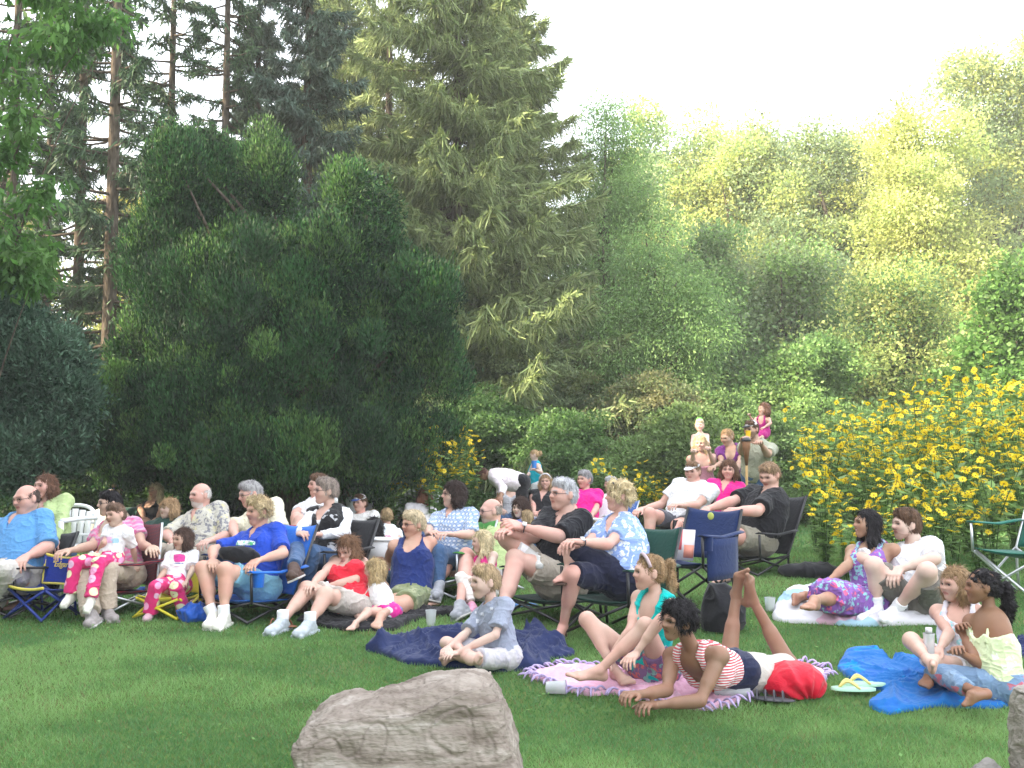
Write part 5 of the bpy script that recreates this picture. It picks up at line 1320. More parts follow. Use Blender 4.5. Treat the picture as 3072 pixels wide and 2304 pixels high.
pers("older woman with short blond hair and glasses in a navy tank top", 'C', (858, 590, 245, 52, 4, 0), (880, 735, 0), (830, 1270, 'f'), D=8.45, H=1.64, yaw=15, hyaw=40, skin=(.52, .30, .22), hair=('short', (.50, .41, .27), {'vol': .045, 'bangs': 0}), glasses=True, fat=1.1, lsh=(1015, 770, 0), rsh=(690, 800, 0),
     la=[(1030, 1060, '+'), (1075, 1310, '-'), (1090, 1375)], ra=[(620, 930, '+'), (560, 1120, '-'), (560, 1180)], ll=[(740, 1350, '-'), (900, 1400, '+'), (1000, 1400)], rl=[(690, 1330, '-'), (560, 1440, 'g'), (500, 1460)],
     top=dict(m=fb((.014, .03, .14)), sl=0, neck='scoop', hem=-.04, loose=.006), bottom=dict(m=fb((.20, .23, .12), 'floral', (.14, .18, .09), (.32, .34, .2)), len=.7, flare=.3))
pers("woman with thick black hair and glasses in a blue plaid shirt", 'C', (1228, 318, 235, 68, -2, 0), (1245, 470, 0), (1180, 790, 'c'), H=1.66, yaw=30, fat=1.2, skin=FAIR, hair=('bob', DKB, {'vol': .09, 'len': .7}), glasses=True, smile=True,
     la=[(1400, 690, '-'), (1200, 685, '-'), (1090, 670)], ra=[(1000, 640, '-'), (1000, 680, '-'), (1080, 650)], ll=[(1100, 850, '-'), (1080, 1240, 'g'), (1040, 1280)], rl=[(980, 840, '-'), (960, 1240, 'g'), (920, 1280)],
     top=dict(m=fb((.30, .38, .52), 'plaid', (.16, .24, .42), (.55, .58, .62)), sl=.95, neck='polo', loose=.015), collar=True, bottom=dict(m=JEAN, len=1.9))
pers("bald man with a moustache and glasses in a lime shirt and low lawn chair", 'C', (1572, 470, 235, 72, 4, 0), (1600, 625, 0), (1540, 930, 'c'), D=9.2, H=1.76, yaw=45, fat=1.15, sex='m', skin=RUDDY, hair=('ring', (.3, .26, .22), {'vol': -.03, 'nape': -.12}), glasses=True, beard=('m', (.45, .40, .36), .5),
     la=[(1500, 880, '-'), (1330, 950, '-'), (1250, 1010)], ra=[(1290, 860, '-'), (1240, 1000, '-'), (1235, 1070)], ll=[(1350, 880, '-'), (1290, 1340, 'g'), (1190, 1390)], rl=[(1170, 900, '-'), (1100, 1150, '-'), (1080, 1200)],
     top=dict(m=fb((.42, .52, .24)), sl=.95, neck='polo', loose=.012), collar=True, bottom=dict(m=fb((.33, .33, .33)), len=.6), shoes=('shoe', GREY))
pers("little girl with long wavy blond hair, pink top and white leggings", 'C', (1490, 750, 205, 75, 4, 0), (1525, 875, 0), (1500, 1110, 'c'), D=8.5, H=1.12, yaw=55, skin=PALE, hair=('long', (.62, .52, .32), {'len': 1.0, 'vol': .04}),
     la=[(1560, 1040, '-'), (1440, 1080, '-'), (1390, 1080)], ra=[(1400, 1010, '-'), (1370, 1080, '-'), (1350, 1090)], ll=[(1330, 1110, '-'), (1400, 1340, 'g'), (1370, 1400)], rl=[(1300, 1090, '-'), (1370, 1320, 'g'), (1340, 1370)],
     top=dict(m=fb((.62, .04, .22)), sl=0, neck='tank', hem=-.03), bottom=dict(m=fb((.74, .68, .64)), len=1.85), shoes=('shoe', fb((.65, .3, .42))))
# ---- centre couple
pers("grey haired man with glasses in a black polo shirt clasping his raised knee", 'D', (800, 450, 270, 60, -3, 0), (840, 625, 0), (760, 990, 'c'), D=7.95, H=1.84, yaw=40, fat=1.2, sex='m', skin=RUDDY, hair=('short', (.46, .46, .48), {'vol': .005, 'nape': -.3}), glasses=True, smile=False, lsh=(955, 670, -.10), rsh=(690, 640, .1),
     la=[(760, 800, '-'), (440, 715, '-'), (300, 680)], ra=[(560, 800, '-'), (350, 770, '-'), (240, 740)], ll=[(400, 980, '-'), (262, 1530, 'g'), (170, 1590)], rl=[(330, 810, '-'), (490, 930, -.05), (570, 1030)], toes='free', curl=45, watch=1, lhn=(0, -.6, .6),
     top=dict(m=fb((.010, .010, .014)), sl=.9, neck='polo', loose=.01, hem=-.05, flare=.3), collar=True, bottom=dict(m=fb((.38, .33, .27)), len=.62, flare=.35), shoes=('shoe', fb((.55, .55, .53)), WSOCK, .04))
pers("woman with curly blond hair in a blue and white floral blouse, legs crossed", 'D', (1262, 468, 245, 78, -4, 0), (1265, 640, 0), (1290, 1000, 'c'), D=7.35, H=1.62, hatf=('shades', M_DARKMETAL, None), yaw=45, fat=1.25, skin=RUDDY, hair=('curly', (.52, .42, .25), {'vol': .07, 'curl': .022}), smile=True, lsh=(1330, 740, -.1), watch=1,
     la=[(1170, 865, '-'), (930, 845, '-'), (800, 830)], ra=[(1010, 860, '-'), (860, 880, '-'), (770, 880)], ll=[(860, 900, '-'), (850, 1070, -.05), (750, 1110)], rl=[(880, 1110, '-'), (800, 1550, 'g'), (720, 1630)], toes='free',
     top=dict(m=fb((.22, .32, .60), 'floral', (.62, .66, .74), (.35, .45, .68)), sl=.6, neck='v', loose=.015, hem=-.09), bottom=dict(m=fb((.012, .014, .035)), len=.95, flare=.25), shoes=('sandal', BROWNL))
# ---- right, behind the blue chair
pers("man with a white visor and white tee leaning back with outstretched arm", 'E', (530, 628, 165, 35, 4, 0), (560, 715, 0), (430, 960, 'c'), prints=((500, 782, 55, 4, fb((.35, .36, .38))),), H=1.80, hatf=('visor', WHITE, WHITE), hh=.225, yaw=30, sex='m', fat=1.15, skin=RUDDY, hair=('short', (.20, .12, .07), {'vol': .0}),
     la=[(560, 900, '-'), (420, 900, '-'), (350, 890)], ra=[(270, 900, '-'), (110, 935, '-'), (50, 960)], ll=None, rl=[(185, 965, '-'), (180, 1230, 'g'), (150, 1280)],
     top=dict(m=WHITE, sl=.6, neck='crew', loose=.02), bottom=dict(m=fb((.10, .10, .12)), len=.6), shoes=('shoe', GREY))
pers("woman with wavy brown hair in a magenta sweater", 'E', (818, 615, 160, 20, 2, 0), (800, 710, 0), (740, 930, 'c'), prints=((790, 800, 14, 20, PR5),), H=1.66, yaw=15, skin=RUDDY, hair=('bob', (.12, .06, .035), {'vol': .06}), smile=True,
     la=[(900, 850, '-'), (820, 900, '-'), (780, 930)], ra=[(620, 860, '-'), (600, 900, '-'), (560, 930)], ll=None, rl=None, top=dict(m=fb((.66, .01, .20), 'floral', (.58, .01, .18), (.68, .02, .24), sc=2.5), sl=1.3, neck='v', loose=.012), bottom=dict(m=JEAN, len=1.9))
pers("man in a black polo shirt seated sideways and looking down", 'E', (1145, 655, 205, 48, 22, 0), (1175, 775, 0), (1010, 1060, 'c'), H=1.82, yaw=50, sex='m', fat=1.2, skin=RUDDY, hair=('short', (.26, .17, .10), {'vol': .02}), lsh=(1140, 850, -.12), rsh=(1010, 800, .22),
     la=[(1050, 945, '-'), (830, 940, '-'), (745, 1030)], ra=[(840, 870, '-'), (640, 930, '-'), (570, 990)], ll=[(790, 1130, '-'), (790, 1440, 'g'), (700, 1500)], rl=[(640, 1070, '-'), (500, 1080, '+'), (440, 1060)],
     top=dict(m=fb((.010, .010, .013)), sl=.75, neck='polo', loose=.02, hem=-.06, flare=.35), collar=True, bottom=dict(m=fb((.25, .23, .18)), len=.6, flare=.3), shoes=('sandal', BLACK))
pers("blond woman in a pink strapless top carrying a toddler on her shoulders", 'E', (592, 400, 130, 20, 6, 0), (600, 490, 0), (620, 720, 0), hh=.226, H=1.64, yaw=5, pose='stand', skin=FAIR, hair=('long', (.50, .38, .22), {'len': .5}), smile=True,
     la=[(700, 560, '-'), (655, 450, '-'), (650, 420)], ra=[(530, 560, '-'), (535, 465, '-'), (540, 440)], top=dict(m=fb((.62, .28, .36)), sl=0, neck='strapless', hem=-.1), bottom=dict(m=JEAN, len=1.9))
pers("bare chested toddler with a green hair bow riding on the shoulders of the blond woman", 'E', (585, 258, 100, 15, 0, 0), (590, 325, 0), (595, 440, .03), hh=.18, H=.92, hatf=('bow', fb((.1,.5,.08)), None), yaw=5, skin=PALE, hair=('toddler', (.62, .52, .34), {'vol': .01}), sex='m',
     la=[(655, 390, '-'), (650, 440, '-'), (640, 460)], ra=[(520, 400, '-'), (525, 450, '-'), (530, 470)], ll=[(655, 470, '-'), (645, 580, '-'), (640, 600)], rl=[(540, 480, '-'), (545, 580, '-'), (545, 600)], bottom=dict(m=fb((.5, .6, .66)), len=.35))
pers("woman with tied-back hair in a dark and purple top reaching forward", 'E', (805, 352, 132, 50, 20, 0), (845, 430, 0), (850, 660, 0), hh=.226, H=1.68, yaw=25, pose='stand', skin=TAN, hair=('bun', DBLOND, {'vol': .01, 'ph': .1}),
     la=[(900, 560, '-'), (880, 640, '-'), (860, 680)], ra=[(760, 560, '-'), (700, 590, '-'), (650, 605)], top=dict(m=fb((.13, .02, .16)), sl=.5, neck='scoop', hem=-.05), bottom=dict(m=BLACK, len=1.9))
pers("man in a baseball cap and grey green shirt drinking from a yellow cup", 'E', (1000, 290, 145, 50, 4, 0), (1050, 400, 0), (1030, 650, 0), hh=.236, H=1.80, yaw=35, pose='stand', hatf=('cap', WHITE, BLACK), sex='m', skin=TAN, hair=('short', BRN, {'vol': .0}), beard=('full', (.1, .06, .04), .5),
     la=[(1130, 490, '-'), (1075, 400, '-'), (1050, 370)], ra=[(925, 470, '-'), (930, 370, '-'), (965, 335)], top=dict(m=fb((.30, .31, .24)), sl=.7, neck='crew', loose=.02, hem=-.06), bottom=dict(m=JEAN, len=1.9))
pers("little girl in a magenta sundress riding on the shoulders of the man in the cap", 'E', (1100, 125, 105, 70, 0, 0), (1090, 190, 0), (1090, 315, 0), hh=.185, H=.98, yaw=40, skin=FAIR, hair=('bob', (.16, .08, .05), {'vol': .02}),
     la=[(1155, 240, '-'), (1100, 275, '-'), (1080, 280)], ra=[(1020, 235, '-'), (985, 175, '-'), (975, 155)], ll=[(1060, 370, '-'), (1090, 480, '-'), (1080, 510)], rl=[(1010, 350, '-'), (1010, 450, '-'), (1000, 470)],
     top=dict(m=fb((.38, .02, .18)), sl=0, neck='strap', hem=-.08, loose=.01), bottom=dict(m=fb((.38, .02, .18)), k='skirt', len=.35, name='skirt'))
# ---- middle and back rows
pers("woman with shoulder length brown hair in a lime blouse on the white garden chair", 'A', (415, 240, 225, 25, 0, 0), (445, 385, 0), (480, 720, 'c'), H=1.66, yaw=15, skin=RUDDY, hair=('bob', (.13, .065, .04), {'vol': .02}), smile=True, D=8.9,
     la=[(560, 600, '-'), (510, 760, '-'), (480, 800)], ra=[(340, 620, '-'), (380, 740, '-'), (400, 780)], top=dict(m=fb((.38, .48, .22)), sl=1.9, neck='v', loose=.015), collar=True, bottom=dict(m=JEAN, len=1.9))
pers("person with a blue bandana half hidden behind the woman in pink", 'A', (1060, 290, 150, 35, 5, 0), (1010, 440, 0), (960, 740, 'c'), hh=.226, H=1.68, hatf=('bandana', fb((.10,.16,.55),'floral',(.5,.55,.7),(.2,.2,.5),sc=1.5), None), yaw=20, skin=PALE, hair=('short', BRN, {'vol': .0}), la=[(1180, 560, '-'), (1200, 700, '-'), (1190, 740)], ra=[(850, 620, '-'), (840, 720, '-'), (860, 760)],
     top=dict(m=fb((.60, .58, .54)), sl=.9, neck='crew', loose=.02), bottom=dict(m=JEAN, len=1.9))
pers("woman with long straight blond hair in a black sundress at the tree line", 'A', (1432, 280, 145, 25, 4, 0), (1400, 385, 0), (1400, 560, 'c'), H=1.64, hh=.22, yaw=5, skin=TAN, hair=('long', (.55, .44, .26), {'len': .8}), la=[(1480, 480, '-'), (1450, 540, '-'), (1430, 560)], ra=[(1310, 480, '-'), (1330, 540, '-'), (1350, 560)],
     top=dict(m=BLACK, sl=0, neck='strap'), bottom=dict(m=BLACK, k='skirt', len=1.2, name='skirt'))
pers("boy with a light brown bowl haircut in a dark green shirt", 'A', (1555, 445, 185, 38, -2, 0), (1520, 555, 0), (1480, 780, 'c'), hh=.212, H=1.40, D=10.6, yaw=10, sex='m', skin=PALE, hair=('bob', (.34, .22, .12), {'vol': .05, 'bangs': 1}), la=[(1610, 700, '-'), (1560, 780, '-'), (1540, 800)], ra=[(1400, 690, '-'), (1420, 780, '-'), (1440, 800)],
     top=dict(m=fb((.015, .045, .035)), sl=1.0, neck='crew', loose=.01), bottom=dict(m=JEAN, len=1.9))
pers("person in a white tee hugging one bare knee behind the woman in the black vest", 'B', (1400, 230, 210, 60, 0, 0), (1390, 360, 0), (1330, 620, 'c'), H=1.72, yaw=40, sex='m', skin=RUDDY, hair=('short', (.14, .08, .05), {}),
     ra=[(1190, 490, '-'), (1200, 640, '-'), (1180, 720)], la=[(1300, 600, '-'), (1230, 650, '-'), (1200, 700)], rl=[(1200, 540, '-'), (1190, 760, '-'), (1150, 800)], ll=[(1230, 560, '-'), (1220, 800, '-'), (1180, 830)], top=dict(m=WHITE, sl=.6, neck='crew', loose=.015), bottom=dict(m=fb((.3, .3, .3)), len=.5))
pers("dark haired child in profile in front of the person in a plain white tee", 'B', (1712, 270, 135, 80, 0, 0), (1730, 350, 0), (1740, 520, 'c'), hh=.20, H=1.18, yaw=50, sex='m', skin=FAIR, hair=('short', (.09, .055, .04), {'vol': .03}), top=dict(m=WHITE, sl=.6, neck='crew', loose=.01), bottom=dict(m=JEAN, len=1.9))
pers("person with short brown hair in a plain white tee seen from behind", 'B', (1775, 228, 135, 160, 0, 0), (1800, 320, 0), (1850, 520, 'c'), hh=.228, H=1.74, yaw=120, sex='m', skin=FAIR, hair=('short', (.17, .08, .04), {'vol': .03}), fat=1.2, la=[(1700, 480, '-'), (1680, 560, '-'), (1650, 600)], ra=[(1900, 470, '-'), (1900, 580, '-'), (1880, 600)],
     top=dict(m=fb((.72, .70, .68)), sl=.8, neck='crew', loose=.03), bottom=dict(m=JEAN, len=1.9))
pers("youth in a white and blue baseball cap and white tee", 'B', (1782, 395, 160, 30, 0, 0), (1785, 500, 0), (1780, 690, 'c'), hh=.222, H=1.66, hatf=('cap', WHITE, fb((.06,.12,.4))), yaw=15, sex='m', skin=RUDDY, hair=('short', BRN, {'vol': .0}), la=[(1860, 610, '-'), (1820, 690, '-'), (1800, 720)], ra=[(1690, 600, '-'), (1700, 680, '-'), (1730, 700)],
     top=dict(m=fb((.76, .74, .72)), sl=.9, neck='crew', loose=.015), bottom=dict(m=JEAN, len=1.9))
pers("girl with long straight black hair in a pink and white plaid shirt", 'C', (485, 622, 195, 42, -2, 0), (505, 740, 0), (520, 920, 'c'), hh=.208, H=1.32, D=9.3, yaw=20, skin=BROWN, hair=('long', BLK, {'len': .75, 'vol': .02}), la=[(600, 820, '-'), (560, 900, '-'), (540, 920)], ra=[(400, 800, '-'), (420, 880, '-'), (440, 900)],
     top=dict(m=fb((.66, .10, .20), 'plaid', (.70, .35, .42), (.75, .72, .74)), sl=.9, neck='v', loose=.01), bottom=dict(m=JEAN, len=1.9))
pers("child with a blond bun in a white tee seen from behind", 'C', (612, 520, 155, 150, 0, 0), (640, 620, 0), (660, 800, 'c'), hh=.205, H=1.28, yaw=130, skin=FAIR, hair=('bun', (.42, .30, .17), {'ph': .1}), la=[(600, 720, '+'), (560, 790, '+'), (540, 800)], ra=[(730, 720, '-'), (710, 800, '-'), (700, 820)],
     top=dict(m=fb((.74, .76, .80)), sl=.8, neck='crew', loose=.02), bottom=dict(m=JEAN, len=1.9))
pers("child with sandy hair turned away behind the girl in pink plaid", 'C', (490, 530, 140, 175, 0, 0), (480, 620, 0), (480, 780, '-'), hh=.20, H=1.2, yaw=170, skin=FAIR, hair=('short', (.40, .28, .16), {'vol': .03}), sex='m', top=dict(m=fb((.6, .5, .4)), sl=.8, neck='crew'), bottom=dict(m=JEAN, len=1.9))
pers("person with dark hair and glasses peering from behind the striped lounger", 'C', (825, 400, 140, 40, 0, 0), (800, 500, 0), (790, 660, 'c'), H=1.6, hh=.22, yaw=30, skin=TAN, hair=('bob', DKB, {'vol': .02}), glasses=True, ra=[(720, 540, '-'), (700, 600, '-'), (690, 620)], top=dict(m=fb((.05, .06, .08)), sl=0, neck='tank'), bottom=dict(m=JEAN, len=1.9))
pers("woman with reddish brown hair in a pale top with her back to the crowd", 'C', (962, 335, 150, 165, 0, 0), (930, 425, 0), (930, 640, 'c'), H=1.66, hh=.222, yaw=150, skin=PALE, hair=('bob', (.20, .08, .045), {'vol': .05}), top=dict(m=fb((.70, .66, .68)), sl=.9, neck='crew', loose=.01), bottom=dict(m=JEAN, len=1.9))
pers("woman with a messy brown bun bending her head forward beside the plaid shirt", 'C', (965, 455, 145, 140, 20, 0), (940, 550, 0), (910, 720, 'c'), H=1.62, hh=.222, yaw=140, skin=FAIR, hair=('curly', (.16, .09, .055), {'vol': .05, 'curl': .012}), top=dict(m=fb((.12, .13, .16)), sl=.5, neck='crew'), bottom=dict(m=JEAN, len=1.9))
pers("woman in a pale pink shirt and dark trousers bending far forward to the left", 'D', (135, 285, 100, 95, 60, 0), (215, 275, 0), (460, 360, 0), hh=.23, H=1.68, D=14.5, yaw=100, hyaw=95, pose='stand', skin=BROWN, hair=('short', (.10, .04, .03), {'vol': .04}), sex='m',
     la=[(300, 400, '-'), (280, 480, '-'), (270, 500)], ra=[(280, 400, '-'), (260, 480, '-'), (250, 500)], top=dict(m=fb((.72, .64, .68)), sl=1.6, neck='crew', loose=.03, hem=-.03), bottom=dict(m=BLACK, len=1.9))
pers("girl in a turquoise sleeveless top holding a cup, standing at the edge of the lawn", 'D', (560, 125, 88, 88, 18, 0), (575, 190, 0), (560, 370, 0), D=16.5, H=1.35, yaw=75, pose='stand', skin=PALE, hair=('pony', (.48, .33, .18), {'len': .4, 'ph': .1, 'vol': .02}),
     la=[(620, 270, '-'), (560, 245, '-'), (540, 230)], ra=[(520, 280, '-'), (500, 300, '-'), (480, 310)], top=dict(m=fb((.0, .36, .46)), sl=0, neck='tank', hem=-.07, loose=.015), bottom=dict(m=WHITE, len=.9))
pers("woman with light brown hair tied back in a grey tee", 'D', (365, 355, 118, 20, -2, 0), (370, 430, 0), (370, 600, 'c'), hh=.222, H=1.66, yaw=5, skin=FAIR, hair=('pony', DBLOND, {'vol': .0, 'len': .5}), la=[(470, 500, '-'), (450, 580, '-'), (430, 600)], ra=[(270, 500, '-'), (290, 580, '-'), (310, 600)],
     top=dict(m=fb((.42, .42, .45)), sl=.6, neck='scoop', loose=.01), bottom=dict(m=JEAN, len=1.9))
pers("woman with highlighted hair and white headband in a black sleeveless top", 'D', (655, 345, 130, 10, 0, 4), (640, 430, 0), (600, 600, 'c'), hh=.224, H=1.68, hatf=('band', WHITE, None), yaw=5, skin=RUDDY, hair=('bob', (.34, .22, .12), {'vol': .04}), smile=True, fat=1.15, la=[(735, 560, '-'), (650, 590, '-'), (600, 590)], ra=[(550, 540, '-'), (560, 600, '-'), (580, 610)],
     top=dict(m=BLACK, sl=.1, neck='v', loose=.01), bottom=dict(m=WHITE, len=1.5))
pers("woman with big dark wavy hair looking out between the seated men", 'D', (445, 565, 160, 35, 0, 0), (480, 680, 0), (480, 900, 'c'), hh=.224, H=1.64, yaw=20, skin=PALE, hair=('long', (.05, .028, .022), {'len': .5, 'vol': .12, 'face': (-.05, .46, -.2)}), top=dict(m=fb((.10, .14, .32)), sl=.3, neck='crew'), bottom=dict(m=JEAN, len=1.9))
pers("small child with sandy hair turned away in front of the dark haired woman", 'D', (505, 655, 140, 170, 0, 0), (540, 730, 0), (560, 880, 0), hh=.185, H=.95, D=11.3, yaw=160, sex='m', skin=PALE, hair=('short', (.40, .29, .17), {'vol': .02}), top=dict(m=WHITE, sl=.8, neck='crew'), bottom=dict(m=JEAN, len=.7))
pers("older woman with short grey hair in a hot pink tee holding a paper", 'D', (978, 325, 150, 45, 2, 0), (985, 425, 0), (985, 640, 'c'), prints=((992, 488, 9, 4, PR5),), H=1.64, hh=.222, yaw=15, skin=RUDDY, hair=('short', (.30, .29, .30), {'vol': .04}), la=[(1075, 570, '-'), (1030, 640, '-'), (990, 660)], ra=[(890, 560, '-'), (920, 640, '-'), (960, 660)],
     top=dict(m=fb((.72, .01, .22)), sl=.75, neck='crew', loose=.008), bottom=dict(m=KHAKI, len=1.9))
pers("white haired person in a white shirt behind the blond curls", 'D', (1195, 365, 125, 75, 4, 0), (1200, 450, 0), (1190, 640, 'c'), H=1.68, hh=.224, yaw=50, skin=RUDDY, hair=('short', (.55, .55, .56), {'vol': .03}), sex='m', ra=[(1120, 560, '-'), (1100, 640, '-'), (1080, 650)], la=[(1240, 560, '-'), (1200, 640, '-'), (1170, 660)],
     top=dict(m=fb((.76, .78, .82)), sl=1.5, neck='crew', loose=.02), bottom=dict(m=LTJEAN, len=1.9))
# ---------------------------------------------------------------- cloths on the lawn
BLANKETS = []
def cloth(name, label, crop, poly, m, amp=.02, fr=5, seed=0, cat="blanket", th=.012, wig=.02, fringe=None, ns=240, nr=60, aniso=(1, 1, 1), edge=.012):
    P = np.array([gnd(crop, *p)[:2] for p in poly]); P = ss(np.concatenate([P, P[:1]]), 8)[:-1]
    c = P.mean(0); BLANKETS.append(P)
    d = np.linalg.norm(np.diff(np.concatenate([P, P[:1]]), axis=0), axis=1); s_ = np.concatenate([[0], np.cumsum(d)]); t = np.linspace(0, s_[-1], ns, endpoint=False)
    Q = np.concatenate([P, P[:1]]); B = np.stack([np.interp(t, s_, Q[:, k]) for k in (0, 1)], 1)
    w = 1 + wig * (vnoise(np.concatenate([B * 3, np.zeros((ns, 1))], 1), 1.7, seed) + .6 * vnoise(np.concatenate([B * 8, np.ones((ns, 1))], 1), 1.3, seed + 1)); B = c + (B - c) * w[:, None]
    r = np.concatenate([np.linspace(0.02, 1, nr) ** .85]); XY = c + (B - c)[None] * r[:, None, None]          # nr,ns,2
    X = XY.reshape(-1, 2); p3 = np.concatenate([X, np.zeros((len(X), 1))], 1) * np.array(aniso)
    wv = p3 + .12 * np.stack([vnoise(p3, 4, seed + 5), vnoise(p3, 4, seed + 6), p3[:, 2]], 1)
    hgt = amp * (.8 * (1 - np.abs(vnoise(wv, fr, seed + 2))) ** 4 + .5 * (1 - np.abs(vnoise(wv * np.array([1, .45, 1]), fr * 3, seed + 3))) ** 6 + .35 * (1 - np.abs(vnoise(wv * np.array([.5, 1, 1]), fr * 5.5, seed + 4))) ** 6 + .15 * (1 - np.abs(vnoise(wv, fr * 11, seed + 14))) ** 4)
    rr = np.repeat(r, ns); e = np.clip((1 - rr) / .10, 0, 1); hgt = hgt * (.45 + .55 * e) + edge * np.sqrt(np.clip((1 - rr) / .03, 0, 1)) + .012
    Z = terr(X[:, 0], X[:, 1]) + hgt
    G = np.concatenate([X, Z[:, None]], 1).reshape(nr, ns, 3); G = np.concatenate([G, G[:, :1]], 1)
    V = G[:, :-1].reshape(-1, 3); id_ = np.arange(nr * ns).reshape(nr, ns); i2 = np.roll(id_, -1, 1)
    F = np.stack([id_[:-1], id_[1:], i2[1:], i2[:-1]], -1).reshape(-1, 4)
    low = V.copy(); low[:, 2] = terr(V[:, 0], V[:, 1]) + .002; k = (nr - 1) * ns
    V2 = np.concatenate([V, low[k:]]); sk = np.stack([np.arange(k, k + ns), np.arange(k + ns, k + 2 * ns), np.roll(np.arange(k + ns, k + 2 * ns), -1), np.roll(np.arange(k, k + ns), -1)], -1)
    ctr = np.arange(0, ns); cap = None
    mb = MB(); mb.add(V2, np.concatenate([F, sk])); cc = V[:ns].mean(0); mb.add(np.concatenate([V[:ns], cc[None]]), [(j, (j + 1) % ns, ns, ns) for j in range(ns)])
    base = np.array([c[0], c[1], float(terr(c[0], c[1]))])
    o = mb.build(name, m, None, base, label=label, cat=cat); o.location = base
    if fringe:
        fm = MB(); R_ = random.Random(seed)
        for j in range(0, ns, 2):
            b = B[j]; out = nrm(np.append(b - c, 0)); q = np.array([b[0], b[1], float(terr(b[0], b[1])) + .03]); L = R_.uniform(.03, .07); sd = np.array([-out[1], out[0], 0])
            pts = ss([q - out * .02, q + out * L * .5 + sd * R_.uniform(-.02, .02) + [0, 0, R_.uniform(0, .03)], q + out * L + sd * R_.uniform(-.04, .04) - [0, 0, .02]], 3)
            fm.tube(pts, [.003, .006, .007, .006, .008, .006, .004], 5)
        fm.build("fringe", fringe, o, base)
    return o
NAVY = fb((.012, .022, .085), rough=.6)
cloth("blanket", "crumpled navy blue nylon blanket under the boy in the grey tee", 'H', [(565, 840), (640, 785), (740, 775), (850, 750), (1000, 712), (1180, 700), (1400, 720), (1640, 735), (1770, 700), (1840, 730), (1960, 770), (2040, 850), (1990, 890), (1880, 900), (1820, 965), (1600, 985), (1400, 985), (1100, 955), (850, 925), (740, 885), (650, 850)], NAVY, .085, 2.6, 1, wig=.06, edge=.012)
M_PINKB = fb((.74, .42, .56), 'floral', (.78, .50, .64), (.72, .66, .70), sc=.25)
cloth("blanket", "pale pink fleece blanket with knotted fringe under the two girls", 'G', [(90, 945), (200, 900), (320, 880), (430, 880), (600, 890), (950, 880), (1500, 870), (1900, 870), (2040, 930), (1900, 1000), (1640, 1020), (1450, 1110), (1270, 1155), (1010, 1125), (690, 1055), (480, 1060), (290, 1010), (180, 970)], M_PINKB, .028, 6, 2, fringe=fb((.50, .40, .66)), ns=220)
cloth("blanket", "flat black blanket under the woman in red and the toddler", 'H', [(60, 625), (200, 570), (500, 560), (800, 550), (1000, 540), (1290, 552), (1290, 578), (1000, 605), (860, 645), (760, 690), (560, 697), (400, 690), (200, 655)], fb((.012, .011, .014)), .03, 5, 3)
M_QUILT = mat("quilt", (.8, .8, .8), .8); _c = coords(M_QUILT); _v = N_(M_QUILT, "ShaderNodeTexVoronoi"); _v.inputs["Scale"].default_value = 3.2; L_(M_QUILT, _c, _v.inputs["Vector"])
_s = N_(M_QUILT, "ShaderNodeSeparateColor"); L_(M_QUILT, _v.outputs["Color"], _s.inputs[0])
L_(M_QUILT, ramp(M_QUILT, _s.outputs[0], [(0, (.56, .55, .58)), (.36, (.56, .36, .44)), (.50, (.30, .46, .54)), (.64, (.58, .47, .25)), (.78, (.57, .56, .58))], 'CONSTANT'), M_QUILT.node_tree.nodes["Principled BSDF"].inputs["Base Color"])
cloth("quilt", "white and pastel quilt under the seated couple", 'F', [(45, 900), (90, 830), (170, 765), (300, 770), (700, 790), (1150, 870), (1300, 930), (1290, 1000), (1000, 1005), (700, 1015), (350, 1000), (70, 975)], M_QUILT, .035, 3, 4, cat="quilt", edge=.018)
M_BLUET = fb((.008, .12, .38), 'floral', (.010, .11, .40), (.0, .20, .52), sc=.5)
cloth("towel", "bright blue wrinkled towel under the girls at the right edge", 'I', [(235, 1050), (300, 950), (470, 950), (560, 1005), (600, 980), (740, 985), (880, 960), (1310, 1060), (1330, 1270), (1100, 1300), (850, 1290), (640, 1320), (540, 1330), (430, 1275), (560, 1210), (430, 1170), (300, 1110)], M_BLUET, .035, 3.2, 5, cat="towel", wig=.03, edge=.008)
cloth("blanket", "dark navy blanket edge behind the girl at the far right", 'I', [(1340, 900), (1420, 860), (1500, 880), (1500, 1010), (1400, 1000), (1350, 960)], NAVY, .05, 5, 6)
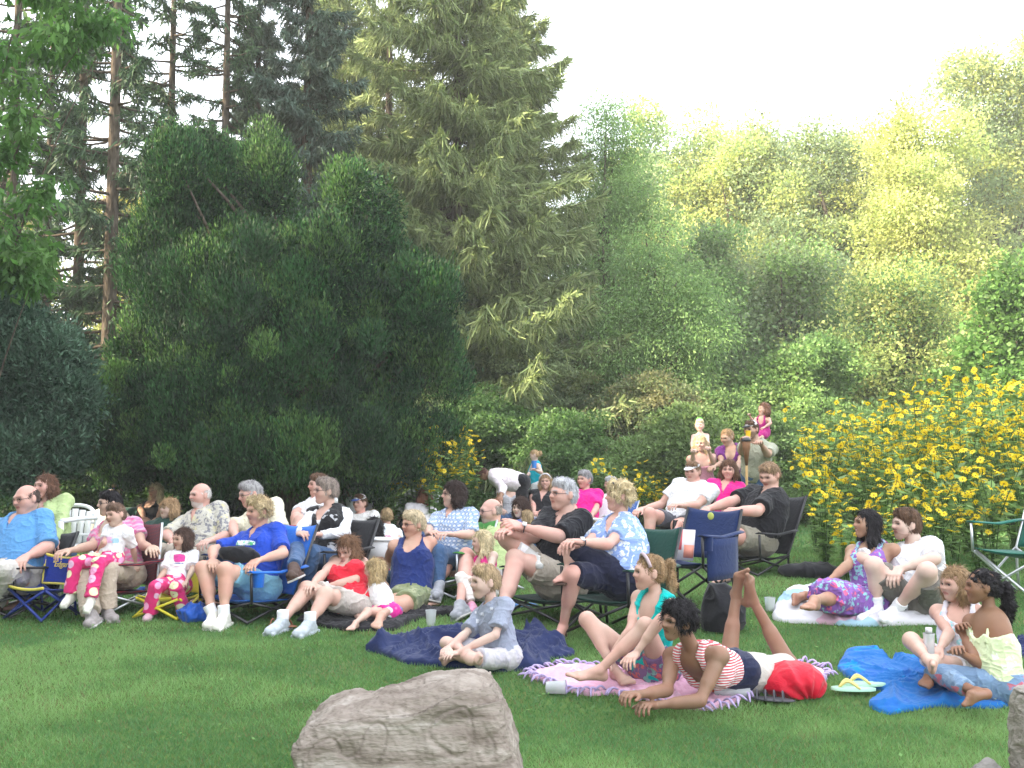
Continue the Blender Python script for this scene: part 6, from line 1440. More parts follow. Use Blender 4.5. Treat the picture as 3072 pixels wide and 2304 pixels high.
# ---------------------------------------------------------------- folding chairs
M_TUBE = mat("black_tube", (.015, .015, .017), .35, spec=.5); M_ALU = mat("aluminium_tube", (.55, .57, .60), .35, metal=.8); M_YTUBE = mat("yellow_tube", (.60, .52, .04), .4); M_BTUBE = mat("blue_tube", (.02, .04, .22), .35)
def camp_chair(label, loc, yaw, h=.40, w=.54, d=.44, bh=.48, col=None, tube=None, arm=True, trim=None, scale=1.0, group=None, rec=.16, cup=False, pocket=False, name="camp_chair", seat2=None, hi=True):
    z = float(terr(loc[0], loc[1])); e = empty(name, (loc[0], loc[1], z), label, "chair", group, rz=-radians(yaw)); e.scale = (scale,) * 3
    tube = tube or M_TUBE; r = .011
    A = lambda x, y, zz: np.array([x, y, zz], float)           # y: -d/2 is the front
    W, Dp = w / 2, d / 2
    sg = lambda n=9: np.linspace(-1, 1, n)
    G = np.array([[A(x * W, y * Dp + (0 if y > 0 else -.01), h - .045 * (1 - x * x) * (1 - .6 * y * y) - .03 * (y + 1) / 2 + .012 * (y < -.9)) for y in sg(9)] for x in sg(11)])
    m = MB().sheet(G, .006); s_ = m.build("seat", col, e)
    if trim:
        t = MB(); t.tube([G[0, 0], *G[:, 0][1:-1], G[-1, 0]], .012, 6); t.build("seat_trim", trim, s_)
    y0, y1 = Dp + .0, Dp + rec
    G = np.array([[A(x * W * .97, y0 + (y1 - y0) * v + .045 * (1 - x * x) * (.4 + .6 * v), h + .0 + (bh) * v - (.03 * (1 - x * x) if v == 1 else 0)) for v in np.linspace(.0, 1, 10)] for x in sg(11)])
    m = MB().sheet(G, .006); b_ = m.build("backrest", col, e)
    if trim:
        t = MB(); t.tube(np.concatenate([G[0, ::-1], G[:, 0], G[-1, :]])[::1], .010, 6); t.tube(G[:, -1], .012, 6); t.build("backrest_trim", trim, b_)
    if hi:
        for x in (-W, W): MB().tube([A(x, Dp + .02, .0), A(x, Dp, h * .5), A(x, y0, h), A(x * .97, y1, h + bh)], r, 6).build("post", tube, e)
    for y in (-Dp - .03, Dp + .03):
        for x in (-1, 1): MB().tube([A(x * (W + .02), y, .01), A(-x * W, y * .85, h - .01)], r, 6).build("leg", tube, e)
    for x in (-W - .01, W + .01):
        MB().tube([A(x, -Dp - .03, .012), A(x, Dp, h - .01)], r * .9, 6).build("leg", tube, e); MB().tube([A(x * 1.03, Dp + .03, .012), A(x * 1.03, -Dp, h - .01)], r * .9, 6).build("leg", tube, e)
    if arm:
        for x in (-W - .02, W + .02):
            ah = h + .20
            G = np.array([[A(x + k * .035, y, ah + .02 - .025 * (1 - abs(q)) - .01 * abs(k)) for k in (-1, 0, 1)] for q, y in zip(np.linspace(-1, 1, 7), np.linspace(-Dp - .02, y0 + .09, 7))])
            m = MB().sheet(G, .008); a_ = m.build("armrest", col, e)
            MB().tube([A(x, -Dp, h - .02), A(x, -Dp - .01, ah)], r, 6).build("arm_post", tube, e)
            if cup and x > 0: MB().tube([A(x, -Dp + .06, ah), A(x, -Dp + .06, ah - .10)], [.045, .04], 10, cap=False).build("cup_holder", col, e)
    if pocket:
        x = W + .03; G = np.array([[A(x + .03 * (1 - q * q), y, zz) for zz in np.linspace(h - .12, h + .18, 6)] for q, y in zip(np.linspace(-1, 1, 7), np.linspace(-Dp + .04, y0 + .02, 7))])
        MB().sheet(G, .008).build("side_pocket", col, e)
    return e
def chair_for(key, label, col, **k):
    p = next(v for l, v in PEOPLE.items() if key in l); f, l = yawv(p.hyaw)
    g = float(terr(p.P[0], p.P[1])); dy = k.pop('dy', 0.02); c = p.P + f * (.07 - dy)
    sh = max(p.P[2] - g - .062 * p.H, .16); bl = k.pop('bh', .44)
    sl_ = max(.08, min(.75, float((p.P - p.N)[:2] @ f[:2]) / max(.1, p.N[2] - p.P[2]))); dep = k.pop('d', .44)
    back = .080 * p.H * p.fat * .9; c = p.P - f * (back - dep / 2)
    return camp_chair(label, (c[0], c[1]), p.hyaw, h=sh, bh=bl, col=col, rec=bl * sl_, d=dep, **k)
CG, CB, CN, CR, CDG = fb((.008, .05, .035)), fb((.012, .012, .015)), fb((.008, .022, .085)), fb((.22, .015, .02), 'stripe', (.02, .02, .04), sc=2), fb((.01, .035, .03))
grp = "folding camp chairs"
chair_for("light blue polo", "black camp chair under the bald man in light blue", CB, group=grp)
chair_for("pink checked", "red and black striped camp chair under the woman in pink", CR, group=grp, tube=M_ALU, bh=.50)
chair_for("white goatee", "dark camp chair under the man in the leafy shirt", CN, group=grp)
chair_for("royal blue polo", "bright blue camp chair with cup holder under the woman in the blue polo", fb((.012, .12, .48)), group=grp, cup=True, bh=.52)
chair_for("cream shirt", "red camp chair behind the man in the cream shirt", fb((.35, .02, .03)), group=grp)
chair_for("black floral vest", "black mesh camp chair under the woman with crossed legs", CB, group=grp)
chair_for("thick black hair", "green camp chair with grey arms under the woman in plaid", fb((.06, .25, .05)), group=grp, tube=M_ALU)
chair_for("clasping his raised", "dark green camp chair under the man clasping his knee", CDG, group=grp, dy=.05)
chair_for("curly blond hair in a blue", "dark green camp chair under the woman in the floral blouse", CG, group=grp, bh=.46)
chair_for("white visor", "dark camp chair with red edging under the man with the visor", CB, group=grp, trim=fb((.4, .02, .04)))
chair_for("magenta sweater", "red camp chair under the woman in magenta", fb((.42, .02, .05)), group=grp)
chair_for("seated sideways", "tall black camp chair under the man looking down", CB, group=grp, bh=.52)
chair_for("moustache", "low aluminium lawn chair under the bald man in lime", fb((.10, .12, .30), 'stripe', (.5, .2, .2)), tube=M_ALU, arm=False, bh=.4, name="lawn_chair", hi=False)
chair_for("highlighted hair", "dark blue chair behind the woman in the black sleeveless top", CN, group=grp)
chair_for("grey tee", "dark green chair behind the woman in the grey tee", CG, group=grp) if any("in a grey tee" in l and "woman" in l for l in PEOPLE) and False else None
chair_for("blue bandana", "dark green camp chair behind the woman in pink", CG, group=grp)
chair_for("short grey hair in a hot", "white framed chair under the woman in the hot pink tee", WHITE, group=grp, tube=M_ALU)
chair_for("white haired person", "blue seated chair beside the blond curls", fb((.05, .15, .45)), group=grp, tube=M_ALU)
chair_for("straight blond hair in", "grey camp chair under the woman with long blond hair", GREY, group=grp)
chair_for("short brown hair in a plain", "dark green camp chair behind the person in the plain tee", CG, group=grp)
chair_for("in profile in front", "pale camp chair with dark edging under the dark haired child", WHITE, group=grp, trim=CB)
# small empty child's chair in front of the bald man
g1 = gnd('A', 330, 1475)
c = camp_chair("small empty blue child's chair with yellow edging and gold lettering", (g1[0], g1[1] + .1), 22, h=.235, w=.34, d=.30, bh=.22, col=fb((.012, .035, .26)), tube=M_BTUBE, arm=False, trim=fb((.65, .55, .10)), rec=.03)
tx = bpy.data.curves.new("lettering", 'FONT'); tx.body = '"Edgar"'; tx.size = .062; tx.extrude = .001; tx.align_x = 'CENTER'; tx.shear = .3; tx.offset = .001
to = bpy.data.objects.new("lettering", tx); COL.objects.link(to); to.parent = c; to.location = (0, .168, .365); to.rotation_euler = (pi / 2 - .1, 0, 0); bpy.context.view_layer.update(); lm = bpy.data.meshes.new_from_object(to); bpy.data.objects.remove(to); lo_ = obj('lettering', lm, mat("gold_thread", (.72, .55, .15), .6), c, (0, .168, .365)); lo_.rotation_euler = (pi / 2 - .1, 0, 0)
chair_for("yellow stool", "small yellow framed folding stool under the little girl", fb((.62, .55, .05)), tube=M_YTUBE, arm=False, bh=.16, w=.34, d=.30, name="folding_stool")
# empty navy chair in the middle
g2 = (1.40, 7.60)
nc = camp_chair("empty navy camp chair with a round badge and a side pocket", (g2[0] - .05, g2[1] + .30), 42, h=.36, w=.50, d=.46, bh=.38, col=CN, pocket=True, cup=True, rec=.16, group=grp)
MB().ell((0, .33, .68), (.03, .008, .03)).build("badge", mat("badge", (.45, .50, .12), .6), nc)
MB().box((.30, -.02, .60), (.02, .24, .17)).build("label_card", mat("card", (.75, .72, .70), .6), nc) if False else None
mgz = MB(); mgz.box((0, 0, .12), (.20, .008, .24), col=(.70, .66, .66)); mgz.box((-.05, -.006, .16), (.10, .003, .16), col=(.62, .10, .12)); mgz.box((.06, -.006, .07), (.08, .003, .10), col=(.65, .25, .18))
p_ = np.array([1.31, 8.02, float(terr(1.31, 8.02)) + .46]); mg = mgz.build("magazine", M_ATTR, None, label="red and white magazine standing on the seat of the navy chair", cat="magazine"); mg.location = p_ - [0, 0, .12]; mg.rotation_euler = (radians(-14), 0, radians(-30))
# big green chair at the right edge
g3 = gnd('F', 1760, 900)
gc = camp_chair("green fabric camp chair with curved silver arms at the right edge", (g3[0] + .24, g3[1] + .35), 62, h=.38, w=.56, d=.50, bh=.50, col=fb((.010, .12, .085)), tube=M_ALU, rec=.2, group=grp)
# white plastic garden chair
def garden_chair():
    p = next(v for l, v in PEOPLE.items() if "lime blouse" in l); w_ = at('A', 600, 640, p.P[1] + .1); x, y = w_[0] - .12, w_[1] + .05; z = float(terr(x, y))
    e = empty("garden_chair", (x, y, z), "white moulded plastic garden chair with slatted back behind the bald man", "chair", rz=-radians(15))
    M = mat("white_plastic", (.78, .79, .80), .35, spec=.5); zb = w_[2] - z + .16
    MB().box((0, 0, .42), (.46, .44, .03)).build("seat", M, e)
    b = MB(); b.tube(ss([(-.21, .2, .42), (-.22, .27, zb - .12), (-.15, .29, zb), (0, .30, zb + .03), (.15, .29, zb), (.22, .27, zb - .12), (.21, .2, .42)], 5), .018, 6)
    for k in range(-2, 3): b.box((k * .075, .25, (zb + .42) / 2 - .01), (.058, .014, zb - .44 + .02 * (2 - abs(k))), np.array([[1, 0, 0], [0, 1, .16], [0, -.16, 1]]))
    for q in (.3, .62): b.box((0, .2 + .1 * q, .42 + (zb - .42) * q), (.40, .018, .02))
    b.build("backrest", M, e)
    for s in (-1, 1):
        MB().tube(ss([(s * .25, -.22, .66), (s * .27, 0, .67), (s * .24, .24, .66)], 4), .022, 6).build("armrest", M, e)
        MB().tube([(s * .25, -.22, .66), (s * .23, -.2, .42), (s * .26, -.24, .0)], .022, 6).build("leg", M, e); MB().tube([(s * .22, .2, .42), (s * .25, .28, .0)], .022, 6).build("leg", M, e)
garden_chair()
# striped woven lounger top in the back row
q = at('C', 850, 400, 15.4); e = empty("lounge_chair", (q[0], q[1], float(terr(q[0], q[1]))), "grey striped woven lounger with rounded top behind the back row", "chair")
zt = q[2] + .25 - e.location[2]; G = np.array([[(x * .30 + .12 * v, .3 * v, .3 + (zt - .3) * v - .16 * x * x * (v > .8) * v) for v in np.linspace(0, 1, 8)] for x in np.linspace(-1, 1, 9)])
MB().sheet(G, .02).build("backrest", fb((.36, .37, .34), 'stripe', (.16, .17, .15), sc=3), e); MB().tube([*G[0], *G[1:-1, -1], *G[-1, ::-1]], .014, 6).build("frame", M_ALU, e); MB().box((0, -.2, .3), (.6, .5, .03)).build("seat", fb((.36, .37, .34)), e)
# ---------------------------------------------------------------- stones and wood
def polysdf(P, x, z):
    d = None; sgn = np.ones(x.shape)
    for i in range(len(P)):
        a, b = P[i], P[(i + 1) % len(P)]; e = b - a; wx_, wz_ = x - a[0], z - a[1]; t = np.clip((wx_ * e[0] + wz_ * e[1]) / (e @ e), 0, 1)
        dd = (wx_ - e[0] * t) ** 2 + (wz_ - e[1] * t) ** 2; d = dd if d is None else np.minimum(d, dd)
        c1, c2, c3 = z >= a[1], z < b[1], e[0] * wz_ > e[1] * wx_; al = (c1 & c2 & c3) | (~c1 & ~c2 & ~c3); sgn = np.where(al, -sgn, sgn)
    return sgn * np.sqrt(d)
def rock(name, label, crop, poly, D, th, rnd_, m, h=.007, seed=0, strata=.020, tilt=.22, lean=0.0, cat="rock", tv=None):
    P = np.array([at(crop, u, v, D)[[0, 2]] for u, v in poly]); P = ss(np.concatenate([P, P[:1]]), 2)[:-1]
    lo = np.array([P[:, 0].min(), D - th / 2, P[:, 1].min()]); hi = np.array([P[:, 0].max(), D + th / 2, P[:, 1].max()])
    F = Field(lo - .08, hi + .08, h); X, Z = np.meshgrid(F.ax[0], F.ax[2], indexing='ij'); d2 = polysdf(P, X, Z)
    y = (F.ax[1] - D)[None, :, None]; top = (hi[2] - Z)[:, None, :] / (hi[2] - lo[2])
    w = th / 2 * (.55 + .45 * np.sqrt(np.clip(top * 1.4, 0, 1))) ; a = d2[:, None, :] + rnd_; b = np.abs(y + lean * (1 - top)) - w + rnd_
    F.F[...] = np.sqrt(np.maximum(a, 0) ** 2 + np.maximum(b, 0) ** 2) + np.minimum(np.maximum(a, b), 0) - rnd_
    V, Q = F.mesh(); V, Q = keep_big(V, Q); Nn = normals(V, Q)
    W = V.copy(); W[:, 2] = V[:, 2] - tilt * V[:, 0] + .25 * (V[:, 1] - D); W[:, 2] += .02 * vnoise(V, 6, seed)
    ph = (W[:, 2] + .035 * fbm(W * np.array([1, 1, .3]), 2.2, 2, seed + 1)) / .062; fr_ = ph - np.floor(ph); lay = _hash(np.floor(ph).astype(np.int64), 0 * fr_.astype(np.int64), 0 * fr_.astype(np.int64), seed)
    msk = np.clip(.45 + 1.3 * vnoise(W * np.array([.5, .5, 1.2]), 3.5, seed + 11), 0, 1)          # layers break off here and there
    step = strata * (fr_ ** 3 * (1 - np.clip((fr_ - .93) / .07, 0, 1)) + .8 * lay); crack = strata * .8 * np.exp(-((fr_ - .98) / .035) ** 2)
    big = fbm(V, 2.6, 2, seed + 3); fac = np.abs(vnoise(V, 4.2, seed + 13))
    dis = -.012 + .012 * big - .012 * (1 - fac) ** 5 + msk * (step - crack) + .006 * fbm(V, 20, 3, seed + 7) + .003 * vnoise(V, 90, seed + 17) - .009 * np.exp(-(fbm(W * np.array([1, 1, .6]), 5, 2, seed + 9) / .035) ** 2)
    V = V + Nn * dis[:, None]
    c = V.mean(0); c[2] = float(terr(c[0], c[1])); o = obj(name, mk_mesh(name, V - c, Q), m, None, c, label=label, cat=cat); return o
def stonemat(nm, stops, sc=5):
    m = mat(nm, (.3, .28, .25), .9, spec=.15); co = coords(m, (.5, 1, 2.2), (0, .2, 0)); n = N_(m, "ShaderNodeTexNoise"); n.inputs["Scale"].default_value = sc; n.inputs["Detail"].default_value = 9; n.inputs["Roughness"].default_value = .65; n.inputs["Distortion"].default_value = .8
    L_(m, co, n.inputs["Vector"]); L_(m, ramp(m, n.outputs[0], stops), m.node_tree.nodes["Principled BSDF"].inputs["Base Color"])
    n2 = N_(m, "ShaderNodeTexNoise"); n2.inputs["Scale"].default_value = 45; n2.inputs["Detail"].default_value = 6; L_(m, co, n2.inputs["Vector"]); bump(m, n2.outputs[0], .7, .012); return m
M_ROCK = stonemat("sandstone", [(.22, (.09, .073, .06)), (.38, (.19, .155, .13)), (.52, (.28, .24, .205)), (.66, (.40, .36, .32)), (.80, (.22, .155, .12))])
rock("boulder", "large layered grey brown boulder in the foreground", 'W', [(648, 1600), (662, 1560), (700, 1530), (745, 1515), (800, 1503), (880, 1485), (940, 1468), (1000, 1455), (1048, 1458), (1080, 1488), (1100, 1530), (1118, 1590), (1126, 1650), (1120, 1720), (1060, 1790), (900, 1810), (760, 1790), (700, 1720), (668, 1650)], 4.15, .62, .085, M_ROCK, seed=3, strata=.015, h=.0055, cat="boulder")
M_STN = stonemat("pale_stone", [(.25, (.16, .13, .11)), (.5, (.30, .27, .24)), (.75, (.46, .44, .42))], 4)
rock("standing_stone", "pale upright stone cut off by the right edge", 'W', [(2192, 1530), (2198, 1492), (2215, 1480), (2240, 1475), (2290, 1480), (2310, 1560), (2310, 1760), (2200, 1780), (2200, 1680), (2194, 1600)], 4.2, .3, .05, M_STN, seed=8, strata=.006, tilt=-1.5, cat="stone")
rock("driftwood", "weathered grey piece of wood at the bottom right corner", 'W', [(2098, 1668), (2116, 1652), (2140, 1638), (2155, 1650), (2172, 1675), (2172, 1700), (2108, 1710)], 4.25, .10, .02, stonemat("grey_wood", [(.3, (.12, .11, .10)), (.7, (.34, .32, .30))], 9), h=.005, seed=9, strata=.010, tilt=.8, cat="wood")
# bare earth at the foot of the boulder
# ---------------------------------------------------------------- bags, cups, shoes
def blob(name, label, crop, x, y, D, r, m, cat, seed=0, amp=.02, fr=8, pleat=0, on=None, R=None, vox=.006):
    c = at(crop, x, y, D); F = Field(c - np.max(r) * 1.3, c + np.max(r) * 1.3, vox); F.add(el(c, r, R), 0); V, Q = F.mesh(); V, Q = keep_big(V, Q); Nn = normals(V, Q)
    d = amp * (1 - np.abs(vnoise(V, fr, seed))) ** 3 + amp * .5 * (1 - np.abs(vnoise(V, fr * 2.2, seed + 1))) ** 3
    if pleat:
        k = c + np.array(pleat[0]); a = V - k; an = np.arctan2(a[:, 2], a[:, 0]); rr = np.linalg.norm(a, axis=1); d = d + pleat[1] * np.sin(an * pleat[2] + 3 * vnoise(V, 4, 3)) * np.exp(-(rr / (np.max(r) * .9)) ** 2)
    V = V + Nn * d[:, None]; g = float(terr(c[0], c[1])); V[:, 2] = np.maximum(V[:, 2], g + .004)
    b = np.array([c[0], c[1], g]); return obj(name, mk_mesh(name, V - b, Q), m, None, b, label=label, cat=cat)
SILK = lambda c: fb(c, rough=.45)
gs = gnd('G', 1830, 1095); blob("stuff_sack", "round bright red drawstring sack beside the girl in stripes", 'G', 1822, 970, gs[1] + .12, (.175, .14, .105), SILK((.50, .006, .025)), "bag", 3, .012, 7, pleat=((.06, -.12, -.09), .012, 13))
gs = gnd('G', 1360, 655); blob("drawstring_bag", "black drawstring bag leaning against the navy chair", 'G', 1360, 520, gs[1] + .1, (.135, .10, .20), CB, "bag", 4, .03, 6)
gs = gnd('F', 300, 690); blob("chair_bag", "long flat black carry bag on the grass by the yellow flowers", 'F', 300, 630, gs[1] + .15, (.27, .12, .055), CB, "bag", 5, .03, 6)
gs = gnd('B', 255, 1495); blob("plastic_bag", "crumpled shiny blue bag on the grass by the white sneakers", 'B', 258, 1425, gs[1] + .05, (.095, .08, .055), SILK((.012, .08, .38)), "bag", 6, .035, 14)
gs = gnd('A', 1320, 1290); blob("ball", "blue cloth bundle under the man in the leafy shirt", 'A', 1330, 1240, gs[1] + .1, (.06, .06, .05), SILK((.02, .08, .40)), "bundle", 7, .02, 12)
gs = gnd('D', 480, 1400); blob("cloth_bundle", "small blue cloth on the grass under the dark green chair", 'D', 470, 1390, gs[1] + .1, (.11, .06, .025), fb((.10, .22, .50)), "cloth", 8, .015, 12)
pb = next(v for l, v in PEOPLE.items() if "royal blue polo" in l)
blob("waist_bag", "black waist bag on the lap of the woman in the blue polo", 'B', 670, 872, pb.P[1] - .20, (.15, .055, .055), CB, "bag", 9, .012, 9, R=frame_tilt(np.array([[cos(.1), 0, -sin(.1)], [0, 1, 0], [sin(.1), 0, cos(.1)]]), 0)) 
M_CLEAR = mat("clear_plastic", (.85, .88, .9), .12, spec=.5); M_CLEAR.node_tree.nodes["Principled BSDF"].inputs["Transmission Weight"].default_value = .55; M_CLEAR.node_tree.nodes["Principled BSDF"].inputs["IOR"].default_value = 1.2
def cup(label, crop, x, y, h=.11, r=.04, m=None, lie=None, D=None, name="plastic_cup", cat="cup", k=.8):
    g = gnd(crop, x, y) if D is None else at(crop, x, y, D); mb = MB(); t = np.linspace(0, 1, 5)
    pts = [(0, 0, h * q) for q in t]; mb.tube(pts, [r * k + r * (1 - k) * q for q in t], 14, cap=False); mb.tube([(0, 0, .002), (0, 0, .004)], r * k, 14); mb.tube([(0, 0, h - .004), (0, 0, h)], r * 1.05, 14, cap=False)
    o = mb.build(name, m or M_CLEAR, label=label, cat=cat); o.location = g + [0, 0, .0 if lie is None else r]
    if lie is not None: o.rotation_euler = (pi / 2 * .97, 0, radians(lie))
    return o
cup("clear plastic cup standing on the grass beside the black blanket", 'H', 1020, 650)
cup("clear plastic cup with dark straw lid standing beside the quilt", 'G', 1670, 505, h=.10)
cup("clear plastic cup lying on its side at the corner of the pink blanket", 'G', 215, 1050, lie=80)
b_ = cup("clear drink bottle with an orange cap lying by the red sack", 'G', 1540, 1085, h=.19, r=.035, lie=-100, name="drink_bottle", cat="bottle", k=.95)
MB().tube([(0, 0, .19), (0, 0, .215)], .016, 10).build("cap", mat("orange_cap", (.7, .12, .03), .4), b_)
cm = next(v for l, v in PEOPLE.items() if "baseball cap and grey green" in l)
cup("yellow cup at the mouth of the man in the baseball cap", 'E', 975, 362, h=.10, r=.034, m=mat("yellow_plastic", (.75, .50, .02), .35), D=cm.W['r'][1] - .05)
ct = next(v for l, v in PEOPLE.items() if "turquoise sleeveless" in l)
cup("blue and white paper cup held by the girl in the turquoise sleeveless top", 'D', 560, 235, h=.12, r=.042, m=mat("blue_paper", (.05, .22, .62), .5), D=ct.W['l'][1] - .03)
gb = next(v for l, v in PEOPLE.items() if "sitting with a bottle" in l)
o = cup("clear water bottle held by the girl in the white top", 'F', 1125, 1225, h=.13, r=.03, m=M_CLEAR, D=gb.W['r'][1] - .06, name="water_bottle", cat="bottle", k=.9)
MB().tube([(0, 0, .13), (0, 0, .16)], .018, 10).build("cap", WHITE, o)
for i, (x, y, a, lab) in enumerate(((660, 1490, 82, "mint green flip flop with yellow straps nearest the camera"), (700, 1455, 75, "mint green flip flop with yellow straps behind the other one"))):
    g = gnd('F', x - 60 + i * 30, y); e = empty("flip_flop", (g[0], g[1], g[2] + .03), lab, "flip flop", "pair of mint and yellow flip flops", rz=radians(a + i * 8))
    th = np.linspace(0, 2 * pi, 25)[:-1]; out = np.array([(.045 * cos(t) * (1 + .12 * sin(t)), .12 * sin(t), 0) for t in th]); s_ = MB()
    s_.add(np.concatenate([out, out + [0, 0, .014], [[0, 0, 0], [0, 0, .014]]]), [(j, (j + 1) % 24, 24 + (j + 1) % 24, 24 + j) for j in range(24)] + [(24 + j, 24 + (j + 1) % 24, 49, 49) for j in range(24)]); s_.build("sole", mat("mint_foam", (.40, .66, .50), .7), e, smooth=False)
    for s in (-1, 1): MB().tube(ss([(0, .075, .014), (s * .03, .03, .05), (s * .04, -.03, .014)], 5), .007, 6).build("strap", mat("yellow_strap", (.72, .62, .22), .5), e)
# sandal with brown straps by the grey sneakers, pair of dark sandals with cords by the bottle
for (crop, x, y, lab, m) in (('B', 1070, 1560, "brown woven sandal between the grey sneakers", mat("woven_brown", (.25, .11, .06), .7)), ('G', 1690, 1110, "dark strappy sandal beside the red sack", mat("dark_strap", (.06, .06, .07), .5))):
    g = gnd(crop, x, y); e = empty("sandal", (g[0], g[1], g[2] + .025), lab, "sandal", rz=radians(70)); MB().ell((0, 0, 0), (.045, .12, .010), n=16).build("sole", m, e)
    for k in range(4): MB().tube(ss([(-.042, .08 - k * .045, 0), (0, .085 - k * .045, .045), (.042, .08 - k * .045, 0)], 5), .006, 5).build("strap", m, e)
# phone-like case on the quilt
g = gnd('F', 395, 905); o = MB().box((0, 0, .012), (.09, .05, .02)).build("phone", M_DARKMETAL, label="small black phone on the pastel quilt", cat="phone"); o.location = g + [0, 0, .05]
# bamboo garden torch
q = at('E', 960, 440, 12.6); zb = float(terr(q[0], q[1])); e = empty("garden_torch", (q[0], q[1], zb), "bamboo garden torch in front of the man in the cap", "torch")
M_BAM = mat("bamboo", (.42, .27, .11), .6); zt = at('E', 960, 500, 12.6)[2] - zb; z1 = at('E', 960, 385, 12.6)[2] - zb
MB().tube([(0, 0, 0), (0, 0, zt)], .016, 8).build("pole", M_BAM, e)
bk = MB(); bk.tube([(0, 0, zt - .12), (0, 0, zt + .05), (0, 0, (zt + z1) / 2), (0, 0, z1)], [.016, .036, .048, .050], 14)
bk.build("basket", mat("woven_cane", (.20, .10, .05), .8), e); MB().tube([(0, 0, z1), (0, 0, z1 + .03), (0, 0, z1 + .05)], [.058, .05, .02], 14).build("cap", M_DARKMETAL, e)
# white cooler box and red box between the rows
for (crop, x, y, D, d, m, nm, lab, cat) in (('C', 555, 860, 8.95, (.30, .22, .22), mat("white_box", (.78, .78, .78), .5), "cooler", "white box behind the woman in red and the woman in navy", "box"), ('C', 460, 850, 9.15, (.12, .1, .22), CB, "tote_bag", "black bag standing beside the white box", "bag")):
    c = at(crop, x, y, D); o = MB().box((0, 0, 0), d).build("body", m, smooth=False); e = empty(nm, c, lab, cat); o.parent = e
    MB().box((0, 0, d[2] / 2 + .012), (d[0] * 1.05, d[1] * 1.05, .02)).build("lid", m, e, smooth=False)
c = at('D', 1040, 655, 11.9); o = MB().box((0, 0, 0), (.26, .18, .012)).build("booklet", WHITE, label="white programme on the lap of the woman in hot pink", cat="booklet"); o.location = c
p = next(v for l, v in PEOPLE.items() if "lime blouse" in l)
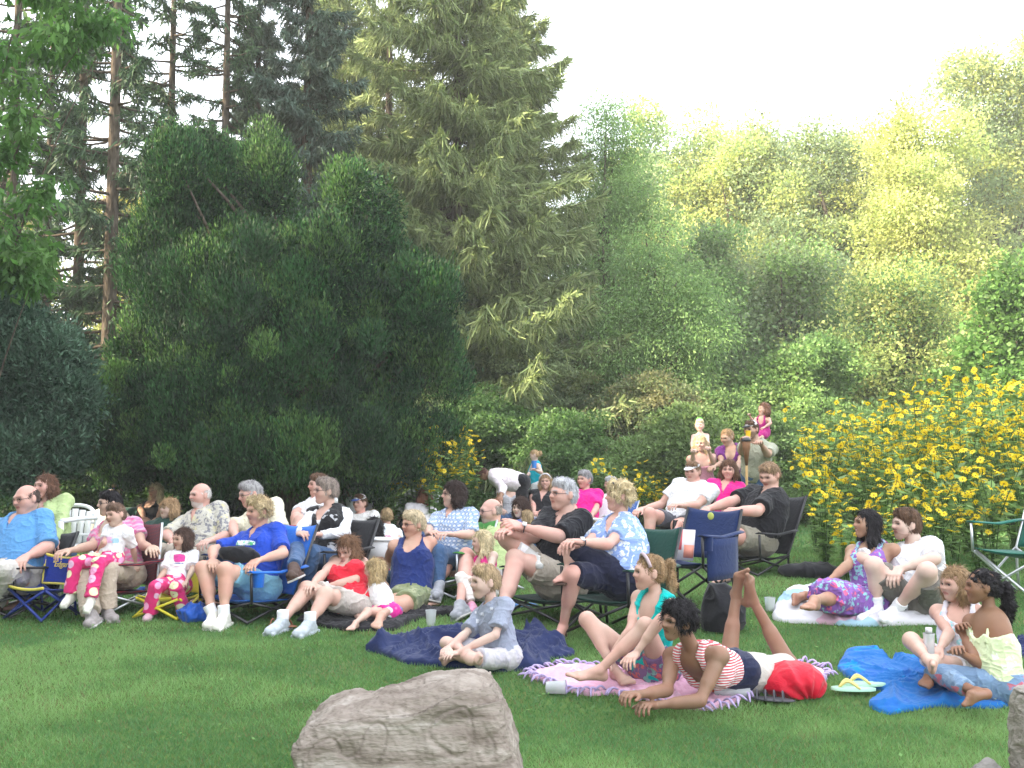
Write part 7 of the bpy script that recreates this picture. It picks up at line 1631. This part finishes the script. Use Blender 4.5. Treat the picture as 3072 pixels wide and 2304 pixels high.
# ---------------------------------------------------------------- grass blades of the lawn
def inpoly(P, x, y):
    r = np.zeros(len(x), bool); n = len(P); j = n - 1
    for i in range(n):
        xi, yi = P[i]; xj, yj = P[j]; c = ((yi > y) != (yj > y)) & (x < (xj - xi) * (y - yi) / (yj - yi + 1e-12) + xi); r ^= c; j = i
    return r
def grass():
    R = np.random.default_rng(4); X, Y, Hh, Wd = [], [], [], []
    for (y0, y1, dens, h, w) in ((3.8, 5.4, 12000, .034, .0042), (5.4, 7.2, 8000, .034, .0052), (7.2, 10, 3600, .036, .0075), (10, 13.5, 1500, .045, .011), (13.5, 19, 500, .07, .018)):
        W = .53 * y1 + 1.9; n = int(2 * W * (y1 - y0) * dens); x = R.uniform(-W, W, n); y = R.uniform(y0, y1, n); k = (np.abs(x) < .53 * y + 1.8) & ((np.abs(x) < .53 * y + .3) | (R.uniform(size=n) < .45))
        x, y = x[k], y[k]; X.append(x); Y.append(y); Hh.append(np.full(len(x), h)); Wd.append(np.full(len(x), w))
    x, y, h, w = map(np.concatenate, (X, Y, Hh, Wd)); k = np.ones(len(x), bool)
    for P in BLANKETS:
        c = P.mean(0); k &= ~inpoly(c + (P - c) * .97, x, y)
    x, y, h, w = x[k], y[k], h[k], w[k]; n = len(x)
    p = np.stack([x, y, 0 * x], 1); pn = fbm(p, 1.1, 4, 31); pf = fbm(p, 4.5, 2, 41)
    h = h * R.uniform(.5, 1.3, n) * (1 + .30 * pn + .15 * pf); a = R.uniform(0, 2 * pi, n); t = R.uniform(0, 2 * pi, n); lean = R.uniform(.15, 1.1, n)
    z = terr(x, y); B = np.stack([x, y, z], 1); s = np.stack([np.cos(a), np.sin(a), 0 * a], 1) * (w / 2)[:, None]
    T = B + np.stack([np.cos(t) * lean * h, np.sin(t) * lean * h, h * .8], 1)
    V = np.stack([B - s, B + s, T], 1).reshape(-1, 3)
    g1, g2, g3 = np.array([.165, .33, .10]), np.array([.26, .43, .15]), np.array([.095, .23, .075]); dry = np.array([.24, .20, .09])
    u = np.clip(.5 + .75 * pn + .35 * pf + R.normal(size=n) * .22, 0, 1)[:, None]; c = np.where(u < .5, g3 + (g1 - g3) * u * 2, g1 + (g2 - g1) * (u * 2 - 1))
    dm = (R.uniform(size=n) < .06 + .16 * (fbm(p, 2.2, 2, 77) > .75)); c[dm] = dry * R.uniform(.6, 1.2, (dm.sum(), 1))
    # clover and broad weeds between the blades, in loose patches
    n2 = 5000; x2 = R.uniform(-5.5, 5.5, n2); y2 = 3.9 + R.uniform(0, 1, n2) ** 1.4 * 6.5; q = np.stack([x2, y2, 0 * x2], 1); kk = (fbm(q, 1.6, 3, 91) > .12) & (np.abs(x2) < .53 * y2 + .3)
    for P in BLANKETS: kk &= ~inpoly(P, x2, y2)
    x2, y2 = x2[kk], y2[kk]; m2 = len(x2); C2 = np.stack([x2, y2, terr(x2, y2) + R.uniform(.015, .038, m2)], 1); A2 = np.stack([R.normal(size=m2), R.normal(size=m2), R.normal(size=m2) * .25], 1)
    V2, F2, K2 = leaves(C2, A2, .020, .8, [(.15, .30, .09), (.18, .34, .10), (.12, .26, .08)], .2, np.array([0, 0, 1.0]) + 0 * A2, .35)
    V = np.concatenate([V, V2]); c = np.concatenate([np.repeat(c, 3, 0), K2]); F = np.arange(n * 3).reshape(n, 3); F2 = F2 + n * 3
    F = np.concatenate([F, F2[:, [0, 1, 2]], F2[:, [0, 2, 3]]])
    me = mk_mesh("grass", V, F, c, smooth=False)
    obj("grass", me, M_LEAF, label="short green lawn grass", cat="grass", kind='stuff')
grass()
# ---------------------------------------------------------------- thin scattering volume added to imitate veiling sky glare
hz = bpy.data.materials.new("glare_haze"); hz.use_nodes = True; hz.node_tree.nodes.clear()
_o = hz.node_tree.nodes.new("ShaderNodeOutputMaterial"); _v = hz.node_tree.nodes.new("ShaderNodeVolumePrincipled")
_v.inputs["Density"].default_value = 0.0020; _v.inputs["Color"].default_value = (1.0, .98, .93, 1); _v.inputs["Anisotropy"].default_value = 0.0
hz.node_tree.links.new(_v.outputs[0], _o.inputs["Volume"])
hb = MB().box((0, 25, 12), (150, 110, 28)).build("glare_haze", hz, smooth=False, kind='stuff', label="added thin volume imitating sky glare and lifted contrast", cat="glare_haze")
S.cycles.volume_bounces = 0
